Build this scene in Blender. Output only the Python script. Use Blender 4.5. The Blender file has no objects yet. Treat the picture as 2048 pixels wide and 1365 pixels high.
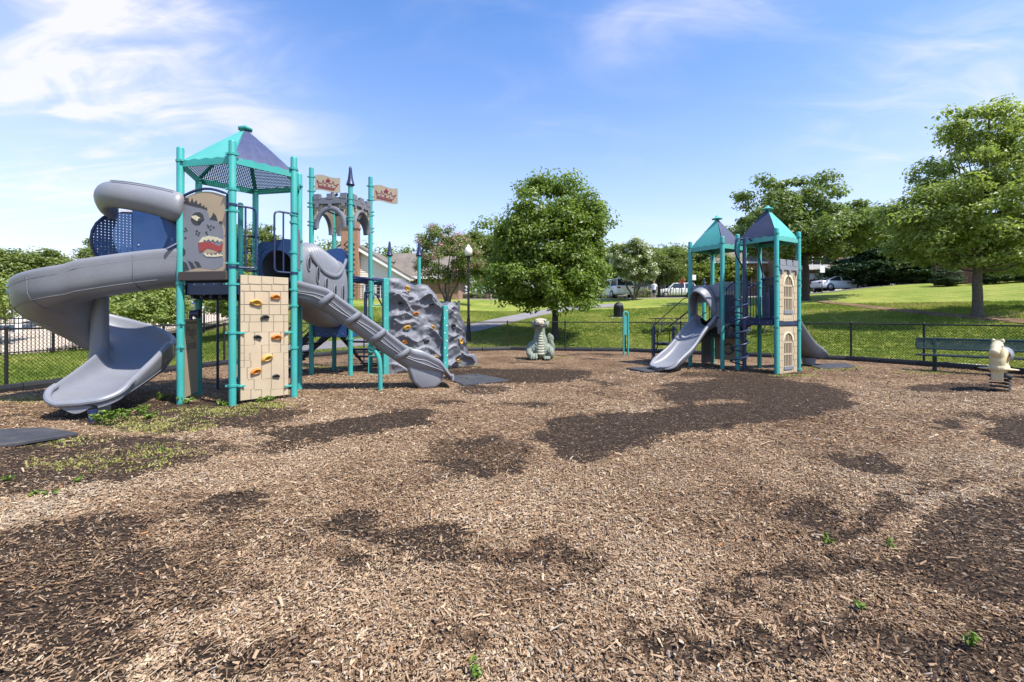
import bpy, bmesh, math, random
import numpy as np
from mathutils import Vector, Matrix
R = math.radians; PI = math.pi
rng = np.random.default_rng(11); random.seed(11)
S = bpy.context.scene; COL = S.collection

# ------------------------------------------------------------------ camera, sky, sun, exposure
CAMH = 1.47; F = 910.0; HY = 633.0
cd = bpy.data.cameras.new('camera'); cam = bpy.data.objects.new('camera', cd); COL.objects.link(cam)
cam.location = (0, 0, CAMH); cam.rotation_euler = (R(90), 0, 0)
cd.lens = 16.0; cd.sensor_width = 36; cd.shift_y = -0.0242; cd.clip_end = 900; cd.clip_start = .05
S.camera = cam
SUN_EL, SUN_AZ = R(57), math.atan2(.80, -.55)          # azimuth measured from +Y towards +X
sv = Vector((math.sin(SUN_AZ) * math.cos(SUN_EL), math.cos(SUN_AZ) * math.cos(SUN_EL), math.sin(SUN_EL)))
sl = bpy.data.lights.new('sun', 'SUN'); sl.energy = 2.65; sl.angle = R(.55); sl.color = (1, .95, .87)
so = bpy.data.objects.new('sun', sl); COL.objects.link(so); so.rotation_euler = (-sv).to_track_quat('-Z', 'Y').to_euler()
so.location = (20, -15, 40)
W = bpy.data.worlds.new('World'); S.world = W; W.use_nodes = True
def build_world():
    nt = W.node_tree; N = nt.nodes; L = nt.links; N.clear()
    out = N.new('ShaderNodeOutputWorld'); bg = N.new('ShaderNodeBackground'); bg.inputs[1].default_value = .15
    sky = N.new('ShaderNodeTexSky'); sky.sky_type = 'NISHITA'; sky.sun_disc = False
    sky.sun_elevation = SUN_EL; sky.sun_rotation = SUN_AZ; sky.air_density = 1.0; sky.dust_density = .6; sky.ozone_density = 3.0
    tc = N.new('ShaderNodeTexCoord'); sp = N.new('ShaderNodeSeparateXYZ'); L.new(tc.outputs['Generated'], sp.inputs[0])
    def m(op, a, b=None, c=None, clamp=False):
        n = N.new('ShaderNodeMath'); n.operation = op; n.use_clamp = clamp
        for i, x in enumerate((a, b, c)):
            if x is None: continue
            if isinstance(x, (int, float)): n.inputs[i].default_value = x
            else: L.new(x, n.inputs[i])
        return n.outputs[0]
    zc = m('MAXIMUM', sp.outputs[2], .02)
    # cloud layer: direction projected on a high plane
    den = m('ADD', zc, .22)
    cx = m('DIVIDE', sp.outputs[0], den); cy = m('DIVIDE', sp.outputs[1], den)
    def cloud(sx, sy, rot, scale, detail, off, lo, hi, dist=.6):
        cb = N.new('ShaderNodeCombineXYZ'); L.new(cx, cb.inputs[0]); L.new(cy, cb.inputs[1])
        mp = N.new('ShaderNodeMapping'); mp.inputs['Rotation'].default_value = (0, 0, rot)
        mp.inputs['Scale'].default_value = (sx, sy, 1); mp.inputs['Location'].default_value = (off, off * .7, 0)
        L.new(cb.outputs[0], mp.inputs[0])
        nz = N.new('ShaderNodeTexNoise'); nz.inputs['Scale'].default_value = scale; nz.inputs['Detail'].default_value = detail
        nz.inputs['Roughness'].default_value = .55; nz.inputs['Distortion'].default_value = dist
        L.new(mp.outputs[0], nz.inputs['Vector'])
        mr = N.new('ShaderNodeMapRange'); mr.interpolation_type = 'SMOOTHSTEP'; mr.inputs[1].default_value = lo; mr.inputs[2].default_value = hi
        L.new(nz.outputs[0], mr.inputs[0]); return mr.outputs[0]
    big = cloud(.55, .8, .25, 1.0, 3, 3.1, .36, .72, .2)            # where cloud lies at all
    fine = cloud(1.0, 1.7, .35, 2.4, 7, 1.7, .40, .78, .9)         # wispy texture
    streak = cloud(.5, 2.6, .22, 1.8, 6, 7.3, .50, .80, 1.2)
    def blob(az, el, wa, we):                                       # a soft bank of cloud around one direction
        d = Vector((math.sin(R(az)) * math.cos(R(el)), math.cos(R(az)) * math.cos(R(el)), math.sin(R(el))))
        ax = m('ARCTAN2', sp.outputs[0], sp.outputs[1]); e = m('ARCSINE', sp.outputs[2])
        u = m('DIVIDE', m('SUBTRACT', ax, R(az)), R(wa)); v = m('DIVIDE', m('SUBTRACT', e, R(el)), R(we))
        return m('POWER', 2.718, m('MULTIPLY', m('ADD', m('MULTIPLY', u, u), m('MULTIPLY', v, v)), -1.0))
    bank = m('ADD', blob(-47, 19, 17, 12), m('MULTIPLY', blob(-40, 24, 10, 7), .4))
    for b in (blob(-34, 29, 5, 3), blob(-28, 21, 6, 3), m('MULTIPLY', blob(13, 31, 5, 3), .6), blob(45, 19, 9, 6), blob(-50, 30, 9, 5), blob(30, 33, 14, 3.5)):
        bank = m('ADD', bank, m('MULTIPLY', b, .7))
    a = m('MULTIPLY', big, m('ADD', m('MULTIPLY', fine, .45), m('MULTIPLY', streak, .35)))
    a = m('ADD', m('MULTIPLY', a, .75), m('MULTIPLY', bank, m('ADD', m('ADD', m('MULTIPLY', fine, .7), m('MULTIPLY', streak, .55)), .18)))
    hz = m('POWER', m('SUBTRACT', 1.0, zc, None, True), 3.3)                # thin high veil thickening to the horizon
    a = m('ADD', a, m('MULTIPLY', hz, 1.0), None, True)
    a = m('MULTIPLY', a, .90)
    mix = N.new('ShaderNodeMix'); mix.data_type = 'RGBA'; L.new(a, mix.inputs[0])
    hs = N.new('ShaderNodeHueSaturation'); hs.inputs['Saturation'].default_value = SKY_SAT; hs.inputs['Value'].default_value = SKY_VAL
    hs.inputs['Hue'].default_value = .506
    L.new(sky.outputs[0], hs.inputs['Color']); L.new(hs.outputs[0], mix.inputs[6])
    mix.inputs[7].default_value = (2.25, 2.22, 2.5, 1)
    L.new(mix.outputs[2], bg.inputs[0]); L.new(bg.outputs[0], out.inputs[0])
SKY_SAT, SKY_VAL = 1.27, .63
build_world()
S.view_settings.view_transform = 'Standard'; S.view_settings.look = 'None'; S.view_settings.exposure = 1.62; S.view_settings.gamma = 1
S.view_settings.use_curve_mapping = False
S.cycles.max_bounces = 6; S.cycles.diffuse_bounces = 3; S.cycles.glossy_bounces = 2; S.cycles.transmission_bounces = 3
S.cycles.transparent_max_bounces = 10; S.cycles.caustics_reflective = False; S.cycles.caustics_refractive = False

# ------------------------------------------------------------------ helpers
def P(px, py, z): return Vector(((px - 1024) / F * z, z, CAMH + (HY - py) * z / F))
WM = {}
def attach(o, parent):
    o.parent = parent
    if parent is not None and parent.name in WM: o.matrix_parent_inverse = WM[parent.name].inverted()
def tag(o, label=None, cat=None, group=None, kind=None):
    if label: o['label'] = label
    if cat: o['category'] = cat
    if group: o['group'] = group
    if kind: o['kind'] = kind
    return o
def thing(name, label, cat, loc=(0, 0, 0), group=None):
    o = bpy.data.objects.new(name, None); COL.objects.link(o); o.empty_display_size = .3
    o.location = loc; WM[o.name] = Matrix.Translation(Vector(loc)); return tag(o, label, cat, group)
def copy_tree(o, parent=None):
    c = o.copy(); COL.objects.link(c); c.parent = parent
    for ch in o.children: copy_tree(ch, c)
    return c
def place(o, loc, rz=0, sc=None, label=None, group=None):
    o.location = loc; o.rotation_euler = (0, 0, rz)
    if sc: o.scale = sc if hasattr(sc, '__len__') else (sc, sc, sc)
    tag(o, label, None, group); return o
def arr(pts): return [Vector(p) for p in pts]
class MB:
    def __init__(s): s.v = []; s.f = []; s.m = []; s.mi = 0; s.uv = None
    def add(s, vs, fs):
        b = len(s.v); s.v += [tuple(x) for x in vs]
        for f in fs: s.f.append(tuple(i + b for i in f)); s.m.append(s.mi)
        return s
    def hexa(s, p):   # 8 pts: bottom 4 ccw, top 4
        return s.add(p, [(3, 2, 1, 0), (4, 5, 6, 7), (0, 1, 5, 4), (1, 2, 6, 5), (2, 3, 7, 6), (3, 0, 4, 7)])
    def obox(s, o, U, V, T, u0, u1, v0, v1, t0, t1):
        o, U, V, T = Vector(o), Vector(U), Vector(V), Vector(T)
        q = lambda a, b, c: o + U * a + V * b + T * c
        pts = [q(u0, v0, t0), q(u1, v0, t0), q(u1, v1, t0), q(u0, v1, t0), q(u0, v0, t1), q(u1, v0, t1), q(u1, v1, t1), q(u0, v1, t1)]
        if U.cross(V).dot(T) * (u1 - u0) * (v1 - v0) * (t1 - t0) < 0: pts = pts[4:] + pts[:4]
        return s.hexa(pts)
    def box(s, c, sz, rz=0):
        U = Vector((math.cos(rz), math.sin(rz), 0)); V = Vector((-math.sin(rz), math.cos(rz), 0))
        return s.obox(c, U, V, (0, 0, 1), -sz[0] / 2, sz[0] / 2, -sz[1] / 2, sz[1] / 2, -sz[2] / 2, sz[2] / 2)
    def bar(s, a, b, w, h, up=(0, 0, 1)):
        a, b = Vector(a), Vector(b); d = (b - a); L = d.length; d.normalize(); u = Vector(up)
        x = d.cross(u)
        if x.length < 1e-4: x = d.cross(Vector((0, 1, 0)))
        x.normalize(); z = x.cross(d)
        return s.obox(a, x, d, z, -w / 2, w / 2, 0, L, -h / 2, h / 2)
    def tube(s, pts, r, n=10, caps=True, closed=False, flat=None):
        pts = arr(pts); N = len(pts); rr = r if hasattr(r, '__len__') else [r] * N
        prev = None; rings = []
        for i, p in enumerate(pts):
            if closed: t = pts[(i + 1) % N] - pts[i - 1]
            else: t = pts[min(i + 1, N - 1)] - pts[max(i - 1, 0)]
            t.normalize()
            if prev is None:
                a = Vector((0, 0, 1)) if abs(t.z) < .9 else Vector((0, 1, 0))
                x = t.cross(a).normalized()
            else:
                x = (prev - t * prev.dot(t)); x.normalize()
            prev = x; y = t.cross(x)
            fl = flat if flat else (1, 1)
            rings.append([p + x * (math.cos(2 * PI * k / n) * rr[i] * fl[0]) + y * (math.sin(2 * PI * k / n) * rr[i] * fl[1]) for k in range(n)])
        vs = [v for ring in rings for v in ring]; fs = []
        M = N if closed else N - 1
        for i in range(M):
            j = (i + 1) % N
            for k in range(n):
                l = (k + 1) % n; fs.append((i * n + k, i * n + l, j * n + l, j * n + k))
        if caps and not closed:
            fs.append(tuple(range(n - 1, -1, -1))); fs.append(tuple((N - 1) * n + k for k in range(n)))
        return s.add(vs, fs)
    def lathe(s, prof, base=(0, 0, 0), n=16, axis=(0, 0, 1), sx=1, sy=1):
        ax = Vector(axis).normalized(); x = ax.orthogonal().normalized(); y = ax.cross(x); b = Vector(base)
        if abs(ax.z) > .99: x = Vector((1, 0, 0)); y = ax.cross(x)
        vs = []; fs = []
        for (r, z) in prof:
            for k in range(n):
                a = 2 * PI * k / n; vs.append(b + ax * z + x * (math.cos(a) * r * sx) + y * (math.sin(a) * r * sy))
        for i in range(len(prof) - 1):
            for k in range(n):
                l = (k + 1) % n; fs.append((i * n + k, i * n + l, (i + 1) * n + l, (i + 1) * n + k))
        fs.append(tuple(range(n - 1, -1, -1))); fs.append(tuple((len(prof) - 1) * n + k for k in range(n)))
        return s.add(vs, fs)
    def ball(s, c, r, n=14, m=9, rot=None):
        c = Vector(c); rx, ry, rz = r if hasattr(r, '__len__') else (r, r, r); vs = []; fs = []
        for i in range(1, m):
            t = PI * i / m
            for k in range(n):
                a = 2 * PI * k / n; v = Vector((rx * math.sin(t) * math.cos(a), ry * math.sin(t) * math.sin(a), -rz * math.cos(t)))
                if rot: v = rot @ v
                vs.append(c + v)
        bt = Vector((0, 0, -rz)); tp = Vector((0, 0, rz))
        if rot: bt = rot @ bt; tp = rot @ tp
        vs += [c + bt, c + tp]; B = len(vs) - 2; T = B + 1
        for i in range(m - 2):
            for k in range(n):
                l = (k + 1) % n; fs.append((i * n + k, i * n + l, (i + 1) * n + l, (i + 1) * n + k))
        for k in range(n):
            l = (k + 1) % n; fs.append((B, l, k)); fs.append((T, (m - 2) * n + k, (m - 2) * n + l))
        return s.add(vs, fs)
    def prism(s, poly, o, U, V, t0, t1):   # polygon in the U,V plane extruded along N = U x V
        o, U, V = Vector(o), Vector(U), Vector(V); N = U.cross(V).normalized()
        ar = sum(poly[i - 1][0] * poly[i][1] - poly[i][0] * poly[i - 1][1] for i in range(len(poly)))
        if ar < 0: poly = poly[::-1]
        n = len(poly)
        vs = [o + U * a + V * b + N * t0 for a, b in poly] + [o + U * a + V * b + N * t1 for a, b in poly]
        fs = [tuple(range(n - 1, -1, -1)), tuple(range(n, 2 * n))] + [(i, (i + 1) % n, (i + 1) % n + n, i + n) for i in range(n)]
        return s.add(vs, fs)
    def stroke(s, pts, w, o, U, V, t0, t1):
        for (a, b) in zip(pts[:-1], pts[1:]):
            d = Vector((b[0] - a[0], b[1] - a[1])); L = d.length
            if L < 1e-6: continue
            d /= L; n = Vector((-d.y, d.x)) * w / 2; e = d * w * .3
            a2 = Vector(a) - e; b2 = Vector(b) + e
            s.prism([tuple(a2 - n), tuple(b2 - n), tuple(b2 + n), tuple(a2 + n)], o, U, V, t0, t1)
        return s
    def grid(s, G, close_u=False, close_v=False):
        a = len(G); b = len(G[0]); vs = [p for row in G for p in row]; fs = []
        for i in range(a if close_u else a - 1):
            for j in range(b if close_v else b - 1):
                i2 = (i + 1) % a; j2 = (j + 1) % b
                fs.append((i * b + j, i * b + j2, i2 * b + j2, i2 * b + j))
        return s.add(vs, fs)
    def mesh(s, name, mats, smooth=False, bevel=0, seg=1, ang=35):
        me = bpy.data.meshes.new(name); me.from_pydata(s.v, [], s.f)
        for m_ in (mats if isinstance(mats, (list, tuple)) else [mats]): me.materials.append(m_)
        if max(s.m, default=0) > 0: me.polygons.foreach_set('material_index', s.m)
        if bevel:
            bm = bmesh.new(); bm.from_mesh(me)
            es = [e for e in bm.edges if len(e.link_faces) == 2 and e.calc_face_angle(0) > R(30)]
            bmesh.ops.bevel(bm, geom=es, offset=bevel, segments=seg, affect='EDGES', profile=.5, clamp_overlap=True)
            bm.to_mesh(me); bm.free()
        me.validate()
        if smooth:
            me.polygons.foreach_set('use_smooth', [True] * len(me.polygons)); me.set_sharp_from_angle(angle=R(ang))
        me.update(); return me
    def build(s, name, mats, parent=None, smooth=False, bevel=0, seg=1, ang=35, **kw):
        o = bpy.data.objects.new(name, s.mesh(name, mats, smooth, bevel, seg, ang)); COL.objects.link(o)
        if parent is not None: attach(o, parent)
        return tag(o, **kw)
    def fuse(s, name, mats, voxel, parent=None, it=4, **kw):   # melt overlapping shapes into one continuous skin
        me = s.mesh('tmp', mats); t = bpy.data.objects.new('tmp', me); COL.objects.link(t)
        m_ = t.modifiers.new('r', 'REMESH'); m_.mode = 'VOXEL'; m_.voxel_size = voxel
        m2 = t.modifiers.new('s', 'SMOOTH'); m2.iterations = it; m2.factor = .5
        dg = bpy.context.evaluated_depsgraph_get(); n = bpy.data.meshes.new_from_object(t.evaluated_get(dg))
        n.name = name; n.materials.clear()
        for q in (mats if isinstance(mats, (list, tuple)) else [mats]): n.materials.append(q)
        n.polygons.foreach_set('use_smooth', [True] * len(n.polygons)); n.polygons.foreach_set('material_index', [0] * len(n.polygons))
        bpy.data.objects.remove(t); o = bpy.data.objects.new(name, n); COL.objects.link(o)
        if parent is not None: attach(o, parent)
        return tag(o, **kw)
def smoothpath(pts, n=6):
    pts = arr(pts); out = []
    for i in range(len(pts) - 1):
        p0 = pts[max(i - 1, 0)]; p1 = pts[i]; p2 = pts[i + 1]; p3 = pts[min(i + 2, len(pts) - 1)]
        for k in range(n):
            t = k / n
            out.append(.5 * ((2 * p1) + (p2 - p0) * t + (2 * p0 - 5 * p1 + 4 * p2 - p3) * t * t + (3 * p1 - p0 - 3 * p2 + p3) * t ** 3))
    out.append(pts[-1]); return out

# ------------------------------------------------------------------ materials
def mat(name, col, rough=.5, var=.08, scale=6, bump=0, bscale=60, metal=0, spec=.5, col2=None, speck=None, coat=0, dirt=0, trans=0):
    m = bpy.data.materials.new(name); m.use_nodes = True; nt = m.node_tree; N = nt.nodes; L = nt.links
    b = N['Principled BSDF']; b.inputs['Roughness'].default_value = rough; b.inputs['Metallic'].default_value = metal
    b.inputs['Specular IOR Level'].default_value = spec
    if coat: b.inputs['Coat Weight'].default_value = coat; b.inputs['Coat Roughness'].default_value = .15
    tc = N.new('ShaderNodeTexCoord'); nz = N.new('ShaderNodeTexNoise'); nz.inputs['Scale'].default_value = scale; nz.inputs['Detail'].default_value = 6
    nz.inputs['Roughness'].default_value = .6
    L.new(tc.outputs['Object'], nz.inputs['Vector'])
    rp = N.new('ShaderNodeValToRGB'); c2 = col2 or tuple(min(1, c * (1 + var)) for c in col); c1 = col if col2 else tuple(c * (1 - var) for c in col)
    rp.color_ramp.elements[0].position = .3; rp.color_ramp.elements[1].position = .7
    rp.color_ramp.elements[0].color = (*c1, 1); rp.color_ramp.elements[1].color = (*c2, 1)
    L.new(nz.outputs[0], rp.inputs[0]); cur = rp.outputs[0]
    if speck:
        n2 = N.new('ShaderNodeTexNoise'); n2.inputs['Scale'].default_value = speck[1]; n2.inputs['Detail'].default_value = 2; L.new(tc.outputs['Object'], n2.inputs['Vector'])
        r2 = N.new('ShaderNodeValToRGB'); r2.color_ramp.elements[0].position = .54; r2.color_ramp.elements[1].position = .66
        L.new(n2.outputs[0], r2.inputs[0]); mx = N.new('ShaderNodeMix'); mx.data_type = 'RGBA'
        L.new(r2.outputs[0], mx.inputs[0]); L.new(cur, mx.inputs[6]); mx.inputs[7].default_value = (*speck[0], 1); cur = mx.outputs[2]
    if dirt:
        n3 = N.new('ShaderNodeTexNoise'); n3.inputs['Scale'].default_value = 2.3; n3.inputs['Detail'].default_value = 9; n3.inputs['Roughness'].default_value = .72
        L.new(tc.outputs['Object'], n3.inputs['Vector']); r3 = N.new('ShaderNodeValToRGB'); r3.color_ramp.elements[0].position = .48; r3.color_ramp.elements[1].position = .78
        r3.color_ramp.elements[1].color = (dirt, dirt, dirt, 1)
        L.new(n3.outputs[0], r3.inputs[0]); mx = N.new('ShaderNodeMix'); mx.data_type = 'RGBA'
        L.new(r3.outputs[0], mx.inputs[0]); L.new(cur, mx.inputs[6]); mx.inputs[7].default_value = (.19, .16, .12, 1); cur = mx.outputs[2]
    L.new(cur, b.inputs['Base Color'])
    mr = N.new('ShaderNodeMapRange'); mr.inputs[3].default_value = max(.02, rough - .1); mr.inputs[4].default_value = min(1, rough + .12)
    L.new(nz.outputs[0], mr.inputs[0]); L.new(mr.outputs[0], b.inputs['Roughness'])
    if bump:
        nb = N.new('ShaderNodeTexNoise'); nb.inputs['Scale'].default_value = bscale; nb.inputs['Detail'].default_value = 3; L.new(tc.outputs['Object'], nb.inputs['Vector'])
        bp = N.new('ShaderNodeBump'); bp.inputs['Strength'].default_value = bump; bp.inputs['Distance'].default_value = .01
        L.new(nb.outputs[0], bp.inputs['Height']); L.new(bp.outputs[0], b.inputs['Normal'])
    return m
def perf(name, col, pitch=.03, rad=.3, rough=.5):   # perforated sheet: round holes punched on a grid of the sheet's own UVs
    m = mat(name, col, rough); nt = m.node_tree; N = nt.nodes; L = nt.links
    uv = N.new('ShaderNodeUVMap'); uv.uv_map = 'UVMap'
    sc = N.new('ShaderNodeVectorMath'); sc.operation = 'SCALE'; sc.inputs['Scale'].default_value = 1 / pitch; L.new(uv.outputs[0], sc.inputs[0])
    fr = N.new('ShaderNodeVectorMath'); fr.operation = 'FRACTION'; L.new(sc.outputs[0], fr.inputs[0])
    ds = N.new('ShaderNodeVectorMath'); ds.operation = 'DISTANCE'; ds.inputs[1].default_value = (.5, .5, 0); L.new(fr.outputs[0], ds.inputs[0])
    lt = N.new('ShaderNodeMath'); lt.operation = 'LESS_THAN'; lt.inputs[1].default_value = rad; L.new(ds.outputs['Value'], lt.inputs[0])
    tr = N.new('ShaderNodeBsdfTransparent'); mx = N.new('ShaderNodeMixShader'); L.new(lt.outputs[0], mx.inputs[0])
    L.new(N['Principled BSDF'].outputs[0], mx.inputs[1]); L.new(tr.outputs[0], mx.inputs[2]); L.new(mx.outputs[0], N['Material Output'].inputs[0])
    return m
def set_uv(o, Uv, Vv, org=(0, 0, 0)):
    me = o.data; lay = me.uv_layers.new(name='UVMap'); Uv, Vv, org = Vector(Uv), Vector(Vv), Vector(org)
    for lp in me.loops:
        p = me.vertices[lp.vertex_index].co - org; lay.data[lp.index].uv = (p.dot(Uv), p.dot(Vv))
M = {}
M['teal'] = mat('teal_powder_coat', (.040, .325, .295), .38, .12, 2, .05, 200, dirt=.32)
M['teal2'] = mat('teal_roof_plastic', (.085, .37, .33), .45, .06, 2, .05, 120, dirt=.15)
M['navy'] = mat('navy_powder_coat', (.013, .024, .082), .38, .12, 4, .04, 200, dirt=.12)
M['navyroof'] = mat('navy_roof_metal', (.048, .056, .10), .5, .1, 3, dirt=.15)
M['bluepanel'] = mat('blue_plastic_panel', (.020, .062, .19), .4, .1, 4, .05, 90, dirt=.1)
M['grey'] = mat('grey_rotomoulded_plastic', (.182, .190, .218), .42, .09, 1.6, .12, 260, speck=((.26, .27, .30), 190), dirt=.38)
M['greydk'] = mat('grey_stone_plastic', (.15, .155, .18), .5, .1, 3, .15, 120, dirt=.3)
M['rock'] = mat('grey_rock_wall_plastic', (.155, .16, .185), .55, .07, 2.5, .2, 90, dirt=.2)
M['beige'] = mat('beige_panel_plastic', (.45, .36, .245), .5, .05, 2, .05, 160, dirt=.18)
M['beige2'] = mat('tan_panel_groove', (.20, .17, .13), .7, .1, 6)
M['brownpl'] = mat('dark_brown_plank', (.055, .038, .035), .5, .12, 5, .1, 80)
M['black'] = mat('black_steel', (.009, .009, .010), .55, .15, 8, .05, 150)
M['blackpl'] = mat('black_border_plastic', (.012, .0125, .015), .6, .2, 5, .15, 60, dirt=.08)
M['wire'] = mat('vinyl_wire', (.010, .010, .011), .9, .1, 8, spec=.08)
M['deck'] = mat('deck_coating', (.012, .016, .035), .6, .15, 6)
M['orange'] = mat('orange_hold', (.60, .20, .028), .5, .1, 12, .25, 90)
M['yellow'] = mat('yellow_hold', (.62, .34, .06), .5, .1, 12, .25, 90)
M['blackhold'] = mat('black_hold', (.035, .038, .04), .6, .15, 12, .25, 90)
M['greenhold'] = mat('green_hold', (.12, .28, .05), .5, .1, 12)
M['steel'] = mat('steel_bolt', (.45, .45, .46), .35, .1, 20, metal=1)
M['galv'] = mat('galvanised_tube', (.42, .43, .45), .45, .1, 9, metal=.7)
M['mgrey'] = mat('print_grey', (.21, .21, .24), .55, .05, 3, dirt=.1)
M['mdark'] = mat('print_dark', (.045, .042, .045), .55, .1, 3)
M['mcream'] = mat('print_cream', (.66, .58, .40), .55, .05, 3)
M['mred'] = mat('print_red', (.36, .05, .045), .5, .08, 3)
M['crown'] = mat('print_maroon', (.26, .035, .05), .5, .08, 3)
M['mtan'] = mat('print_tan', (.42, .315, .205), .55, .05, 3, dirt=.1)
M['rubber'] = mat('rubber_mat', (.035, .037, .045), .85, .2, 5, .4, 140, dirt=.35)
M['bark'] = mat('tree_bark', (.10, .082, .066), .95, .3, 7, .9, 14)
M['barkdk'] = mat('dark_tree_bark', (.055, .045, .04), .95, .3, 7, .9, 14)
M['asphalt'] = mat('path_asphalt', (.20, .185, .185), .9, .12, 1.3, .4, 60)
M['road'] = mat('road_asphalt', (.16, .155, .155), .9, .12, 1.3, .4, 60)
M['concrete'] = mat('concrete', (.42, .38, .34), .85, .12, 2, .25, 50)
M['white'] = mat('white_paint', (.78, .78, .76), .5, .05, 3)
M['glass'] = mat('dark_window_glass', (.03, .035, .042), .08, .1, 3, spec=.8)
M['globe'] = mat('lamp_globe_acrylic', (.70, .68, .58), .35, .05, 4)
M['statue'] = mat('weathered_concrete_statue', (.22, .255, .20), .85, .3, 9, .5, 60, dirt=.35)
M['statue_pale'] = mat('statue_pale_plate', (.38, .385, .29), .8, .15, 9, .3, 60, dirt=.2)
M['statue_tan'] = mat('statue_tan_paint', (.46, .36, .28), .8, .25, 12, .3, 60, dirt=.25)
M['cream'] = mat('cream_rider_plastic', (.55, .47, .28), .45, .07, 4, dirt=.15)
M['dgreen'] = mat('dark_green_bench_coating', (.008, .03, .034), .45, .12, 5)
M['tyre'] = mat('tyre', (.015, .015, .015), .8, .1, 10)
M['carwhite'] = mat('white_car_paint', (.74, .75, .77), .25, .02, 2, coat=.6)
M['carmaroon'] = mat('maroon_car_paint', (.07, .03, .035), .25, .05, 2, coat=.6)
M['lampred'] = mat('red_lamp', (.35, .01, .01), .3, .05, 4)
M['signred'] = mat('red_sign', (.5, .02, .02), .4, .03, 4)
M['signgreen'] = mat('green_sign', (.01, .14, .11), .4, .05, 4)
M['skin'] = mat('skin', (.40, .24, .17), .6, .06, 9)
M['denim'] = mat('dark_cloth', (.03, .035, .05), .8, .1, 9)
M['shirt'] = mat('white_cloth', (.75, .75, .74), .8, .05, 9)
M['blueshade'] = mat('bright_blue_canvas', (.015, .24, .58), .7, .08, 3)
M['navycloth'] = mat('navy_canvas', (.018, .025, .12), .75, .1, 3)
M['pink'] = mat('pink_towel', (.62, .03, .20), .85, .1, 4)
M['wood_red'] = mat('red_stained_board', (.055, .020, .015), .8, .25, 5, .3, 30)
M['trim'] = mat('white_trim', (.74, .73, .70), .55, .04, 3)

# ------------------------------------------------------------------ terrain
POLY = np.array([(-10.2, -7), (-10.15, 4), (-10.0, 9.0), (-8.85, 14.0), (-6.4, 18.2), (-.2, 19.9), (4.75, 19.1), (8.6, 16.9), (11.4, 15.3), (12.4, 13.7), (13.4, 11.3), (14.8, 6), (15, -7)], float)
def sdist(x, y):          # distance to the playground's edge, negative inside
    x = np.asarray(x, float); y = np.asarray(y, float); d = np.full(x.shape, 1e9); ins = np.zeros(x.shape, bool); n = len(POLY)
    for i in range(n):
        ax, ay = POLY[i]; bx, by = POLY[(i + 1) % n]; ex, ey = bx - ax, by - ay
        t = np.clip(((x - ax) * ex + (y - ay) * ey) / (ex * ex + ey * ey), 0, 1)
        d = np.minimum(d, np.hypot(x - ax - t * ex, y - ay - t * ey))
        c = (ay > y) != (by > y); xi = ax + (y - ay) / (ey if abs(ey) > 1e-9 else 1e-9) * ex
        ins ^= c & (x < xi)
    return np.where(ins, -d, d)
def sst(a, b, x): t = np.clip((x - a) / (b - a), 0, 1); return t * t * (3 - 2 * t)
def hgt(x, y):
    x = np.asarray(x, float); y = np.asarray(y, float); d = np.maximum(sdist(x, y) - .2, 0)
    f = .135 * d * (1 - np.exp(-d / 4.2)); f = np.where(f > 3.0, 3.0 + (f - 3.0) * .30, f)
    t = x / np.maximum(y, 3); w = .12 + .88 * sst(-.80, -.44, t)
    r = sst(.55, .9, t); f = f + r * np.maximum(d - 20, 0) * .055 * (1 - sst(34, 50, d))
    return f * w + .03 * np.sin(x * .31 + 1) * np.sin(y * .27) * np.minimum(d, 3) / 3
def H(x, y): return float(hgt(np.array([x]), np.array([y]))[0])
def G(px, py, dmax=140):       # where the line of sight through a point of the photograph meets the terrain
    z = np.linspace(1.5, dmax, 4000); X = (px - 1024) / F * z; r = CAMH + (HY - py) * z / F
    i = np.argmax(r <= hgt(X, z)); 
    if i == 0: i = -1
    return Vector((X[i], z[i], H(X[i], z[i])))
# value noise
_tab = rng.random((64, 64))
def vnoise(x, y):
    xi = np.floor(x).astype(int); yi = np.floor(y).astype(int); fx = x - xi; fy = y - yi; fx = fx * fx * (3 - 2 * fx); fy = fy * fy * (3 - 2 * fy)
    g = lambda a, b: _tab[a % 64, b % 64]
    return (g(xi, yi) * (1 - fx) + g(xi + 1, yi) * fx) * (1 - fy) + (g(xi, yi + 1) * (1 - fx) + g(xi + 1, yi + 1) * fx) * fy
def fbm(x, y, o=4):
    s = 0; a = .5
    for k in range(o): s = s + a * vnoise(x * 2 ** k + 17 * k, y * 2 ** k + 5 * k); a *= .5
    return s / (1 - .5 ** o)
def mz(x, y):
    d = np.clip(-sdist(x, y), 0, 1)
    return (.05 * (fbm(x * .7, y * .7, 3) - .5) + .02 * (fbm(x * 3.1, y * 3.1, 2) - .5)) * np.minimum(d * 2, 1)
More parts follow.
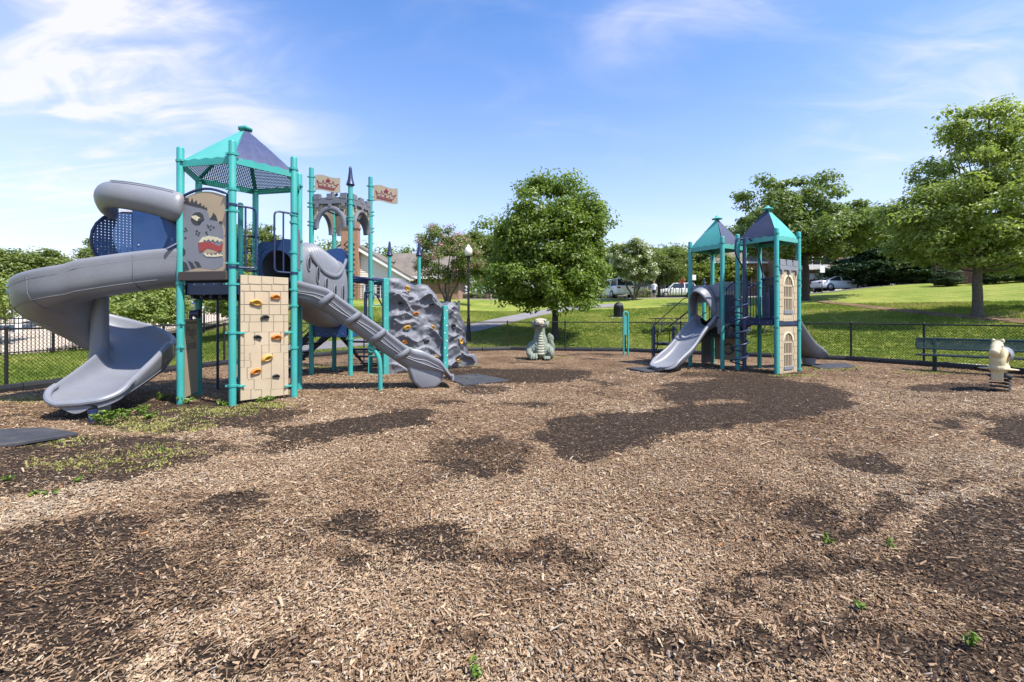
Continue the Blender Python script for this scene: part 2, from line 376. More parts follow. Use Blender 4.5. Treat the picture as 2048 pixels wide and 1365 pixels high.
# bare, damp places in the mulch: (px, py, rx, ry, tilt, strength)
PATCH = [(1500, 798, 205, 44, 0, 1), (1400, 838, 210, 28, -.10, 1), (1230, 862, 155, 40, -.06, 1), (1185, 905, 45, 14, 0, .9), (1440, 808, 75, 9, -.05, -1.1), (1320, 822, 50, 8, 0, -.4),
         (700, 852, 190, 18, -.14, .85), (820, 838, 70, 12, 0, .6), (960, 915, 120, 38, .05, .55), (1050, 752, 150, 16, 0, .8), (960, 780, 60, 9, 0, .6), (900, 742, 90, 9, 0, .6), (1050, 808, 60, 6, 0, .7),
         (845, 1078, 150, 32, .08, .95), (720, 1050, 90, 22, 0, .6), (470, 1000, 90, 12, 0, .55), (620, 1120, 140, 30, .1, .45), (1060, 1100, 70, 18, 0, .6),
         (130, 1130, 230, 95, -.1, .72), (330, 1190, 200, 80, -.2, .6), (60, 1290, 240, 110, 0, .75), (120, 930, 320, 55, -.08, .85), (360, 830, 260, 36, 0, .8), (520, 900, 120, 14, -.2, .4),
         (2010, 1100, 185, 110, .05, 1.1), (1950, 1310, 250, 70, .15, .75), (2030, 868, 78, 34, 0, 1), (1745, 926, 62, 24, .1, 1), (1690, 912, 60, 8, 0, .6), (1620, 1030, 52, 46, .3, .8), (1750, 1035, 90, 20, -.35, .9), (1850, 990, 90, 12, -.3, .8),
         (1640, 1145, 190, 22, -.12, .85), (1480, 1215, 150, 30, .1, .5), (1600, 1270, 170, 34, .2, .8), (1380, 1290, 160, 40, 0, .5), (1890, 850, 32, 12, 0, .9), (1960, 830, 40, 8, 0, .6),
         (1900, 775, 110, 10, 0, .7), (1480, 750, 150, 8, 0, .6), (1120, 1170, 70, 18, 0, .4), (560, 1330, 200, 40, 0, .35), (960, 1270, 60, 20, .3, .5), (400, 1310, 90, 30, 0, .4), (1290, 1110, 60, 10, 0, .35), (870, 950, 60, 10, 0, .4)]
def wet(x, y):
    yy = np.maximum(y, .9); px = 1024 + F * x / yy; py = HY + F * CAMH / yy
    nx = fbm(x * 1.3 + 9, y * 1.3, 4) - .5; ny = fbm(x * 1.3, y * 1.3 + 31, 4) - .5; n2 = fbm(x * 6, y * 6, 3) - .5
    n3 = fbm(x * 3.3 + 5, y * 3.3 + 60, 4) - .5; n4 = fbm(x * 11 + 3, y * 11, 3) - .5
    px = px + (nx * 460 + n3 * 420 + n2 * 260 + n4 * 160) / yy; py = py + (ny * 560 - n3 * 480 + n2 * 330 + n4 * 230) / yy ** 2
    w = np.zeros(np.shape(x))
    for (cx, cy, rx, ry, tl, s) in PATCH:
        dx = px - cx; dy = py - cy - tl * dx; q = (dx / rx) ** 2 + (dy / ry) ** 2
        w = w + s * (1 - sst(.55, 1.25, q))
    w = w + .75 * sst(.60, .80, fbm(x * .9 + 3, y * .9 + 8, 4)) * .6 + .42 * sst(.55, .72, fbm(x * 2.2 + 40, y * 2.2 + 2, 4))
    return np.clip(w, 0, 1)
def np_mesh(name, v, f, mats, smooth=True, attrs=None):
    me = bpy.data.meshes.new(name); v = np.asarray(v, np.float32); f = np.asarray(f, np.int32); k = f.shape[1]
    me.vertices.add(len(v)); me.vertices.foreach_set('co', v.ravel()); me.loops.add(f.size); me.loops.foreach_set('vertex_index', f.ravel())
    me.polygons.add(len(f)); me.polygons.foreach_set('loop_start', np.arange(0, f.size, k, dtype=np.int32)); me.polygons.foreach_set('loop_total', np.full(len(f), k, np.int32))
    me.polygons.foreach_set('use_smooth', np.full(len(f), smooth)); me.update(calc_edges=True)
    for (n, dom, dat) in attrs or []:
        a = me.attributes.new(n, 'FLOAT', dom); a.data.foreach_set('value', np.asarray(dat, np.float32))
    for m_ in (mats if isinstance(mats, (list, tuple)) else [mats]): me.materials.append(m_)
    return me
def link(name, me, parent=None, **kw):
    o = bpy.data.objects.new(name, me); COL.objects.link(o)
    if parent is not None: attach(o, parent)
    return tag(o, **kw)
def gridmesh(name, xs, ys, zf, m, keep=None, attr=None):
    X, Y = np.meshgrid(xs, ys); x = X.ravel(); y = Y.ravel(); z = zf(x, y); a, b = X.shape
    idx = np.arange(a * b).reshape(a, b); f = np.stack([idx[:-1, :-1], idx[:-1, 1:], idx[1:, 1:], idx[1:, :-1]], -1).reshape(-1, 4)
    if keep is not None: f = f[keep(x[f].mean(1), y[f].mean(1))]
    return np_mesh(name, np.stack([x, y, z], 1), f, m, True, [(attr[0], 'POINT', attr[1](x, y))] if attr else None)

def mulch_material():
    m = bpy.data.materials.new('wood_mulch'); m.use_nodes = True; nt = m.node_tree; N = nt.nodes; L = nt.links; b = N['Principled BSDF']
    b.inputs['Roughness'].default_value = .95; b.inputs['Specular IOR Level'].default_value = .15
    tc = N.new('ShaderNodeTexCoord')
    def vor(rot, sx, sy, sc):
        mp = N.new('ShaderNodeMapping'); mp.inputs['Rotation'].default_value = (0, 0, rot); mp.inputs['Scale'].default_value = (sx, sy, 1)
        nz = N.new('ShaderNodeTexNoise'); nz.inputs['Scale'].default_value = 9; nz.inputs['Detail'].default_value = 2
        L.new(tc.outputs['Object'], nz.inputs['Vector'])
        ad = N.new('ShaderNodeVectorMath'); ad.operation = 'MULTIPLY_ADD'; ad.inputs[1].default_value = (.12, .12, 0); L.new(nz.outputs['Color'], ad.inputs[0]); L.new(tc.outputs['Object'], ad.inputs[2])
        L.new(ad.outputs[0], mp.inputs[0]); v = N.new('ShaderNodeTexVoronoi'); v.inputs['Scale'].default_value = sc; L.new(mp.outputs[0], v.inputs['Vector']); return v
    v1 = vor(.4, 1, 2.6, 26); v2 = vor(1.9, 1, 2.6, 26); v3 = vor(1.1, 1, 2, 60)
    def ramp(src, els):
        r = N.new('ShaderNodeValToRGB'); r.color_ramp.interpolation = 'LINEAR'; e = r.color_ramp.elements
        while len(e) < len(els): e.new(.5)
        for k, (p, c) in zip(e, els): k.position = p; k.color = (*c, 1)
        L.new(src, r.inputs[0]); return r.outputs[0]
    def sep(v): s_ = N.new('ShaderNodeSeparateColor'); L.new(v.outputs['Color'], s_.inputs[0]); return s_.outputs[0]
    def mix(f, a, c, mode='MIX'):
        x = N.new('ShaderNodeMix'); x.data_type = 'RGBA'; x.blend_type = mode
        for i, q in ((0, f), (6, a), (7, c)):
            if isinstance(q, (int, float)): x.inputs[i].default_value = q
            elif isinstance(q, tuple): x.inputs[i].default_value = (*q, 1)
            else: L.new(q, x.inputs[i])
        return x.outputs[2]
    dry = [(0, (.045, .027, .016)), (.25, (.125, .075, .044)), (.55, (.222, .140, .084)), (.8, (.33, .226, .142)), (1, (.54, .41, .27))]
    dmp = [(0, (.021, .0135, .009)), (.55, (.046, .030, .020)), (.88, (.084, .056, .037)), (1, (.26, .185, .12))]
    nm = N.new('ShaderNodeTexNoise'); nm.inputs['Scale'].default_value = 21; nm.inputs['Detail'].default_value = 1; L.new(tc.outputs['Object'], nm.inputs['Vector'])
    st = N.new('ShaderNodeMath'); st.operation = 'GREATER_THAN'; st.inputs[1].default_value = .5; L.new(nm.outputs[0], st.inputs[0])
    cd_ = mix(st.outputs[0], ramp(sep(v1), dry), ramp(sep(v2), dry)); cw = mix(st.outputs[0], ramp(sep(v3), dmp), ramp(sep(v2), dmp))
    nl = N.new('ShaderNodeTexNoise'); nl.inputs['Scale'].default_value = .55; nl.inputs['Detail'].default_value = 7; nl.inputs['Roughness'].default_value = .7; L.new(tc.outputs['Object'], nl.inputs['Vector'])
    tone = ramp(nl.outputs[0], [(.3, (.62, .55, .49)), (.5, (1, .96, .91)), (.7, (1.38, 1.36, 1.32))]); cd2 = mix(1.0, cd_, tone, 'MULTIPLY')
    at = N.new('ShaderNodeAttribute'); at.attribute_name = 'wet'
    nb = N.new('ShaderNodeTexNoise'); nb.inputs['Scale'].default_value = 17; nb.inputs['Detail'].default_value = 5; L.new(tc.outputs['Object'], nb.inputs['Vector'])
    mm = N.new('ShaderNodeMath'); mm.operation = 'MULTIPLY_ADD'; mm.inputs[1].default_value = .8; mm.inputs[2].default_value = -.4; L.new(nb.outputs[0], mm.inputs[0])
    sm = N.new('ShaderNodeMath'); sm.operation = 'ADD'; L.new(at.outputs['Fac'], sm.inputs[0]); L.new(mm.outputs[0], sm.inputs[1])
    mr = N.new('ShaderNodeMapRange'); mr.inputs[1].default_value = .28; mr.inputs[2].default_value = .66; L.new(sm.outputs[0], mr.inputs[0])
    L.new(mix(mr.outputs[0], cd2, cw), b.inputs['Base Color'])
    hh = N.new('ShaderNodeMath'); hh.operation = 'ADD'; L.new(v1.outputs['Distance'], hh.inputs[0]); L.new(v2.outputs['Distance'], hh.inputs[1])
    bp = N.new('ShaderNodeBump'); bp.inputs['Strength'].default_value = .9; bp.inputs['Distance'].default_value = .03; bp.invert = True
    L.new(hh.outputs[0], bp.inputs['Height']); L.new(bp.outputs[0], b.inputs['Normal']); return m
def grass_material(name='lawn_grass'):
    m = bpy.data.materials.new(name); m.use_nodes = True; nt = m.node_tree; N = nt.nodes; L = nt.links; b = N['Principled BSDF']
    b.inputs['Roughness'].default_value = .9; b.inputs['Specular IOR Level'].default_value = .12; tc = N.new('ShaderNodeTexCoord')
    def noise(sc, det, sx=1, sy=1, rot=0, ro=.6):
        mp = N.new('ShaderNodeMapping'); mp.inputs['Scale'].default_value = (sx, sy, 1); mp.inputs['Rotation'].default_value = (0, 0, rot); L.new(tc.outputs['Object'], mp.inputs[0])
        n = N.new('ShaderNodeTexNoise'); n.inputs['Scale'].default_value = sc; n.inputs['Detail'].default_value = det; n.inputs['Roughness'].default_value = ro; L.new(mp.outputs[0], n.inputs['Vector']); return n.outputs[0]
    def ramp(src, els):
        r = N.new('ShaderNodeValToRGB'); e = r.color_ramp.elements
        while len(e) < len(els): e.new(.5)
        for k, (p, c) in zip(e, els): k.position = p; k.color = (*c, 1)
        L.new(src, r.inputs[0]); return r.outputs[0]
    base = ramp(noise(.45, 8, ro=.7), [(.3, (.13, .185, .030)), (.5, (.21, .25, .048)), (.66, (.29, .295, .072)), (.8, (.37, .325, .115))])
    fine = ramp(noise(14, 7, ro=.75), [(.28, (.42, .46, .36)), (.5, (1, 1, 1)), (.75, (1.55, 1.42, 1.25))])
    wv = N.new('ShaderNodeTexWave'); wv.inputs['Scale'].default_value = .42; wv.inputs['Distortion'].default_value = 1.4; wv.inputs['Detail'].default_value = 3; wv.inputs['Detail Scale'].default_value = 1.2
    mp = N.new('ShaderNodeMapping'); mp.inputs['Rotation'].default_value = (0, 0, -.95); L.new(tc.outputs['Object'], mp.inputs[0]); L.new(mp.outputs[0], wv.inputs[0])
    strp = ramp(wv.outputs[0], [(.2, (.84, .88, .82)), (.8, (1.14, 1.1, 1.14))])
    def mul(a, c):
        x = N.new('ShaderNodeMix'); x.data_type = 'RGBA'; x.blend_type = 'MULTIPLY'; x.inputs[0].default_value = 1; L.new(a, x.inputs[6]); L.new(c, x.inputs[7]); return x.outputs[2]
    L.new(mul(mul(base, fine), strp), b.inputs['Base Color'])
    bp = N.new('ShaderNodeBump'); bp.inputs['Strength'].default_value = .8; bp.inputs['Distance'].default_value = .05; L.new(noise(30, 5), bp.inputs['Height']); L.new(bp.outputs[0], b.inputs['Normal'])
    return m
M['mulch'] = mulch_material(); M['lawn'] = grass_material()
xs = np.concatenate([np.arange(-10.6, 15.3, .055)]); ys = np.concatenate([np.arange(-6.5, 1, .25), np.arange(1, 8, .05), np.arange(8, 20.4, .08)])
link('mulch_ground', gridmesh('mulch_ground', xs, ys, lambda x, y: mz(x, y), M['mulch'], lambda x, y: sdist(x, y) < .12, ('wet', wet)), kind='structure')
gx = np.unique(np.concatenate([np.arange(-30, 60, .6), np.linspace(-260, -30, 60), np.linspace(60, 330, 60)])); gy = np.unique(np.concatenate([np.linspace(-60, -8, 12), np.arange(-8, 60, .6), np.linspace(60, 420, 60)]))
link('lawn', gridmesh('lawn', gx, gy, lambda x, y: hgt(x, y) - .16 * sst(.0, .8, -sdist(x, y)), M['lawn']), kind='structure')
PATHS = []
def drape(name, pts, w, m, lift=.06, thick=.12, n=10, **kw):
    c = smoothpath([Vector((p[0], p[1], 0)) for p in pts], n); mb = MB(); rows = []; PATHS.append(([(q.x, q.y) for q in c], w))
    for i, p in enumerate(c):
        t = (c[min(i + 1, len(c) - 1)] - c[max(i - 1, 0)]).normalized(); nn = Vector((-t.y, t.x, 0)); row = []
        ww = w if not hasattr(w, '__len__') else w[0] + (w[1] - w[0]) * i / (len(c) - 1)
        for k in range(9):
            q = p - nn * ww * (k / 8 - .5); row.append(Vector((q.x, q.y, H(q.x, q.y) + lift)))
        rows.append([row[0] - Vector((0, 0, thick))] + row + [row[-1] - Vector((0, 0, thick))])
    mb.grid(rows); o = mb.build(name, m, smooth=True, **kw)
    return o
drape('footpath', [G(560, 700), G(690, 690), G(820, 676), G(930, 661), G(985, 648), G(1040, 635.5), G(1100, 624), G(1150, 617), G(1235, 611.5)], 1.7, M['asphalt'], kind='structure')
drape('road', [(-30, 52), (-8, 49), (8, 47.5), (20, 46), (34, 45.2), (52, 45), (80, 47)], 6.5, M['road'], lift=.07, kind='structure')
drape('sidewalk', [(-8, 44.3), (8, 42.8), (20, 41.4), (25, 41.2)], 1.4, M['concrete'], lift=.09, kind='structure')

drape('mulch_bed', [G(1640, 604), G(1740, 616), G(1850, 628), G(1955, 637), G(2048, 646), G(2150, 656)], .75, M['mulch'], kind='structure')

# ------------------------------------------------------------------ scattering (chips, grass blades)
def tint_mat(name, els, rough=.85, trans=0, attr='tint', atype='INSTANCER', spec=.2):
    m = bpy.data.materials.new(name); m.use_nodes = True; nt = m.node_tree; N = nt.nodes; L = nt.links; b = N['Principled BSDF']
    b.inputs['Roughness'].default_value = rough; b.inputs['Specular IOR Level'].default_value = spec
    at = N.new('ShaderNodeAttribute'); at.attribute_name = attr; at.attribute_type = atype
    r = N.new('ShaderNodeValToRGB'); e = r.color_ramp.elements
    while len(e) < len(els): e.new(.5)
    for k, (p, c) in zip(e, els): k.position = p; k.color = (*c, 1)
    L.new(at.outputs['Fac'], r.inputs[0]); L.new(r.outputs[0], b.inputs['Base Color'])
    if trans:
        t = N.new('ShaderNodeBsdfTranslucent'); mx = N.new('ShaderNodeMixShader'); mx.inputs[0].default_value = trans
        gm = N.new('ShaderNodeMix'); gm.data_type = 'RGBA'; gm.blend_type = 'MULTIPLY'; gm.inputs[0].default_value = 1; L.new(r.outputs[0], gm.inputs[6]); gm.inputs[7].default_value = (1.25, 1.35, .7, 1)
        L.new(gm.outputs[2], t.inputs[0]); L.new(b.outputs[0], mx.inputs[1]); L.new(t.outputs[0], mx.inputs[2]); L.new(mx.outputs[0], N['Material Output'].inputs[0])
    return m
def scatter(name, pos, rot, scl, tint, m, shape, **kw):
    me = bpy.data.meshes.new(name); n = len(pos); me.vertices.add(n); me.vertices.foreach_set('co', np.asarray(pos, np.float32).ravel())
    for an, dt in (('rot', rot), ('scl', scl)):
        a = me.attributes.new(an, 'FLOAT_VECTOR', 'POINT'); a.data.foreach_set('vector', np.asarray(dt, np.float32).ravel())
    a = me.attributes.new('tint', 'FLOAT', 'POINT'); a.data.foreach_set('value', np.asarray(tint, np.float32)); me.materials.append(m)
    o = link(name, me, **kw); g = bpy.data.node_groups.new(name + '_nodes', 'GeometryNodeTree')
    g.interface.new_socket('Geometry', in_out='INPUT', socket_type='NodeSocketGeometry'); g.interface.new_socket('Geometry', in_out='OUTPUT', socket_type='NodeSocketGeometry')
    N = g.nodes; L = g.links; gi = N.new('NodeGroupInput'); go = N.new('NodeGroupOutput'); ip = N.new('GeometryNodeInstanceOnPoints'); L.new(gi.outputs[0], ip.inputs['Points'])
    if shape == 'chip':
        jn = N.new('GeometryNodeGeometryToInstance')
        for vt, rt, rb in ((4, .28, .5), (5, .18, .5), (4, .5, .42)):
            c = N.new('GeometryNodeMeshCone'); c.inputs['Vertices'].default_value = vt; c.inputs['Radius Top'].default_value = rt; c.inputs['Radius Bottom'].default_value = rb; c.inputs['Depth'].default_value = 1
            sm = N.new('GeometryNodeSetMaterial'); sm.inputs['Material'].default_value = m; L.new(c.outputs['Mesh'], sm.inputs[0]); L.new(sm.outputs[0], jn.inputs[0])
        L.new(jn.outputs[0], ip.inputs['Instance']); ip.inputs['Pick Instance'].default_value = True
    else:
        oi = N.new('GeometryNodeObjectInfo'); oi.inputs['Object'].default_value = shape; oi.inputs['As Instance'].default_value = True; L.new(oi.outputs['Geometry'], ip.inputs['Instance'])
    for an, sk in (('rot', 'Rotation'), ('scl', 'Scale')):
        na = N.new('GeometryNodeInputNamedAttribute'); na.data_type = 'FLOAT_VECTOR'; na.inputs['Name'].default_value = an
        src = na.outputs['Attribute']
        if an == 'rot': er = N.new('FunctionNodeEulerToRotation'); L.new(src, er.inputs[0]); src = er.outputs[0]
        L.new(src, ip.inputs[sk])
    L.new(ip.outputs[0], go.inputs[0]); md = o.modifiers.new('scatter', 'NODES'); md.node_group = g; return o
M['chip'] = tint_mat('wood_chip', [(0, (.045, .027, .016)), (.18, (.12, .072, .042)), (.42, (.25, .162, .096)), (.68, (.375, .262, .163)), (.86, (.53, .405, .26)), (.95, (.34, .28, .22)), (1, (.36, .18, .075))], .9)
def chips():
    P_ = []; SZ = []
    for (y0, y1, den, s) in ((1.55, 3.0, 10500, .48), (3.0, 5.2, 5200, .57), (5.2, 9, 1100, .82), (9, 13, 220, 1.1)):
        A = 1.2 * (y1 ** 2 - y0 ** 2); n = int(A * den); y = np.sqrt(rng.random(n) * (y1 ** 2 - y0 ** 2) + y0 ** 2); x = (rng.random(n) * 2 - 1) * y * 1.2
        k = (sdist(x, y) < -.1) & (rng.random(n) > wet(x, y) * (.82 + .16 * (y > 4)))
        P_.append(np.stack([x[k], y[k]], 1)); SZ.append(np.full(k.sum(), s))
    p = np.concatenate(P_); sz = np.concatenate(SZ); n = len(p); x, y = p[:, 0], p[:, 1]; z = mz(x, y) + .002 + rng.random(n) * .016
    Lg = sz * np.clip(np.where(rng.random(n) < .035, rng.lognormal(-2.6, .3, n), rng.lognormal(-3.75, .72, n)), .005, .15); wd = np.minimum(sz * (.0045 + .012 * rng.random(n) ** 2.2), Lg * (.22 + .4 * rng.random(n))); th = sz * (.002 + .004 * rng.random(n))
    flow = (fbm(x * .8, y * .8, 2) - .5) * 3 + .2
    rz = np.where(rng.random(n) < .45, flow + rng.normal(0, .5, n), rng.random(n) * PI * 2)
    rot = np.stack([PI / 2 + rng.normal(0, .26, n), rng.normal(0, .35, n), rz], 1)
    t = np.clip(rng.normal(.55, .2, n) + (fbm(x * .55, y * .55, 3) - .5) * .75 + (fbm(x * 2.5, y * 2.5, 3) - .5) * .35, 0, .93); w = wet(x, y); t = np.where(w > .45, t * (.25 + .75 * rng.random(n)), t)
    r = rng.random(n); t = np.where(r > .994, 1, np.where(r > .95, .95, t))
    # local axes of the cone: Z is its length, X its width, Y its thickness
    scatter('wood_chips', np.stack([x, y, z], 1), rot, np.stack([wd * 2, th * 2.2, Lg], 1), t, M['chip'], 'chip', kind='stuff')
chips()
def tuft(name, n, h, spread, wid, m, lean=.5):
    v = []; f = []
    for i in range(n):
        a = rng.random() * 2 * PI; r = spread * rng.random() ** .5; b = rng.random() * 2 * PI; hh = h * (.5 + .6 * rng.random()); ln = lean * hh * rng.random()
        c = np.array([math.cos(a) * r, math.sin(a) * r, 0]); s = np.array([math.cos(b + PI / 2), math.sin(b + PI / 2), 0]) * wid; d = np.array([math.cos(b) * ln, math.sin(b) * ln, hh]); k = len(v)
        v += [c - s, c + s, c + d * np.array([.4, .4, .6]) + s * .7, c + d * np.array([.4, .4, .6]) - s * .7, c + d]; f += [(k, k + 1, k + 2, k + 3), (k + 3, k + 2, k + 4, k + 4)]
    mb = MB(); mb.add([tuple(q) for q in v], [tuple(dict.fromkeys(q)) for q in f]); return bpy.data.objects.new(name, mb.mesh(name, m))
M['blade'] = tint_mat('grass_blade', [(0, (.11, .165, .026)), (.5, (.215, .265, .05)), (.8, (.30, .31, .078)), (1, (.42, .36, .15))], .8, .3)
T1 = tuft('grass_tuft', 9, .07, .09, .006, M['blade'])
def lawn_blades():
    n = 150000; y = np.sqrt(rng.random(n) * (34 ** 2 - 8.5 ** 2) + 8.5 ** 2); x = (rng.random(n) * 2 - 1) * y * 1.2
    d = sdist(x, y); k = (d > .12) & (d < 17)
    for (q, w) in PATHS:
        for a, b in zip(q[:-1], q[1:]):
            ex, ey = b[0] - a[0], b[1] - a[1]; tt = np.clip(((x - a[0]) * ex + (y - a[1]) * ey) / (ex * ex + ey * ey + 1e-9), 0, 1); k &= np.hypot(x - a[0] - tt * ex, y - a[1] - tt * ey) > w * .5
    x, y = x[k], y[k]; d = d[k]; z = hgt(x, y)
    n = len(x); s = .7 + .8 * rng.random(n) + .03 * d
    t = np.clip((fbm(x * .35, y * .35, 4) - .5) * 1.6 + .45 + rng.normal(0, .16, n), 0, 1)
    scatter('grass', np.stack([x, y, z], 1), np.stack([rng.normal(0, .1, n), rng.normal(0, .1, n), rng.random(n) * 6.28], 1), np.stack([s, s, s * .8], 1), t, M['blade'], T1, kind='stuff')
lawn_blades()

# ------------------------------------------------------------------ chain link fence and border
def along(pts, step):
    out = []
    for a, b in zip(pts[:-1], pts[1:]):
        a, b = Vector((*a, 0)), Vector((*b, 0)); n = max(1, round((b - a).length / step)); out += [(a.lerp(b, k / n), (b - a).normalized()) for k in range(n)]
    out.append((b, (b - a).normalized())); return out
def fence():
    FP = [tuple(p) for p in POLY[1:12]]; FP[0] = (-10.15, 4)
    t = thing('chain_link_fence', 'low black chain-link fence with top rail running round the mulch playground', 'fence', (-10, 9, 0))
    post = MB().lathe([(.03, -.1), (.03, 1.235), (.036, 1.24), (.036, 1.262), (.015, 1.285)], n=10).mesh('post', M['black'], True)
    for p, d in along(FP, 2.75):
        o = bpy.data.objects.new('post', post); COL.objects.link(o); attach(o, t); o.location = (p.x, p.y, H(p.x, p.y))
    mr = MB(); mr.tube([(x, y, 1.22) for x, y in FP], .021, 8); mr.build('top_rail', M['black'], t, smooth=True)
    mw = MB(); mw.tube([(x, y, .10) for x, y in FP], .006, 5); mw.build('tension_wire', M['black'], t)
    # woven wire: straight runs leaning both ways along every stretch
    v = []; f = []
    def wire(a, b):
        k = len(v); r = .0036; d = (b - a).normalized(); x = d.cross(Vector((0, 0, 1))).normalized(); y = x.cross(d)
        for q in (a, b):
            for an in (0, 2.094, 4.189): v.append(q + x * (r * math.cos(an)) + y * (r * math.sin(an)))
        for i in range(3): j = (i + 1) % 3; f.append((k + i, k + j, k + 3 + j, k + 3 + i))
    for a, b in zip(FP[:-1], FP[1:]):
        a, b = Vector((*a, 0)), Vector((*b, 0)); L_ = (b - a).length; d = (b - a) / L_; nn = Vector((-d.y, d.x, 0)) * .004; h = 1.12; s = -h
        while s < L_:
            for sg in (1, -1):
                p0, p1 = (s, .08) if sg > 0 else (s, 1.2), (s + h, 1.2) if sg > 0 else (s + h, .08)
                s0, s1 = p0[0], p1[0]; z0, z1 = p0[1], p1[1]
                if s0 < 0: z0 += (z1 - z0) * (-s0) / (s1 - s0); s0 = 0
                if s1 > L_: z1 = z0 + (z1 - z0) * (L_ - s0) / (s1 - s0); s1 = L_
                wire(a + d * s0 + nn * sg + Vector((0, 0, z0)), a + d * s1 + nn * sg + Vector((0, 0, z1)))
            s += .076
    mb = MB(); mb.add([tuple(q) for q in v], f); mb.build('wire_mesh', M['wire'], t, kind='stuff')
    bt = thing('playground_border', 'black plastic border timbers edging the mulch beneath the chain-link fence', 'border', (-9.8, 9, 0))
    BP = [(p[0] * .985 + .0, p[1] - .16 if p[1] > 10 else p[1]) for p in POLY[1:12]]; BP = [(x + (.14 if x < 0 else -.12), y) for x, y in BP]
    pts = along(BP, 1.22)
    for (p, d), (q, _) in zip(pts[:-1], pts[1:]):
        mb = MB(); dd = (q - p).normalized(); n = Vector((-dd.y, dd.x, 0)); L_ = (q - p).length
        prof = [(-.075, -.05), (.075, -.05), (.075, .09), (.05, .155), (-.05, .155), (-.075, .09)]
        mb.prism([(a, c) for a, c in prof], p + dd * .012, n, (0, 0, 1), 0, L_ - .024)
        mb.box(p + dd * (L_ * .5) + Vector((0, 0, .158)), (.10, .05, .02), math.atan2(dd.y, dd.x))
        mb.build('border_timber', M['blackpl'], bt, bevel=.008)
fence()

# ------------------------------------------------------------------ play equipment helpers
UP = Vector((0, 0, 1))
CLAMP = None
def clamp_mesh(r, m):
    mb = MB(); mb.lathe([(r + .002, -.02), (r + .011, -.018), (r + .012, .018), (r + .002, .02)], n=18)
    for a in (0, PI): mb.box((math.cos(a) * (r + .02), math.sin(a) * (r + .02), 0), (.045, .04, .03), a)
    return mb.mesh('clamp', m, True)
CL = {}
def post(root, p, h, r=.057, m='teal', clamps=(), name='post', base=-.15, dome=True, ang=0):
    mb = MB(); prof = [(r, base), (r, h - r * .55)]
    if dome: prof += [(r * .93, h - r * .3), (r * .72, h - r * .1), (r * .38, h)]
    else: prof += [(r, h)]
    mb.lathe(prof, (p[0], p[1], 0), 18); o = mb.build(name, M[m], root, smooth=True)
    key = (r, m)
    if key not in CL: CL[key] = clamp_mesh(r, M[m])
    for c in clamps:
        q = bpy.data.objects.new('clamp', CL[key]); COL.objects.link(q); q.parent = o; q.location = (p[0], p[1], c); q.rotation_euler = (0, 0, ang)
    return o
def cone_cap(root, p, z, s=1.0):
    MB().lathe([(.03, -.05), (.095 * s, 0), (.105 * s, .012), (.09 * s, .05), (.062 * s, .16 * s), (.045 * s, .30 * s), (.036 * s, .42 * s), (.026 * s, .452 * s), (.008, .468 * s)], (p[0], p[1], z), 18).build('finial', M['navy'], root, smooth=True)
def pipe(name, pts, r, m, root, n=10, sm=0, **kw):
    return MB().tube(smoothpath(pts, sm) if sm else pts, r, n).build(name, M[m], root, smooth=True, **kw)
def rounded(pts, rad=.06, n=5):      # polyline with rounded corners
    pts = arr(pts); out = [pts[0]]
    for a, b, c in zip(pts[:-2], pts[1:-1], pts[2:]):
        d1 = (a - b); d2 = (c - b); q = min(rad, d1.length * .49, d2.length * .49); p1 = b + d1.normalized() * q; p2 = b + d2.normalized() * q
        for k in range(n + 1): t = k / n; out.append((1 - t) ** 2 * p1 + 2 * t * (1 - t) * b + t * t * p2)
    out.append(pts[-1]); return out
def bolt(mb, p, nrm, r=.012): mb.lathe([(r, -.002), (r * .95, .004), (r * .5, .008)], p, 8, nrm)
_holdmesh = {}
def hold(parent, p, nrm, kind, size=.1, spin=0, label=None):
    N_ = Vector(nrm).normalized(); k = kind
    mb = MB(); U = N_.cross(UP).normalized() if abs(N_.z) < .95 else Vector((1, 0, 0)); V = U.cross(N_)
    U, V = U * math.cos(spin) + V * math.sin(spin), V * math.cos(spin) - U * math.sin(spin)
    # a fat ring-like grip with a hollow in the middle
    rows = []; n = 18
    for (rr, hh) in ((1.0, 0), (1.04, .25), (.98, .55), (.78, .72), (.55, .62), (.36, .38), (.14, .34)):
        rows.append([Vector(p) + U * (math.cos(2 * PI * i / n) * size * rr * (1 + .12 * math.cos(4 * PI * i / n + 1))) + V * (math.sin(2 * PI * i / n) * size * .58 * rr * (1 + .18 * math.sin(2 * PI * i / n))) + N_ * (hh * size * (.95 + .35 * math.sin(2 * PI * i / n))) for i in range(n)])
    mb.grid(rows, False, True); mb.add([rows[-1][i] for i in range(n)], [tuple(range(n))])
    o = mb.build('climbing_hold', M[kind], parent, smooth=True, ang=60)
    if label: o['label'] = label
    b2 = MB(); bolt(b2, Vector(p) + N_ * size * .36, N_, .013)
    return o

# ------------------------------------------------------------------ the big play structure on the left
A = Vector((-4.589, 7.47, 0)); P1 = Vector((-5.584, 7.664, 0)); B = Vector((-3.948, 8.24, 0)); O = Vector((-4.943, 8.434, 0))
C = 2 * O - P1; D = 2 * O - A; E = 2 * O - B
BIG = thing('play_structure', 'large teal and grey play structure with a six-sided roof, spiral slide and castle tower', 'play structure', (-4.94, 8.6, 0))
DK = 2.10
HEX = [P1, A, B, C, D, E]
for p, h, cl in ((P1, 4.32, (4.08, 2.02, 1.35, .95)), (A, 4.36, (4.13, 3.55, 3.2, 2.34, 2.0, 1.2, .33)), (B, 4.36, (4.13, 3.3, 3.16, 2.62, 1.95, 1.66, .9)), (C, 4.36, (4.1, 3.0, 2.6, 1.7)), (D, 4.1, (4.06, 2.9, 2.62, 1.2)), (E, 4.1, (4.06, 1.75, 1.32, .55))):
    post(BIG, p, h, clamps=cl, ang=math.atan2((O - p).y, (O - p).x) + PI / 2)
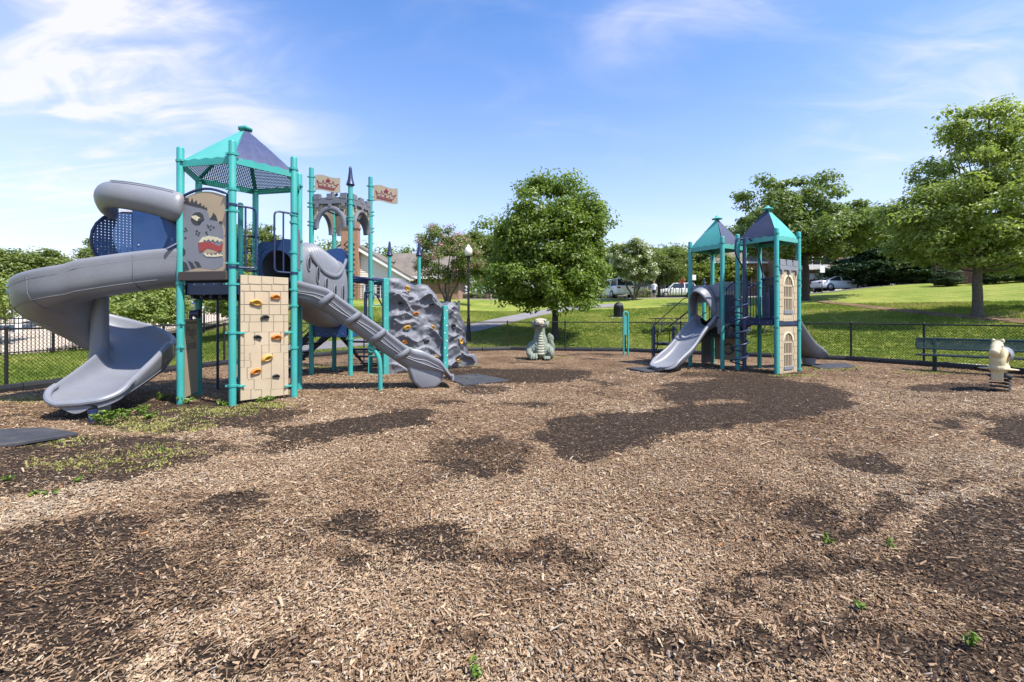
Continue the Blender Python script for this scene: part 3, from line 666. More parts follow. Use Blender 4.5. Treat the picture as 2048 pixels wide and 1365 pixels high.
# deck with its navy skirt and plank edge
mb = MB(); mb.prism([((p - O).x * .93, (p - O).y * .93) for p in HEX], O + UP * (DK - .06), (1, 0, 0), (0, 1, 0), 0, .06); mb.build('deck', M['deck'], BIG, bevel=.01)
mb = MB()
for a, b in ((A, B), (B, C), (C, D), (D, E), (E, P1), (P1, A)):
    mb.bar(a.lerp(b, .06).lerp(O, .06) + UP * (DK - .17), b.lerp(a, .06).lerp(O, .06) + UP * (DK - .17), .03, .2)
mb.build('deck_skirt', M['navy'], BIG, bevel=.006)
mb = MB()
for k in range(5): mb.bar(P1.lerp(A, .1 + .2 * k).lerp(O, .1) + UP * (DK - .30), D.lerp(E, .9 - .2 * k).lerp(O, .1) + UP * (DK - .30), .04, .06)
mb.build('deck_rib', M['deck'], BIG)
nP = (P1 - A).cross(UP).normalized() * -1
dPA = (A - P1).normalized(); nPA = dPA.cross(UP).normalized()       # points to the camera side
mb = MB(); mb.obox(P1 + nPA * .02 + UP * 2.06, dPA, UP, nPA, .03, .97, 0, .15, 0, .06); mb.build('edge_plank', M['brownpl'], BIG, bevel=.01)
mb = MB()
for k in range(5): bolt(mb, P1 + dPA * (.12 + .19 * k) + nPA * .03 + UP * 2.0, nPA)
mb.build('bolt', M['steel'], BIG, kind='stuff')
# roof
RB, RT = 4.08, 4.95
rc = [O + (p - O) * .985 + UP * RB for p in HEX]; ap = O + UP * RT
roof = MB(); roof.lathe([(.06, -.06), (.13, -.03), (.135, -.01), (.09, .02), (.04, .035), (.035, .05), (.01, .06)], ap, 6); roof = roof.build('roof_cap', M['teal'], BIG, smooth=True)
M['perf_navy'] = perf('perforated_navy_sheet', (.045, .055, .125), .024, .13); M['perf_dark'] = perf('perforated_roof_sheet', (.03, .04, .075), .032, .29)
M['perf_blue'] = perf('perforated_blue_sheet', (.020, .062, .19), .05, .20)
for i, mm in enumerate(('teal2', 'perf_navy', 'perf_dark', 'perf_dark', 'perf_dark', 'perf_dark')):
    a, b = rc[i], rc[(i + 1) % 6]; e = (b - a).normalized(); mid = (a + b) / 2; s = (ap - mid).normalized(); n = e.cross(s); up = n if n.z > 0 else -n
    mb = MB(); q = lambda f, w: mid + (ap - mid) * f + e * ((b - a).length / 2 * w * (1 - f))
    rows = [[q(f, w) + up * o_ for w in (-.985, -.5, 0, .5, .985)] for f, o_ in ((0, 0), (.04, .012), (.5, .014), (.97, .0))]
    mb.grid(rows if n.z > 0 else [r[::-1] for r in rows]); o = mb.build('roof_panel', M[mm], BIG, smooth=True)
    if 'perf' in mm: set_uv(o, e, s, mid)
    # fascia with a wavy top edge
    nn = Vector((mid - O)[:2] + (0,)).normalized() if False else Vector(((mid - O).x, (mid - O).y, 0)).normalized(); L_ = (b - a).length
    pr = [(-L_ * .44, -.10), (L_ * .44, -.10), (L_ * .46, -.05), (L_ * .45, 0)] + [(L_ * .45 - L_ * .9 * k / 16, .012 + .012 * math.cos(k * PI / 2)) for k in range(1, 16)] + [(-L_ * .45, 0), (-L_ * .46, -.05)]
    mb = MB(); U_ = e if e.cross(UP).dot(nn) > 0 else -e
    mb.prism(pr, mid + UP * .0 + nn * .0, U_, UP, 0, .025); mb.build('roof_fascia', M['teal'], BIG)
    rb = MB(); rb.bar(a + UP * .0, ap - UP * .05, .07, .02); rb.build('roof_rib', M['teal'], BIG)
# perch bar between the two rear posts
post(BIG, E.lerp(D, .72), 3.76, .05, clamps=())
pipe('fire_pole', [(-5.93, 9.17, -.1), (-5.93, 9.17, 2.05)], .024, 'navy', BIG)
# grab loops either side of the climbing wall, and the far one
def loop(p, d, w, z0, z1, bar=True, r=.018, name='grab_rail'):
    mb = MB(); mb.tube(rounded([p + UP * z1 + d * .0, p + d * w + UP * z1, p + d * w + UP * z0, p + UP * z0], .09), r, 8)
    if bar: mb.tube([p + d * w * .55 + UP * z0, p + d * w * .55 + UP * z1], r * .85, 8)
    mb.lathe([(.06, -.02), (.07, -.018), (.07, .018), (.06, .02)], p + UP * z1, 14); mb.lathe([(.06, -.02), (.07, -.018), (.07, .018), (.06, .02)], p + UP * z0, 14)
    return mb.build(name, M['navy'], BIG, smooth=True)
dAB = (B - A).normalized(); loop(A, dAB, .36, 2.28, 3.30); loop(B, -dAB, .34, 2.25, 3.32)
loop(D, (E - D).normalized(), .33, 2.4, 3.1, False); loop(E, (D - E).normalized(), .25, 2.2, 3.2, False)
# climbing wall panel below the roof front
nAB = dAB.cross(UP).normalized(); LAB = (B - A).length
def rel_blocks(parent, org, U, V, N_, rects, m, proud=.006, gap=.005, nm='stone_block'):
    for (u0, v0, u1, v1) in rects:
        mb = MB(); mb.obox(org, U, V, N_, u0 + gap, u1 - gap, v0 + gap, v1 - gap, -.004, proud); mb.build(nm, m, parent, bevel=.003)
org = A + dAB * .115 + UP * .06
mb = MB(); mb.obox(org, dAB, UP, nAB, 0, .79, 0, 2.10, -.03, .0); cw = mb.build('climbing_panel', M['beige2'], BIG, bevel=.004)
def px_panel(x, y):    # photo coords of the enlarged panel -> (u, v) on the panel
    u = (x - 640) / 425.0; yt = 48 + 22 * u; yb = 1105 - 45 * u; return (u * .79, (yb - y) / (yb - yt) * 2.10)
rowsY = [48, 130, 188, 300, 385, 445, 530, 640, 705, 768, 825, 925, 1010, 1100]
brk = [[640, 705, 820, 925, 1065], [640, 720, 820, 910, 1020, 1065], [640, 672, 760, 885, 990, 1065], [640, 672, 820, 885, 990, 1065], [640, 672, 720, 820, 925, 1020, 1065], [640, 712, 820, 925, 1020, 1065], [640, 672, 760, 885, 990, 1020, 1065],
       [640, 672, 820, 885, 990, 1065], [640, 672, 720, 820, 915, 1020, 1065], [640, 672, 728, 820, 905, 1020, 1065], [640, 697, 820, 905, 1020, 1065], [640, 755, 905, 1020, 1065], [640, 728, 820, 900, 1020, 1065]]
rects = []
for r_ in range(13):
    for a, b in zip(brk[r_][:-1], brk[r_][1:]):
        ym0, ym1 = rowsY[r_], rowsY[r_ + 1]; u0, v1 = px_panel(a, ym0); u1, v0 = px_panel(b, ym1); rects.append((max(u0, 0), max(0, v0), min(u1, .79), min(2.10, v1)))
rel_blocks(cw, org, dAB, UP, nAB, rects, M['beige'])
for (x, y, k, s, sp) in ((768, 285, 'yellow', .088, .25), (940, 237, 'orange', .075, .1), (846, 407, 'blackhold', .066, 0), (783, 573, 'blackhold', .06, .4), (950, 576, 'orange', .08, .15), (866, 752, 'yellow', .088, -.3), (768, 862, 'orange', .08, -.25), (946, 902, 'blackhold', .058, .2)):
    u, v = px_panel(x, y); hold(cw, org + dAB * u + UP * v + nAB * .006, nAB, k, s, sp)
for (p, d, zs) in ((A, dAB, (1.19, .31)), (B, -dAB, (1.18, .22))):
    for z in zs:
        mb = MB(); mb.obox(p + UP * z, d, UP, nAB, .04, .17, -.016, .016, -.02, .035); mb.lathe([(.02, 0), (.02, .012)], p + d * .16 + UP * z + nAB * .035, 10, nAB); mb.build('panel_bracket', M['teal'], BIG, bevel=.004)
# monster panel
pz0, pz1 = 2.20, 3.50
def mono(x, y):
    u = (x - 740) / 345.0; yb = 1230 + 35 * u; return (.045 + .86 * u, pz0 - .01 + (yb - y) / (yb - 600) * (pz1 - pz0 - .03))
mb = MB(); top = [(.05 + .85 * k / 14, pz1 - .055 + .10 * math.sin(PI * k / 14)) for k in range(15)]
mb.prism([(.05, pz0), (.90, pz0)] + top[::-1], P1 + nPA * .0, dPA, UP, -.02, .004); mp_ = mb.build('animal_panel', M['mtan'], BIG, label='tan panel printed with a roaring grey monster head')
def printed(polys, m, t, nm='print'):
    mb = MB()
    for pl in polys: mb.prism([mono(*q) for q in pl], P1, dPA, UP, .0, t)
    return mb.build(nm, M[m], mp_)
circ = lambda x, y, r, sx=1: [(x + r * sx * math.cos(a * PI / 6), y + r * math.sin(a * PI / 6)) for a in range(12)]
printed([[(742, 655), (790, 660), (850, 685), (900, 700), (945, 735), (948, 760), (955, 790), (1010, 815), (1050, 850), (1062, 900), (1060, 975), (1058, 1010), (1050, 1075), (1055, 1122), (1063, 1140), (1060, 1200), (1030, 1220), (990, 1230), (930, 1212), (860, 1195), (800, 1205), (775, 1228), (742, 1228)]], 'mgrey', .006)
printed([[(742, 610), (790, 603), (790, 625), (805, 645), (818, 605), (832, 650), (852, 625), (862, 668), (885, 650), (895, 685), (912, 672), (920, 700), (932, 690), (938, 718), (890, 695), (840, 680), (785, 660), (742, 640)],
         [(955, 795), (975, 770), (985, 742), (1005, 770), (1018, 815), (985, 805)], [(810, 790), (818, 750), (845, 730), (880, 730), (905, 755), (915, 800), (890, 815), (880, 840), (845, 838), (820, 815)],
         [(742, 1010), (765, 1040), (765, 1075), (742, 1090)], [(742, 1125), (775, 1150), (795, 1205), (742, 1215)], [(785, 1128), (820, 1150), (845, 1195), (815, 1200)], [(835, 1138), (870, 1150), (892, 1195), (860, 1195)], circ(1040, 830, 12)]
        + [circ(x, y, r, .9) for x, y, r in ((765, 860, 10), (758, 880, 8), (778, 876, 7), (856, 888, 10), (876, 905, 9), (852, 912, 8), (868, 925, 8), (948, 862, 10), (968, 855, 8), (988, 869, 9), (963, 884, 9), (940, 845, 6), (930, 905, 9), (938, 922, 7), (765, 937, 9))], 'mdark', .009)
printed([[(812, 757), (850, 755), (885, 780), (860, 805), (820, 775)], [(870, 985), (900, 945), (950, 938), (1010, 955), (1060, 985), (1055, 1000), (1045, 985), (1035, 1005), (1020, 980), (1000, 995), (985, 970), (965, 985), (950, 965), (930, 980), (915, 965), (905, 985)],
         [(905, 1080), (930, 1110), (1000, 1122), (1056, 1120), (1040, 1100), (1030, 1115), (1018, 1090), (1005, 1112), (985, 1095), (970, 1112), (950, 1085), (940, 1105), (925, 1075)]], 'mcream', .012)
printed([[(868, 990), (900, 986), (960, 990), (1000, 1015), (1030, 1035), (1058, 1010), (1050, 1075), (1020, 1082), (985, 1060), (950, 1040), (920, 1050), (880, 1072)]], 'mred', .012)
printed([[(905, 1070), (940, 1046), (985, 1064), (1025, 1085), (985, 1093), (940, 1085)]], 'mtan', .012)
printed([circ(884, 798, 17)], 'mdark', .016, 'pupil')
fr = [(P1 + dPA * .03 + UP * (pz0 - .03)), ] + [P1 + dPA * (.03 + .89 * k / 12) + UP * (pz1 - .02 + .11 * math.sin(PI * k / 12)) for k in range(13)] + [P1 + dPA * .92 + UP * (pz0 - .03)]
MB().tube(fr, .022, 8).build('panel_frame', M['navy'], BIG, smooth=True)
MB().tube([P1 + UP * 3.47, P1 + dPA * .05 + UP * 3.49], .02, 8).tube([A + UP * 3.55, A - dPA * .08 + UP * 3.5], .02, 8).build('frame_lug', M['navy'], BIG)
mb = MB()
for x, y in ((757, 628), (1072, 618), (757, 870), (1072, 940), (770, 1222), (950, 1245), (1062, 1250)):
    u, v = mono(x, y); bolt(mb, P1 + dPA * u + UP * v + nPA * .006, nPA, .011)
mb.build('panel_bolt', M['steel'], BIG, kind='stuff')
# engraved tan panel under the deck, facing the slide side
dEP = (P1 - E).normalized(); nEP = dEP.cross(UP).normalized()
if nEP.dot(P1 - O) > 0: nEP = -nEP
o0 = E + dEP * .10; mb = MB(); mb.obox(o0, dEP, UP, nEP, 0, .82, .06, 1.42, -.015, .015); tk = mb.build('talk_panel', M['beige'], BIG, bevel=.006)
mb = MB(); mb.obox(o0, dEP, UP, nEP, .08, .74, 1.34, 1.37, .014, .022)
for k, (u, v, l, sl_) in enumerate(((.05, .95, .2, .06), (.55, .9, .2, .05), (.4, .72, .25, 0), (.4, .66, .25, 0), (.4, .60, .25, 0), (.4, .54, .25, 0), (.4, .47, .25, 0), (.05, .62, .15, .05), (.05, .42, .15, .05), (.1, .36, .35, -.2), (.1, .28, .35, -.22), (.1, .18, .3, -.2), (.62, .78, .15, .04), (.62, .5, .15, .04))):
    mb.stroke([(u, v), (u + l, v + sl_)], .016, o0 + nEP * .014, dEP if dEP.cross(UP).dot(nEP) > 0 else dEP, UP, 0, .006)
mb.build('groove', M['beige2'], tk)
def text(body, size, o, U, V, m, parent, name='lettering', depth=.002):
    c = bpy.data.curves.new(name, 'FONT'); c.body = body; c.size = size; c.extrude = depth; c.align_x = 'CENTER'; c.resolution_u = 2
    t = bpy.data.objects.new(name, c); N_ = Vector(U).cross(Vector(V)).normalized()
    t.matrix_world = Matrix(((U[0], V[0], N_.x, o[0]), (U[1], V[1], N_.y, o[1]), (U[2], V[2], N_.z, o[2]), (0, 0, 0, 1)))
    COL.objects.link(t); bpy.context.view_layer.update(); me = bpy.data.meshes.new_from_object(t); mw = t.matrix_world.copy(); me.transform(mw); bpy.data.objects.remove(t)
    me.materials.clear(); me.materials.append(M[m]); o2 = bpy.data.objects.new(name, me); COL.objects.link(o2)
    if parent is not None: attach(o2, parent)
    return o2
tu = dEP if dEP.cross(UP).dot(nEP) > 0 else -dEP
text('Magic', .26, o0 + dEP * .41 + UP * 1.12 + nEP * .016, tu, UP, 'beige2', tk); text('Speak', .26, o0 + dEP * .41 + UP * .88 + nEP * .016, tu, UP, 'beige2', tk)
mb = MB(); mb.lathe([(.05, -.06), (.06, 0), (.095, .07), (.10, .085), (.085, .085), (.05, .02), (.01, .0)], o0 + dEP * .38 + UP * 1.52 + nEP * .05, 18, nEP); mb.tube([o0 + dEP * .38 + UP * 1.50, o0 + dEP * .38 + UP * 1.4], .03, 8); mb.build('talk_tube', M['navy'], BIG, smooth=True)

# ---- spiral slide
hS = Vector((-.943, -.332, 0)); nS = Vector((-.332, .943, 0)); S0 = (P1 + E) / 2 + UP * 0; RM = .59
SC = S0 + hS * 1.55 + nS * RM                # axis of the spiral
ST = []                                      # stations: inner pt, outer pt, bed z, inner lip, outer wall, column blend
for k in range(10):
    f = k / 10; c = S0 + hS * (1.55 * f + .02); ST.append((c + nS * .44, c - nS * .46, 2.12 - .28 * f ** 1.3, .36 * (1 - f) + .30 * f, .46 - .02 * f, f, 0))
th0, th1 = -70.6, -342
zk = [(-70.6, 1.83), (-130, 1.62), (-180, 1.40), (-235, 1.10), (-270, .90), (-310, .69), (-342, .56)]
for k in range(41):
    th = th0 + (th1 - th0) * k / 40; z = float(np.interp(-th, [-q[0] for q in zk], [q[1] for q in zk])); d = Vector((math.cos(R(th)), math.sin(R(th)), 0)); f = k / 40
    ST.append((SC + d * .13, SC + d * 1.02, z, .30, .42 - .06 * f, 1, float(np.interp(-th, [70, 120, 190, 240, 275, 310], [0, .30, .44, .34, .10, 0]))))
d = Vector((math.cos(R(th1)), math.sin(R(th1)), 0)); hE = Vector((math.sin(R(th1)), -math.cos(R(th1)), 0)); LX = 2.12
EP0 = SC + d * RM; EP1 = Vector((-6.47, 7.42, 0)); EP2 = Vector((-6.17, 6.42, 0)); LIPZ = 0
for k in range(1, 23):
    f = .86 * k / 14 if k <= 14 else .86 + .14 * math.sin((k - 14) / 8 * PI / 2); c = SC + d * RM + hE * (LX * f); w = .46 + .03 * f; e = max(0, (f - .86) / .14); rnd = math.sqrt(max(.03, 1 - .80 * e * e))
    tt = f; c = EP0 * (1 - tt) ** 2 + EP1 * (2 * tt * (1 - tt)) + EP2 * tt * tt; tg = ((EP1 - EP0) * (1 - tt) + (EP2 - EP1) * tt).normalized(); d = Vector((-tg.y, tg.x, 0)); w = .445 - .03 * f
    ST.append((c - d * w * rnd, c + d * w * rnd, .56 - .33 * f ** .8 - .02 * e, (.30 * (1 - f) + .10) * (1 - .75 * e), (.37 * (1 - f) + .10) * (1 - .75 * e), 1 - min(1, f * 3), 0))
def prof_station(s):
    pi_, po, z, li, lo, cb = s[:6]; v = po - pi_; w = v.length; v = v / w
    pts = [(-.012, li), (.02, li * .55), (min(.09, w * .2), li * .16), (min(.20, w * .35), .03), (w * .5, .0), (w - min(.25, w * .32), .03), (w - min(.10, w * .2), lo * .30), (w - .03, lo * .72), (w - .005, lo)]
    return [pi_ + v * a + UP * (z + b) for a, b in pts], v
ins = [prof_station(s) for s in ST]
mb = MB(); thk = .045; rows = []
for (pp, v), s in zip(ins, ST):
    lo = s[4]; w = (s[1] - s[0]).length; z = s[2]; rr = .045
    rim = [s[0] + v * (w + a) + UP * (z + lo + b) for a, b in ((.01, .035), (.045, .05), (.085, .03), (.10, -.02), (.085, -.10))]
    dp = s[6]; out = [s[0] + v * (w + .075) + UP * (z + lo * .25), s[0] + v * (w + .02) + UP * (z - .01), s[0] + v * (w - min(.10, w * .2)) + UP * (z - .10 - dp * .15), s[0] + v * (w * .5) + UP * (z - .13 - dp * .55), s[0] + v * min(.15, w * .25) + UP * (z - .08 - dp), s[0] + v * -.03 + UP * (z + .02 - dp), s[0] + v * -.06 + UP * (z + s[3] - .02), s[0] + v * -.035 + UP * (z + s[3] + .03)]
    rows.append(pp + rim + out)
mb.grid(rows, False, True); n_ = len(rows[0]); mb.add(rows[0], [tuple(range(n_))]); mb.add(rows[-1], [tuple(range(n_ - 1, -1, -1))])
sp = mb.build('spiral_slide', M['grey'], BIG, smooth=True, ang=70)
sb = sp.modifiers.new('sub', 'SUBSURF'); sb.levels = 1; sb.render_levels = 1
MB().lathe([(.20, .52), (.155, .7), (.135, .88), (.13, 1.7), (.15, 2.05), (.10, 2.12)], SC, 20).build('slide_column', M['grey'], sp, smooth=True)
# moulded seam lines, following the skin
def seam(ridx, k0, k1, off=.004): return MB().tube([Vector(rows[i][ridx]) for i in range(k0, k1)], .006, 5).build('seam', M['grey'], sp, smooth=True)
for r_, a, b in ((13, 0, 30), (15, 2, 44), (14, 40, 66)): seam(r_, a, b)
for k in (4, 14, 20): MB().tube([Vector(q) for q in rows[k][12:18]], .007, 5).build('seam', M['grey'], sp, smooth=True)
f0 = EP0 * .09 + EP1 * .42 + EP2 * .49; MB().tube([rows[k_][0] for k_ in range(-10, 0)] + [Vector(rows[-1][i_]) for i_ in (3, 5)] + [rows[k_][11] for k_ in range(-1, -11, -1)], .045, 10).build('slide_lip', M['grey'], sp, smooth=True)
mb = MB(); mb.bar(f0 + UP * -.12, f0 + UP * .24, .34, .16, (d.x, d.y, 0)); mb.build('slide_foot', M['concrete'], sp, bevel=.02)
pf = Vector((-5.86, 6.36, 0))
mb = MB(); mb.lathe([(.05, -.25), (.05, .16)], (pf.x, pf.y, 0), 14); mb.build('support_post', M['navy'], sp, smooth=True)
# hood over its entrance: far blue wall, front arcs and the fat grey canopy roll
bk = S0 + nS * .40
o = MB().prism([(0, 2.25), (.12, 2.2), (1.0, 2.05), (1.0, 3.40), (.5, 3.42), (0, 3.38)], bk, hS, UP, -.015, .015).build('hood_wall', M['bluepanel'], BIG, bevel=.006)
wl = S0 + hS * 1.0 + nS * .40; dl = (hS * .8 - nS * .6).normalized()
ar_ = [(.56 * math.sin(PI * k / 12) * 1.0, 2.78 - .56 * math.cos(PI * k / 12)) for k in range(13)]
o = MB().prism([(0, 2.2)] + ar_[1:-1] + [(0, 3.36)], wl, dl, UP, -.012, .012).build('hood_wing', M['perf_blue'], BIG); set_uv(o, dl, UP, wl)
MB().tube([wl + dl * u + UP * v for u, v in ar_], .024, 8).build('hood_rail', M['navy'], BIG, smooth=True)
MB().bar(wl + UP * 2.2, wl + UP * 3.36, .03, .03, hS).build('hood_batten', M['bluepanel'], BIG)
fw = S0 - nS * .42
arc2 = [fw + hS * (.30 - .34 * math.sin(PI / 2 * k / 10)) + UP * (3.14 - .56 * (1 - math.cos(PI / 2 * k / 10))) for k in range(11)]
MB().tube(arc2, .026, 8).build('hood_rail', M['navy'], BIG, smooth=True)
MB().tube([P1 + UP * 2.72, P1 + hS * .16 - nS * .1 + UP * 2.58], .024, 8).build('hood_rail', M['navy'], BIG, smooth=True)
o = MB().prism([(-.04, 2.62), (.05, 2.66), (.22, 2.85), (.30, 3.14), (-.04, 3.2)], fw, hS, UP, -.01, .01).build('hood_wing', M['perf_blue'], BIG); set_uv(o, hS, UP, fw)
mb = MB()
for u, v in ((.9, 2.75), (.15, 3.2)): bolt(mb, bk + hS * u + UP * v - nS * .02, -nS, .02)
for u, v in ((.15, 3.15), (.42, 3.0), (.2, 2.95)): bolt(mb, wl + dl * u + UP * v - Vector((dl.y, -dl.x, 0)) * -.02, (dl.y, -dl.x, 0), .018)
mb.build('hood_bolt', M['steel'], BIG, kind='stuff')
hc = [S0 + hS * a - nS * b + UP * z for a, b, z in ((-.06, .48, 3.30), (.06, .48, 3.32), (.25, .47, 3.37), (.5, .45, 3.42), (.8, .40, 3.46), (1.02, .30, 3.48), (1.16, .12, 3.46), (1.22, -.08, 3.36), (1.20, -.24, 3.18))]
hc = smoothpath(hc, 4); rr = np.interp(np.linspace(0, 1, len(hc)), [0, .03, .1, .35, .7, .9, 1], [.14, .22, .26, .235, .215, .17, .06])
MB().tube(hc, list(rr), 20, flat=(.8, 1.0)).build('hood_canopy', M['grey'], BIG, smooth=True, ang=70)
rows2 = 0 and [[S0 + hS * (1.15 * i / 8) + nS * (-.42 + .86 * j / 6) + UP * (3.30 + .10 * i / 8 + .16 * math.sin(PI * j / 6)) for j in range(7)] for i in range(9)]
for off in (.5, .9): MB().tube([hc[k] + UP * (rr[k] * .9) - nS * (rr[k] * off) * .6 for k in range(4, 20)], .008, 5).build('hood_seam', M['grey'], BIG, smooth=True)

# ---- straight ribbed slide from the right side of the hexagon
T0 = (B + C) / 2; hT = Vector((.951, .309, 0)); nT = Vector((.309, -.951, 0))       # nT: camera side
rimS = [0, .57, 1.09, 1.58, 2.02, 2.19, 2.41, 2.71, 2.86, 2.93]; rimZ = [2.13, 1.98, 1.585, 1.225, .865, .77, .72, .56, .34, .24]
bedS = [0, .35, .57, 1.09, 1.58, 2.02, 2.3, 2.6, 2.86, 2.93]; bedZ = [1.84, 1.78, 1.66, 1.27, .90, .58, .47, .40, .30, .20]
rows = []; prof = {}
for k in range(49):
    s = 2.93 * k / 48 + .02; zr = float(np.interp(s, rimS, rimZ)); zb = float(np.interp(s, bedS, bedZ)); zr = max(zr, zb + .03); w = .29; c = T0 + hT * s
    q = lambda a, z: c + nT * a + UP * z
    low = zb - .11 * max(0, 1 - max(0, s - 2.3) / .5) - .03
    sec = [q(-w + .05, zb + .02), q(-w + .01, zb + .12 * (zr - zb) / .3), q(-w, zr - .02), q(-w - .03, zr + .025), q(-w - .08, zr + .01), q(-w - .085, zr - .06), q(-w - .04, zr - .12), q(-w - .05, zb), q(-w + .06, low), q(0, low - .03), q(w - .06, low), q(w + .05, zb), q(w + .04, max(zb, zr - .12)), q(w + .085, zr - .06), q(w + .08, zr + .01), q(w + .03, zr + .025), q(w, zr - .02), q(w - .01, zb + .12 * (zr - zb) / .3), q(w - .05, zb + .02), q(0, zb)]
    rows.append(sec); prof[k] = (s, zr, zb, c)
mb = MB(); mb.grid(rows, False, True); mb.add(rows[0], [tuple(range(20))]); mb.add(rows[-1], [tuple(range(19, -1, -1))])
ts = mb.build('ribbed_slide', M['grey'], BIG, smooth=True, ang=60); sb = ts.modifiers.new('sub', 'SUBSURF'); sb.levels = 1; sb.render_levels = 1
MB().tube([rows[48][k] for k in range(4, 17)], .03, 8).build('slide_lip', M['grey'], ts, smooth=True)
for s in (.52, 1.0, 1.46, 1.93):      # straps across the side, leaning back
    pts = []
    for f in np.linspace(0, 1, 7):
        ss = s + .16 - .26 * f; zr = float(np.interp(ss, rimS, rimZ)); zb = float(np.interp(ss, bedS, bedZ)); pts.append(T0 + hT * ss + nT * (.36 + .03 * math.sin(PI * f) + (-.10 * max(0, f - .8) * 5)) + UP * (zr * (1 - f) + (zb - .08) * f + .0))
    MB().tube(pts, .055, 10, flat=(.7, 1)).build('slide_strap', M['grey'], ts, smooth=True)
mb = MB()
for off, amp in ((.35, .035), (.68, .03)):
    pts = []
    for k in range(46):
        s, zr, zb, c = prof[k]; f = off + amp * math.sin(s * 6.5 + off * 5) / max(.15, zr - zb + .05); f = min(max(f, .1), .95); wv = .29 + .044; pts.append(c + nT * (wv + .006) + UP * ((zr - .10) * (1 - f) + (zb) * f))
    mb.tube(pts, .009, 5)
mb.build('moulded_line', M['greydk'], ts, smooth=True)
c = T0 + hT * 2.52
MB().prism([(2.02, .56), (2.80, .36), (2.74, .10), (2.62, .0), (2.32, -.02), (2.16, .14)], T0, hT, UP, -.27, .27).build('slide_foot', M['grey'], ts, smooth=True, bevel=.06, seg=3)
pl = smoothpath([T0 + hT * 1.30 + nT * .22 + UP * .86, T0 + hT * 1.42 + nT * .22 + UP * .8, T0 + hT * 1.52 + nT * .24 + UP * .55, T0 + hT * 1.53 + nT * .24 - UP * .1], 5)
MB().tube(pl, .045, 12).build('support_leg', M['teal'], ts, smooth=True)
o = MB().prism([(-.04, 1.62), (.62, 1.62), (.62, 2.1), (-.04, 2.1)], T0 - nT * -.32 - hT * .02, -nT, UP, -.015, .015).build('slide_entry_panel', M['greydk'], BIG, bevel=.006)
o = MB().prism([(-.3, 2.35), (.3, 2.35), (.3, 3.0), (.15, 3.15), (-.15, 3.15), (-.3, 3.0)], T0 + hT * .02, nT, UP, -.012, .012).build('slide_hood_panel', M['greydk'], BIG, bevel=.01)

# ---- castle tower
cL = Vector((-5.05, 11.46, 0)); cR = Vector((-3.838, 12.34, 0)); cF = Vector((-4.008, 11.29, 0)); cB = Vector((-4.888, 12.51, 0))
CD = 1.22
post(BIG, cL, 5.2, clamps=(4.98, 4.62, 4.32, 4.22, 3.85, 3.76, 1.35, .95), dome=False); post(BIG, cR, 5.24, clamps=(5.0, 4.62, 4.3, 4.2, 3.85, 3.76, 2.15, .6), dome=False)
post(BIG, cF, 4.74, clamps=(4.38, 4.25, 3.93, 3.85, 2.6, 1.92, .9), dome=False); post(BIG, cB, 4.82, clamps=(4.3, 3.9, 3.8, 1.2), dome=False)
cone_cap(BIG, cF, 4.72); cone_cap(BIG, cB, 4.80)
mb = MB(); cc = (cL + cR) / 2
mb.prism([((p - cc).x * .92, (p - cc).y * .92) for p in (cL, cF, cR, cB)], cc + UP * (CD - .06), (1, 0, 0), (0, 1, 0), 0, .06); mb.build('deck', M['deck'], BIG)
mb = MB()
for a, b in ((cL, cF), (cF, cR), (cR, cB), (cB, cL)): mb.bar(a.lerp(b, .08) + UP * (CD - .12), b.lerp(a, .08) + UP * (CD - .12), .035, .30)
mb.build('deck_skirt', M['bluepanel'], BIG, bevel=.006)
mb = MB(); dd = (cF - cL).normalized(); nn = dd.cross(UP).normalized()
for k in range(4): bolt(mb, cL + dd * (.2 + .22 * k) + nn * .02 + UP * 1.03, nn, .014)
mb.build('skirt_bolt', M['steel'], BIG, kind='stuff')
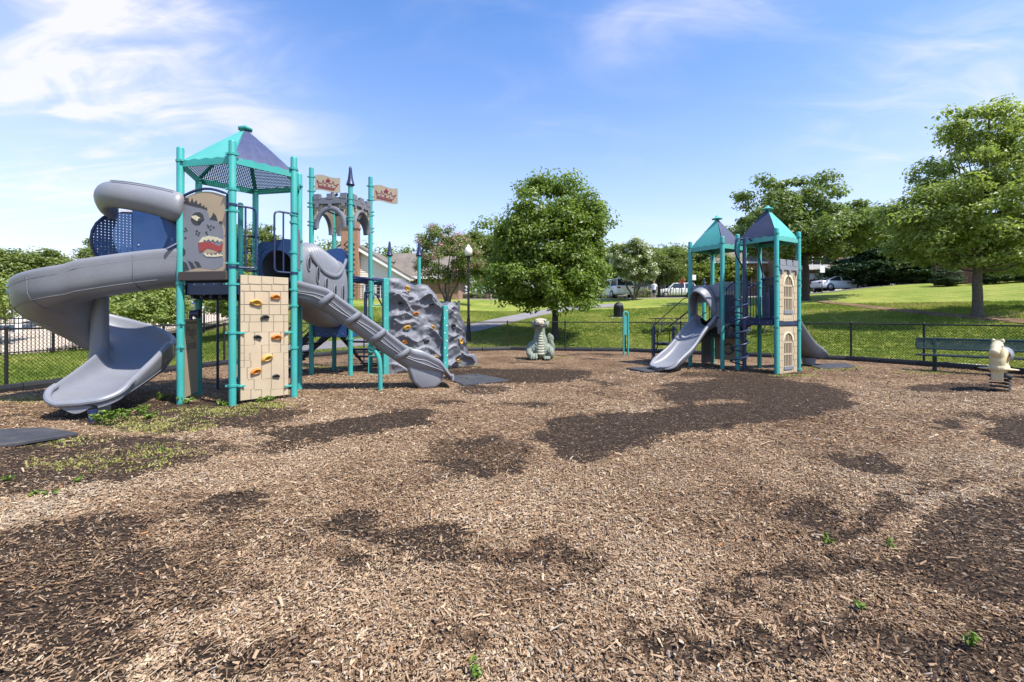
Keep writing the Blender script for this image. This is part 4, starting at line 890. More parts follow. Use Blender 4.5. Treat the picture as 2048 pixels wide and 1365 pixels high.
def arch_panel(a, b, flip=1):
    dd = (b - a).normalized(); nn = dd.cross(UP).normalized()
    if nn.dot((a + b) / 2 - cc) < 0: nn = -nn; a, b = b, a; dd = -dd
    W_ = (b - a).length; x0, x1 = .075, W_ - .075; zt, zb, zl = 4.30, 4.28, 3.74; mid = W_ / 2
    arc = [(mid + .36 * math.cos(t), 3.72 + .43 * math.sin(t)) for t in np.linspace(0, PI, 17)]
    poly = [(x0, zl), ] + [(mid - .36, 3.74)] + [p for p in arc[::-1][1:-1]] + [(mid + .36, 3.74), (x1, zl), (x1, zt), (x0, zt)]
    mb = MB(); mb.prism(poly, a, dd, UP, -.03, .0); pn = mb.build('arch_panel', M['beige2'], BIG)
    # stone blocks filling the spandrels
    rects = []
    for r_, z in enumerate((3.76, 3.885, 4.01, 4.135, 4.26)):
        if r_ == 4: break
        z1 = (3.76, 3.885, 4.01, 4.135, 4.27)[r_ + 1]; hw = .44 * math.sqrt(max(0, 1 - ((z - 3.70) / .50) ** 2)) if z < 4.2 else 0
        xs_ = [x0] + [x0 + (mid - hw - x0) * .55 + .05 * (r_ % 2)] + [mid - hw] if hw > .05 else [x0, mid - .2, mid]
        if hw > .05:
            for u, v in zip(xs_[:-1], xs_[1:]):
                if v - u > .03: rects += [(u, z, v, z1), (W_ - v, z, W_ - u, z1)]
        else: rects += [(x0, z, mid - .25, z1), (mid - .25, z, mid + .1, z1), (mid + .1, z, x1, z1)]
    rel_blocks(pn, a, dd, UP, nn, rects, M['beige'], .008, .004)
    ring = [a + dd * (mid + .385 * math.cos(t)) + UP * (3.70 + .47 * math.sin(t)) + nn * .01 for t in np.linspace(-.05, PI + .05, 25)]
    MB().tube(ring, .06, 10, flat=(1.1, .8)).build('arch_rib', M['greydk'], pn, smooth=True)
    mb = MB(); mb.obox(a, dd, UP, nn, x0 - .01, x1 + .01, 4.27, 4.38, -.05, .045)
    for k in range(5):
        u0 = x0 + (x1 - x0) * (k * .2 + (0 if k % 1 == 0 else 0)); w = (x1 - x0) * .2
        if k % 2 == 0: mb.obox(a, dd, UP, nn, u0, u0 + w, 4.38, 4.53, -.045, .05)
        else: mb.obox(a, dd, UP, nn, u0, u0 + w, 4.38, 4.44, -.03, .03)
    for u in (x0 + .10, mid, x1 - .10): mb.prism([(u - .05, 4.27), (u + .05, 4.27), (u + .035, 4.18), (u - .035, 4.18)], a, dd, UP, .0, .06)
    mb.build('battlement', M['greydk'], pn, bevel=.008)
for a, b in ((cL, cF), (cF, cR), (cR, cB), (cB, cL)): arch_panel(a, b)
def flag(p, zt, zb, U):
    N_ = U.cross(UP).normalized(); q = lambda x, y: ((x - 852) / 251 * .68, (497 - y) / 214 * (zt - zb) + zb)
    o = p + U * .085
    outl = [(852, 290), (880, 283), (910, 285), (940, 290), (970, 303), (1000, 316), (1030, 325), (1060, 330), (1103, 330), (1103, 495), (1070, 498), (1040, 495), (1000, 485), (970, 475), (940, 465), (910, 458), (890, 456), (852, 460)]
    mb = MB(); mb.prism([q(*c) for c in outl], o, U, UP, -.01, .004); fl = mb.build('flag', M['beige'], BIG, label='tan wavy flag with a maroon crown')
    mb = MB(); St = lambda pts, w: mb.stroke([q(*c) for c in pts], w, o, U, UP, .0, .009)
    St([(890, 425), (1045, 466)], .03); St([(893, 408), (1050, 449)], .016); St([(878, 352), (898, 418)], .018); St([(1082, 404), (1050, 455)], .018)
    St([(880, 352), (902, 378), (925, 386), (938, 360)], .012); St([(938, 360), (948, 382), (965, 388), (982, 362)], .012); St([(988, 362), (1000, 390), (1022, 396), (1036, 378)], .012); St([(1036, 378), (1046, 408), (1064, 414), (1083, 403)], .012)
    for c in ([(985, 322), (999, 352), (990, 382), (972, 352)], [(962, 352), (975, 345), (985, 372), (970, 372)], [(1010, 358), (998, 348), (988, 372), (1002, 374)]): mb.prism([q(*x) for x in c], o, U, UP, 0, .0095)
    for x, y, r in ((977, 408, 11), (935, 402, 6), (1020, 422, 6), (938, 356, 7), (1036, 376, 7), (879, 350, 6), (1083, 403, 6)): mb.prism([q(x + r * math.cos(t * PI / 4), y + r * math.sin(t * PI / 4)) for t in range(8)], o, U, UP, 0, .0095)
    mb.build('crown_print', M['crown'], fl)
    mb = MB()
    for z in (zt - .06, zt - .62 * (zt - zb)): mb.bar(p + UP * z, p + U * .10 + UP * z, .03, .025)
    mb.build('flag_bracket', M['teal'], fl)
flag(cL, 5.03, 4.56, Vector((.993, -.12, 0))); flag(cR, 5.03, 4.50, Vector((.99, -.10, 0)))
# ---- the crawl tunnel joining both towers
t0 = (C + D) / 2; t1 = (cL + cF) / 2; hU = (t1 - t0).normalized(); nU = hU.cross(UP).normalized(); LU = (t1 - t0).length      # nU: right hand side
rows = []; NS = 112
for k in range(NS + 1):
    f = k / NS; c = t0 + hU * (LU * f)
    zc = 2.44 - .45 * sst(.1, .95, np.array(f)); hh = .46 + .34 * sst(.05, .7, np.array(f)); ww = .44 + .04 * f; zt = 2.86 + .24 * math.exp(-((f - .48) / .30) ** 2); 
    zbm = zc - hh; sec = []
    for j in range(28):
        a = 2 * PI * j / 28; ca, sa = math.cos(a), math.sin(a); sx = math.copysign(abs(ca) ** .62, ca); sz = math.copysign(abs(sa) ** .75, sa)
        z = zc + (zt - zc) * sz if sz > 0 else zc + hh * sz
        rib = .032 * (math.cos(f * LU / .105 * 2 * PI)) * (1 if (.24 < f < .86) else 0) * sst(.45, .62, np.array(sa))
        sec.append(c + nU * (ww * sx) + UP * (z + rib))
    rows.append(sec)
mb = MB(); mb.grid(rows, False, True); tn = mb.build('crawl_tunnel', M['grey'], BIG, smooth=True, ang=80)
sw = []                         # raised swag line on the side
pts = [t0 + hU * (LU * f) + nU * (.455 + .04 * f) + UP * z for f, z in zip(np.linspace(.2, .93, 17), np.interp(np.linspace(.2, .93, 17), [.2, .33, .47, .58, .66, .75, .83, .93], [2.80, 2.62, 2.47, 2.42, 2.41, 2.44, 2.54, 2.86]))]
MB().tube(pts, .05, 10, flat=(.45, 1)).build('tunnel_swag', M['grey'], tn, smooth=True)
for f, z, hh in ((.19, 2.58, .14), (.35, 2.38, .17), (.51, 2.18, .15), (.69, 2.04, .15), (.86, 1.98, .24)):
    c = t0 + hU * (LU * f) + nU * (.447 + .04 * f)
    pr = [(.055 * math.cos(t), hh * math.sin(t)) for t in np.linspace(0, 2 * PI, 17)[:-1]]
    MB().prism(pr, c + UP * z, hU, UP, -.004, .004).build('tunnel_window', M['glass'], tn)
    MB().tube([c + nU * .004 + hU * (a * 1.12) + UP * (z + b * 1.06) for a, b in pr], .014, 6, closed=True).build('window_rim', M['grey'], tn, smooth=True)
pn = MB()
def holed(o, U, w, z0, z1, r, zc, nm, m, wave=.03):
    N_ = 24; rows_ = []
    mb = MB(); n1 = [(w / 2 * max(-1, min(1, 1.42 * math.cos(t))), zc + max(-(zc - z0), min(z1 - zc, (z1 - z0) * .75 * math.sin(t)))) for t in np.linspace(0, 2 * PI, N_ + 1)[:-1]]
    n2 = [(r * math.cos(t), zc + r * math.sin(t)) for t in np.linspace(0, 2 * PI, N_ + 1)[:-1]]
    Nn = U.cross(UP).normalized(); L3 = lambda q, t: Vector(o) + U * q[0] + UP * (q[1] + (wave * math.sin(q[0] * 9) if q[1] > z1 - .02 else 0)) + Nn * t
    for t in (.012, -.012): rows_.append([L3(q, t) for q in n1])
    rows_ = [[L3(q, .012) for q in n2], [L3(q, .012) for q in n1], [L3(q, -.012) for q in n1], [L3(q, -.012) for q in n2]]
    mb.grid(rows_, True, True); return mb.build(nm, M[m], BIG)
holed(t0, (C - D).normalized(), .86, 2.06, 3.02, .36, 2.46, 'tunnel_panel', 'bluepanel'); holed(t1 + hU * .01, (cF - cL).normalized(), .90, 1.28, 3.14, .40, 2.0, 'tunnel_panel', 'bluepanel')
# ---- stairs on the far left of the castle, railings, overhead ladder
def stairs(root, top, d, n, rise, run, w, m='black'):
    d = d.normalized(); s = d.cross(UP).normalized(); k = n
    for sg in (-1, 1):
        mb = MB(); mb.prism([(0, top.z - .02), (n * run, top.z - n * rise - .02), (n * run, max(-.05, top.z - n * rise - .26)), (0, top.z - .28)], Vector((top.x, top.y, 0)) + s * (sg * w / 2), d, UP, -.015, .015); mb.build('stair_stringer', M[m], root, bevel=.005)
    for i in range(n):
        p = top + d * (run * (i + .5)) - UP * (rise * (i + 1)); mb = MB(); mb.bar(p - s * (w / 2 - .02), p + s * (w / 2 - .02), run * 1.02, .04); mb.build('stair_tread', M[m], root, bevel=.006)
stairs(BIG, (cL + cB) / 2 + UP * CD, Vector((-.987, .161, 0)), 5, .235, .26, .86)
lb = (cL + cB) / 2; sd = Vector((-.987, .161, 0)); ss = sd.cross(UP)
for sg in (-1, 1):
    q = lb + ss * (sg * .43); pipe('stair_rail', rounded([q + UP * 1.3, q + UP * 2.02, q + sd * .3 + UP * 2.0, q + sd * 1.5 + UP * .92, q + sd * 1.5 - UP * .1], .12), .02, 'navy', BIG)
    pipe('stair_rail', [q + sd * .1 + UP * 1.62, q + sd * 1.48 + UP * .55], .015, 'navy', BIG)
bd = Vector((.161, .987, 0)); br = (cR + cB) / 2
for p in (cR, cB):
    q = p + (br - p).normalized() * .12
    pipe('grab_rail', rounded([q + UP * 1.25, q + UP * 2.3, q + bd * .28 + UP * 2.28, q + bd * .28 + UP * 1.2], .1), .022, 'navy', BIG)
loopw = (cF - cR).normalized(); q = cR + loopw * .05; pipe('grab_rail', rounded([q + UP * 2.12, q + loopw * .28 + UP * 2.12, q + loopw * .28 + UP * 1.2, q + UP * 1.2], .1), .022, 'navy', BIG)
mb = MB(); w = Vector((.987, -.161, 0))
stairs(BIG, br + UP * CD, bd, 5, .235, .30, .84)
for p in (cR, cB): pipe('stair_rail', rounded([p + bd * .1 + UP * 2.1, p + bd * .35 + UP * 2.08, p + bd * 1.7 + UP * .95, p + bd * 1.7 - UP * .1], .1), .02, 'navy', BIG)
k1 = Vector((-3.90, 14.5, 0)); k2 = Vector((-2.96, 14.5, 0))
for p in (k1, k2): post(BIG, p, 3.42, clamps=(2.45, 2.2), dome=False); cone_cap(BIG, p, 3.40, .98)
for a, b in ((cB, k1), (cR, k2)):
    pipe('overhead_beam', [a + UP * 2.5, b + UP * 2.46], .032, 'navy', BIG)
for k in range(7):
    f = (k + .5) / 7; pipe('overhead_rung', [cB.lerp(k1, f) + UP * 2.44, cR.lerp(k2, f) + UP * 2.44], .02, 'navy', BIG)
for p in (cF, cR): pipe('overhead_beam', [p + UP * 2.46, p + Vector((.75, .15, 0)) + UP * 2.36], .028, 'navy', BIG)
pipe('overhead_arm', [cB.lerp(cF, .5) + UP * 2.44, Vector((-3.2, 11.9, 2.42))], .03, 'navy', BIG)

# ------------------------------------------------------------------ rock climbing wall
def rockwall():
    t = thing('rock_climbing_wall', 'folded grey moulded rock climbing wall with coloured holds and teal strips', 'climbing wall', (-2.4, 12.4, 0))
    q0 = Vector((-3.22, 11.72, 0)); q1 = Vector((-1.93, 12.60, 0)); q2 = Vector((-1.36, 13.75, 0))
    def panel(a, b, topf, seed, nu, nv):
        d = (b - a).normalized(); L_ = (b - a).length; n = d.cross(UP).normalized()
        rg = random.Random(seed); ledges = [(rg.uniform(0, 1), rg.uniform(.08, .95), rg.uniform(.22, .5), rg.uniform(-.5, .35), rg.uniform(.06, .13)) for _ in range(16)]
        def front(u, v, h):
            x = u * L_; z = v * h; s = 0
            s += .12 * (abs(2 * noise2(x * 2.1 + seed, z * 2.1) - 1) - .25) - .06 * (abs(2 * noise2(x * 3.7 + 9, z * 3.7 + seed) - 1) - .25) + .05 * (noise2(x * 4.2, z * 4.2 + seed) - .5)
            for (lu, lv, lw, sl_, am) in ledges:
                dx = (u - lu) / lw
                if abs(dx) < 1:
                    base = lv * h + sl_ * (u - lu) * L_ + .06 * math.sin(dx * 5 + lv * 9); dz = z - base; w = (1 - dx * dx)
                    s += am * w * (math.exp(-max(dz, 0) / .022) if dz > 0 else math.exp(dz / .20))
            e = min(u, 1 - u, v * 3, (1 - v) * 1.6) ; return .07 + s * min(1, e / .07)
        def noise2(x, y): return float(fbm(np.array([x]), np.array([y]), 3)[0])
        rows = []
        for j in range(nv + 1):
            row = []
            for i in range(nu + 1):
                u = i / nu; h = topf(u); v = j / nv; f = front(u, v, h); row.append(a + d * (u * L_) + UP * (v * h - .03) + n * f)
            rows.append(row)
        back = [[Vector((p.x, p.y, p.z)) - n * (.20 + .05 * math.sin(k * .7)) for k, p in enumerate(r)] for r in rows]
        full = [r + b_[::-1] for r, b_ in zip(rows, back)]
        mb = MB(); mb.grid(full, False, True); m_ = len(full[0]); mb.add(full[-1], [tuple(range(m_))])
        o = mb.build('rock_panel', M['rock'], t, smooth=True, ang=50); return o, a, d, n, L_, front, topf
    def top1(u): return float(np.interp(u, [0, .1, .28, .36, .5, .6, .7, .78, .86, .93, 1], [2.47, 2.50, 2.47, 2.36, 2.32, 2.37, 2.33, 2.2, 2.08, 1.9, 1.82]))
    def top2(u): return float(np.interp(u, [0, .15, .35, .5, .68, .85, 1], [1.80, 1.86, 1.93, 1.79, 1.37, .72, .40]))
    p1 = panel(q0, q1, top1, 3, 84, 110); p2 = panel(q1, q2, top2, 8, 60, 80)
    for (px, py, pp, k, s, sp) in ((814, 576, p1, 'yellow', .085, 1.1), (799, 606, p1, 'blackhold', .075, .6), (861, 608, p1, 'blackhold', .07, .3), (831, 626, p1, 'orange', .08, .1), (812, 654, p1, 'yellow', .09, -.15), (866, 654, p1, 'yellow', .08, 1.2),
                            (807, 683, p1, 'orange', .07, .5), (819, 696, p1, 'greenhold', .075, 0), (852, 681, p1, 'blackhold', .075, -.2), (870, 713, p1, 'yellow', .065, .5), (901, 651, p2, 'blackhold', .09, 1.0), (910, 681, p2, 'yellow', .085, 1.3), (912, 719, p2, 'yellow', .08, .3)):
        o, a, d, n, L_, fr, tf = pp; dr = Vector(((px - 1024) / F, 1, (HY - py) / F)); cam0 = Vector((0, 0, CAMH))
        tt = (a + n * .08 - cam0).dot(n) / dr.dot(n); p = cam0 + dr * tt; u = min(max((p - a).dot(d) / L_, .03), .97); h = tf(u); v = min(max(p.z / h, .03), .96)
        q = a + d * (u * L_) + UP * (v * h - .03) + n * (fr(u, v, h) - .012); hold(o, q, n, k, s, sp)
    for (p, h, nm) in ((q0 - (q1 - q0).normalized() * .05, 2.44, 'edge_strip'), (q1 + Vector((.06, -.10, 0)), 1.76, 'fold_strip')):
        d = (q1 - q0).normalized(); n = d.cross(UP); mb = MB(); mb.obox(p, d, UP, n, -.07, .07, -.05, h, -.05, .10 if nm[0] == 'e' else .13); st = mb.build(nm, M['teal'], t, bevel=.012)
        mb = MB()
        for k in range(8): bolt(mb, p + n * (.10 if nm[0] == 'e' else .13) + UP * (.2 + (h - .35) * k / 7) + d * (.03 if k % 2 else -.03), n, .014)
        mb.build('bolt', M['steel'], st, kind='stuff')
    p = q0 - (q1 - q0).normalized() * .12
    for z0, z1 in ((1.75, 2.36), (.55, 1.22), (-.02, .45)):
        w = Vector((-.22, -.05, 0)) if z1 > 2 else Vector((-.36, .02, 0)); MB().tube(rounded([p + UP * z1, p + w + UP * z1, p + w + UP * z0, p + UP * z0], .07), .014, 8).build('step_loop', M['teal'], t, smooth=True)
    c = q2 + Vector((.05, -.12, 0)); MB().prism([(-.2, -.05), (.24, -.05), (.22, .26), (.10, .34), (-.12, .36), (-.2, .2)], c, (.75, .66, 0), UP, -.18, .18).build('rock_foot', M['rock'], t, bevel=.03)
rockwall()

# ------------------------------------------------------------------ the smaller twin tower structure on the right
SM = thing('play_structure', 'smaller teal play structure with two pyramid roofs, coil climber and two grey slides', 'play structure', (6.4, 12.8, 0))
BIG, KEEP = SM, BIG
la = Vector((.517, -.856, 0)); lb_ = Vector((.856, .517, 0))
aL = Vector((5.28, 13.48, 0)); aF = Vector((5.82, 12.59, 0)); aR = Vector((6.70, 13.12, 0)); aB = Vector((6.17, 14.01, 0))
bL = Vector((6.185, 12.48, 0)); bF = Vector((6.73, 11.58, 0)); bR = Vector((7.63, 12.12, 0)); bB = Vector((7.08, 13.02, 0))
def sq_roof(c4, zb, zt, cols):
    c0 = sum(c4, Vector()) / 4; ap = c0 + UP * zt
    MB().lathe([(.05, -.05), (.15, -.03), (.155, -.015), (.08, .02), (.045, .05), (.04, .07), (.01, .085)], ap, 8).build('roof_cap', M['teal2'], SM, smooth=True)
    cs = [c0 + (p - c0) * 1.0 + UP * zb for p in c4]
    for i in range(4):
        a, b = cs[i], cs[(i + 1) % 4]; mid = (a + b) / 2; nn = Vector(((mid - c0).x, (mid - c0).y, 0)).normalized(); e = (b - a).normalized(); L_ = (b - a).length
        s = ap - mid; nrm = e.cross(s).normalized(); nrm = nrm if nrm.z > 0 else -nrm
        rows = [[mid + s * f + e * (L_ / 2 * w * (1 - f)) + nrm * o for w in (-.99, 0, .99)] for f, o in ((0, 0), (.05, .012), (.5, .012), (.96, 0))]
        mb = MB(); mb.grid(rows if e.cross(s).z > 0 else [r[::-1] for r in rows]); mb.grid([[q - nrm * .02 for q in r] for r in (rows[::-1] if e.cross(s).z > 0 else [r[::-1] for r in rows[::-1]])]); mb.build('roof_panel', M[cols[i]], SM, smooth=True)
        U_ = e if e.cross(UP).dot(nn) > 0 else -e
        pr = [(-L_ * .43, -.11), (L_ * .43, -.11), (L_ * .45, -.05), (L_ * .44, 0)] + [(L_ * .44 - L_ * .88 * k / 16, .012 + .016 * math.cos(k * PI / 2)) for k in range(1, 16)] + [(-L_ * .44, 0), (-L_ * .45, -.05)]
        MB().prism(pr, mid + UP * .0, U_, UP, -.01, .015).build('roof_fascia', M['teal2'], SM)
        r2 = MB(); 
        for k in (.25, .55): bolt(r2, a.lerp(ap, k) + nrm * .02, nrm, .012)
        r2.build('roof_bolt', M['steel'], SM, kind='stuff')
for p, cl in ((aL, (3.5, 2.28, 1.75, .3)), (aF, (3.5, 2.3, 2.15, 1.27, 1.05)), (aR, (3.5, 2.5, 2.2, 1.4, 1.1)), (aB, (3.5, 2.35, 2.2, .85, .45))):
    post(SM, p, 3.68, clamps=cl, ang=1.0)
for p, cl in ((bL, (3.55, 2.5, 2.38, 1.5, 1.1)), (bF, (3.58, 2.75, 2.5, 2.38, 1.45, 1.2)), (bR, (3.58, 2.72, 2.45, 2.3, 1.38, 1.12, .05)), (bB, (3.5, 2.45, 2.3, 1.5))):
    post(SM, p, 3.72, clamps=cl, ang=1.0)
sq_roof([aL, aF, aR, aB], 3.47, 4.33, ('teal2', 'navyroof', 'teal2', 'navyroof')); sq_roof([bL, bF, bR, bB], 3.52, 4.38, ('navyroof', 'teal2', 'navyroof', 'teal2'))
D1, D2 = 1.16, 1.40
def sq_deck(c4, z, skirt):
    c0 = sum(c4, Vector()) / 4; mb = MB(); mb.prism([((p - c0).x * .93, (p - c0).y * .93) for p in c4], c0 + UP * (z - .05), (1, 0, 0), (0, 1, 0), 0, .05); mb.build('deck', M['deck'], SM, bevel=.008)
    mb = MB()
    for i in range(4): a, b = c4[i], c4[(i + 1) % 4]; mb.bar(a.lerp(b, .08) + UP * (z - .09), b.lerp(a, .08) + UP * (z - .09), .03, .16)
    mb.build('deck_skirt', M[skirt], SM, bevel=.006)
sq_deck([aL, aF, aR, aB], D1, 'black'); sq_deck([bL, bF, bR, bB], D2, 'navy')
mb = MB(); nb_ = -lb_
for k in range(4): bolt(mb, bL.lerp(bF, .2 + .2 * k) + nb_ * .02 + UP * (D2 - .09), nb_, .013)
mb.build('skirt_bolt', M['steel'], SM, kind='stuff')
# castle window panels on the front right
def castle_panel(p, d, w, z0, z1, top=True, cols=5, nm='castle_panel'):
    n = d.cross(UP).normalized(); h = z1 - z0; x0, x1 = w * .27, w * .73; y0, y1 = h * .23, h * .70; ya = h * .88; mid = w / 2; o = p + UP * z0
    if not top: y0, y1, ya = h * .17, h * .70, h * .86
    mb = MB(); arc = [(mid + (x1 - x0) / 2 * math.cos(t), y1 + (ya - y1) * math.sin(t)) for t in np.linspace(0, PI, 15)]
    mb.prism([(0, 0), (w, 0), (w, h), (0, h), (0, y1), (x0, y1)] + arc[::-1][1:-1] + [(x1, y1), (x1, y0), (x0, y0), (x0, y1 - .001), (0, y1 - .001)], o, d, UP, -.03, .012)
    pn = mb.build(nm, M['beige'], SM)
    MB().obox(o, d, UP, n, x0 - .02, x1 + .02, y0 - .02, ya + .02, -.085, -.07).build('window_back', M['mdark'], pn)  # rear wall of the window, the slots' inner shade put into its colour
    # bars and cross rails of the window
    bw = (x1 - x0) / (cols * 2.6 + 1)
    for k in range(cols + 1):
        u = x0 + bw * 2.6 * k; m_ = (u + bw / 2 - mid) / ((x1 - x0) / 2); tp = y1 + (ya - y1) * math.sqrt(max(0, 1 - m_ * m_))
        b = MB(); b.obox(o, d, UP, n, u, u + bw, y0, tp, -.02, .004); b.build('window_bar', M['beige'], pn)
    for f in (.34, .70): b = MB(); yy = y0 + (ya - y0) * f; b.obox(o, d, UP, n, x0 - .01, x1 + .01, yy, yy + h * .035, -.022, .012); b.build('cross_rail', M['beige'], pn)
    # arch surround, sill and the stone blocks
    ro, ri = 1.30, 1.02; k = 15
    sur = [(mid + (x1 - x0) / 2 * ro * math.cos(t), y1 + (ya - y1) * 1.22 * math.sin(t)) for t in np.linspace(0, PI, k)] + [(mid + (x1 - x0) / 2 * ri * math.cos(t), y1 + (ya - y1) * 1.03 * math.sin(t)) for t in np.linspace(PI, 0, k)]
    MB().prism(sur, o, d, UP, .012, .026).build('arch_surround', M['mcream'], pn)
    MB().prism([(x0 - .02, y0 - h * .07), (x1 + .02, y0 - h * .07), (x1, y0), (x0, y0)], o, d, UP, .012, .035).build('window_sill', M['grey'], pn, bevel=.005)
    rr = []; nb = 7
    for k in range(nb):
        a0 = h * (.02 + .96 * k / nb); a1 = h * (.02 + .96 * (k + 1) / nb); e = w * (.17 if k % 2 else .22)
        rr += [(.005, a0, e, a1), (w - e, a0, w - .005, a1)]
    for k in range(4): rr.append((w * (.22 + .14 * k), .012, w * (.22 + .14 * (k + 1)), h * (.09 if top else .07)))
    rel_blocks(pn, o + n * .012, d, UP, n, rr, M['beige'], .010, .005)
    mb = MB()
    for k in range(nb + 1):
        a0 = h * (.02 + .96 * k / nb); e = w * .22; mb.obox(o, d, UP, n, .005, e, a0 - .007, a0 + .007, .010, .0135); mb.obox(o, d, UP, n, w - e, w - .005, a0 - .007, a0 + .007, .010, .0135)
    mb.build('groove', M['beige2'], pn)
    if top:
        mb = MB(); mb.obox(o, d, UP, n, -.01, w + .01, h, h + .11, -.05, .05)
        for k in range(3): mb.obox(o, d, UP, n, w * .36 * k - .005, w * (.36 * k + .28) + .0, h + .11, h + .27, -.045, .05)
        for k in range(2): mb.obox(o, d, UP, n, w * (.36 * k + .28), w * (.36 * k + .36), h + .11, h + .225, -.04, .035)
        for u in (.10, .5, .90): mb.prism([(w * u - .045, h), (w * u + .045, h), (w * u + .03, h - .11), (w * u - .03, h - .11)], o, d, UP, .012, .07)
        mb.build('battlement', M['grey'], pn, bevel=.008)
    return pn
dFR = (bR - bF).normalized(); castle_panel(bF + dFR * .09, dFR, .86, 1.32, 2.66); castle_panel(bF + dFR * .09, dFR, .86, -.04, 1.20, False)
mb = MB(); mb.obox(bF + dFR * .09 - dFR.cross(UP) * .05, dFR, UP, dFR.cross(UP), 0, .86, 1.21, 1.31, -.02, .02); mb.build('edge_plank', M['brownpl'], SM)
# rear castle panel of the lower tower and the round window panel below its deck
dBR = (aB - aR).normalized(); castle_panel(aR + dBR * .09, dBR, .86, 1.05, 2.22, True, nm='rear_castle_panel')
pp = aB.lerp(aR, .02); d2 = (aR - aB).normalized(); n2 = d2.cross(UP)
mb = MB(); mb.obox(pp, d2, UP, n2, .06, 1.0, .16, .82, -.02, .02); tp2 = mb.build('play_panel', M['mtan'], SM, bevel=.01)
mb = MB(); mb.obox(pp, d2, UP, n2, .04, 1.02, .82, .98, -.05, .05)
for k in range(3): mb.obox(pp, d2, UP, n2, .06 + .36 * k, .28 + .36 * k, .98, 1.06, -.045, .045)
mb.build('battlement', M['grey'], tp2, bevel=.01)
MB().tube([pp + d2 * (.53 + .15 * math.cos(t)) + UP * (.5 + .15 * math.sin(t)) + n2 * .022 for t in np.linspace(0, 2 * PI, 21)[:-1]], .018, 6, closed=True).build('panel_ring', M['mdark'], tp2, smooth=True)
mb = MB(); mb.obox(aL.lerp(aB, .5), (aB - aL).normalized(), UP, (aB - aL).normalized().cross(UP), .0, .42, .05, 1.0, -.02, .02); mb.build('grey_panel', M['greydk'], SM, bevel=.008)
# slides
def chute(name, s0, h, bed, L_, w, wall, foot=None, lipr=.03, hood=None, flare=.06, post_at=None):
    n = h.cross(UP); rows = []; bs = [b[0] for b in bed]; bz = [b[1] for b in bed]; K = 36
    pb = smoothpath([(a, 0, b) for a, b in bed], 6); xs_ = [p.x for p in pb]; zs_ = [p.z for p in pb]
    for k in range(K + 1):
        s = L_ * (.86 * k / (K - 8) if k <= K - 8 else .86 + .14 * math.sin((k - K + 8) / 8 * PI / 2)); zb = float(np.interp(s, xs_, zs_)); f = s / L_; e = max(0, (f - .86) / .14); ww = (w + flare * f) * math.sqrt(max(.03, 1 - .8 * e * e)); wl = wall * (1 - .72 * sst(.70, 1, np.array(f))) + .02
        wl *= 1 - .6 * e; wl *= 1 + .55 * (1 - sst(0, .14, np.array(f))) if name == 'wave_slide' else 1
        c = s0 + h * s; q = lambda a, z: c + n * a + UP * (zb + z)
        rows.append([q(-ww + min(.09, ww * .4), .025), q(-ww + .015, wl * .35), q(-ww, wl * .92), q(-ww - .03, wl), q(-ww - .085, wl - .015), q(-ww - .10, wl - .07), q(-ww - .05, wl * .45), q(-ww + .0, -.02), q(-ww + min(.12, ww * .5), -.07), q(0, -.085), q(ww - min(.12, ww * .5), -.07), q(ww, -.02), q(ww + .05, wl * .45), q(ww + .10, wl - .07), q(ww + .085, wl - .015), q(ww + .03, wl), q(ww, wl * .92), q(ww - .015, wl * .35), q(ww - min(.09, ww * .4), .025), q(0, 0)])
    mb = MB(); mb.grid(rows, False, True); mb.add(rows[0], [tuple(range(20))]); mb.add(rows[-1], [tuple(range(19, -1, -1))])
    o = mb.build(name, M['greydk' if name == 'straight_slide' else 'grey'], SM, smooth=True, ang=65); m_ = o.modifiers.new('sub', 'SUBSURF'); m_.levels = 1; m_.render_levels = 1; MB().tube([rows[k_][3] for k_ in range(-10, 0)] + [rows[-1][0], rows[-1][19], rows[-1][18]] + [rows[k_][15] for k_ in range(-1, -11, -1)], .026, 8).build('slide_lip', M['grey'], o, smooth=True)  # straight slide takes the darker grey: its shaded side is put into colour
    if foot is not None:
        c = s0 + h * foot; zb = float(np.interp(foot, xs_, zs_)); MB().lathe([(.12, zb - .28), (.16, zb - .26), (.19, zb - .06)], (c.x, c.y, 0), 16).build('slide_foot', M['grey'], o, smooth=True)
        MB().lathe([(.04, -.15), (.04, zb - .2)], (c.x, c.y, 0), 12).build('support_post', M['black'], o)
    return o
e1 = (aL + aF) / 2
chute('wave_slide', e1 - lb_ * -.02, -lb_, [(0, D1), (.22, D1 - .04), (.6, .86), (1.05, .46), (1.45, .22), (1.8, .13), (2.02, .10)], 2.02, .30, .24)
n1 = (-lb_).cross(UP)
# grey entrance arch of the slide
mb = MB(); dF_ = (aF - aL).normalized(); nF_ = dF_.cross(UP)
for side in (.075, .80): 
    mb.obox(aL, dF_, UP, nF_, side, side + .17, 1.10 if False else 1.30, 2.02, -.02, .02)
mb.obox(aL, dF_, UP, nF_, .075, .97, 1.86, 2.36, -.02, .02); hp = mb.build('slide_hood_panel', M['grey'], SM, bevel=.006)
rows = []
for k in range(15):
    t = PI * k / 14; row = []
    for f in np.linspace(0, 1, 7):
        rx = .36 - .02 * f; c = aL.lerp(aF, .5) - lb_ * (.02 + (.42 * math.sin(t) ** .7 + .06) * f); row.append(c + dF_ * (rx * math.cos(t)) + UP * (1.42 + (.90 - .16 * f * f) * math.sin(t) ** .8))
    rows.append(row)
mb = MB(); mb.grid(rows); hd = mb.build('slide_hood', M['grey'], SM, smooth=True); sd_ = hd.modifiers.new('th', 'SOLIDIFY'); sd_.thickness = .035; sd_.offset = 0
for s in (.09, .93): MB().tube([aL + dF_ * s + UP * 1.22 - lb_ * .03, aL + dF_ * s + UP * 1.44 - lb_ * .03], .022, 8).build('hood_peg', M['black'], SM)
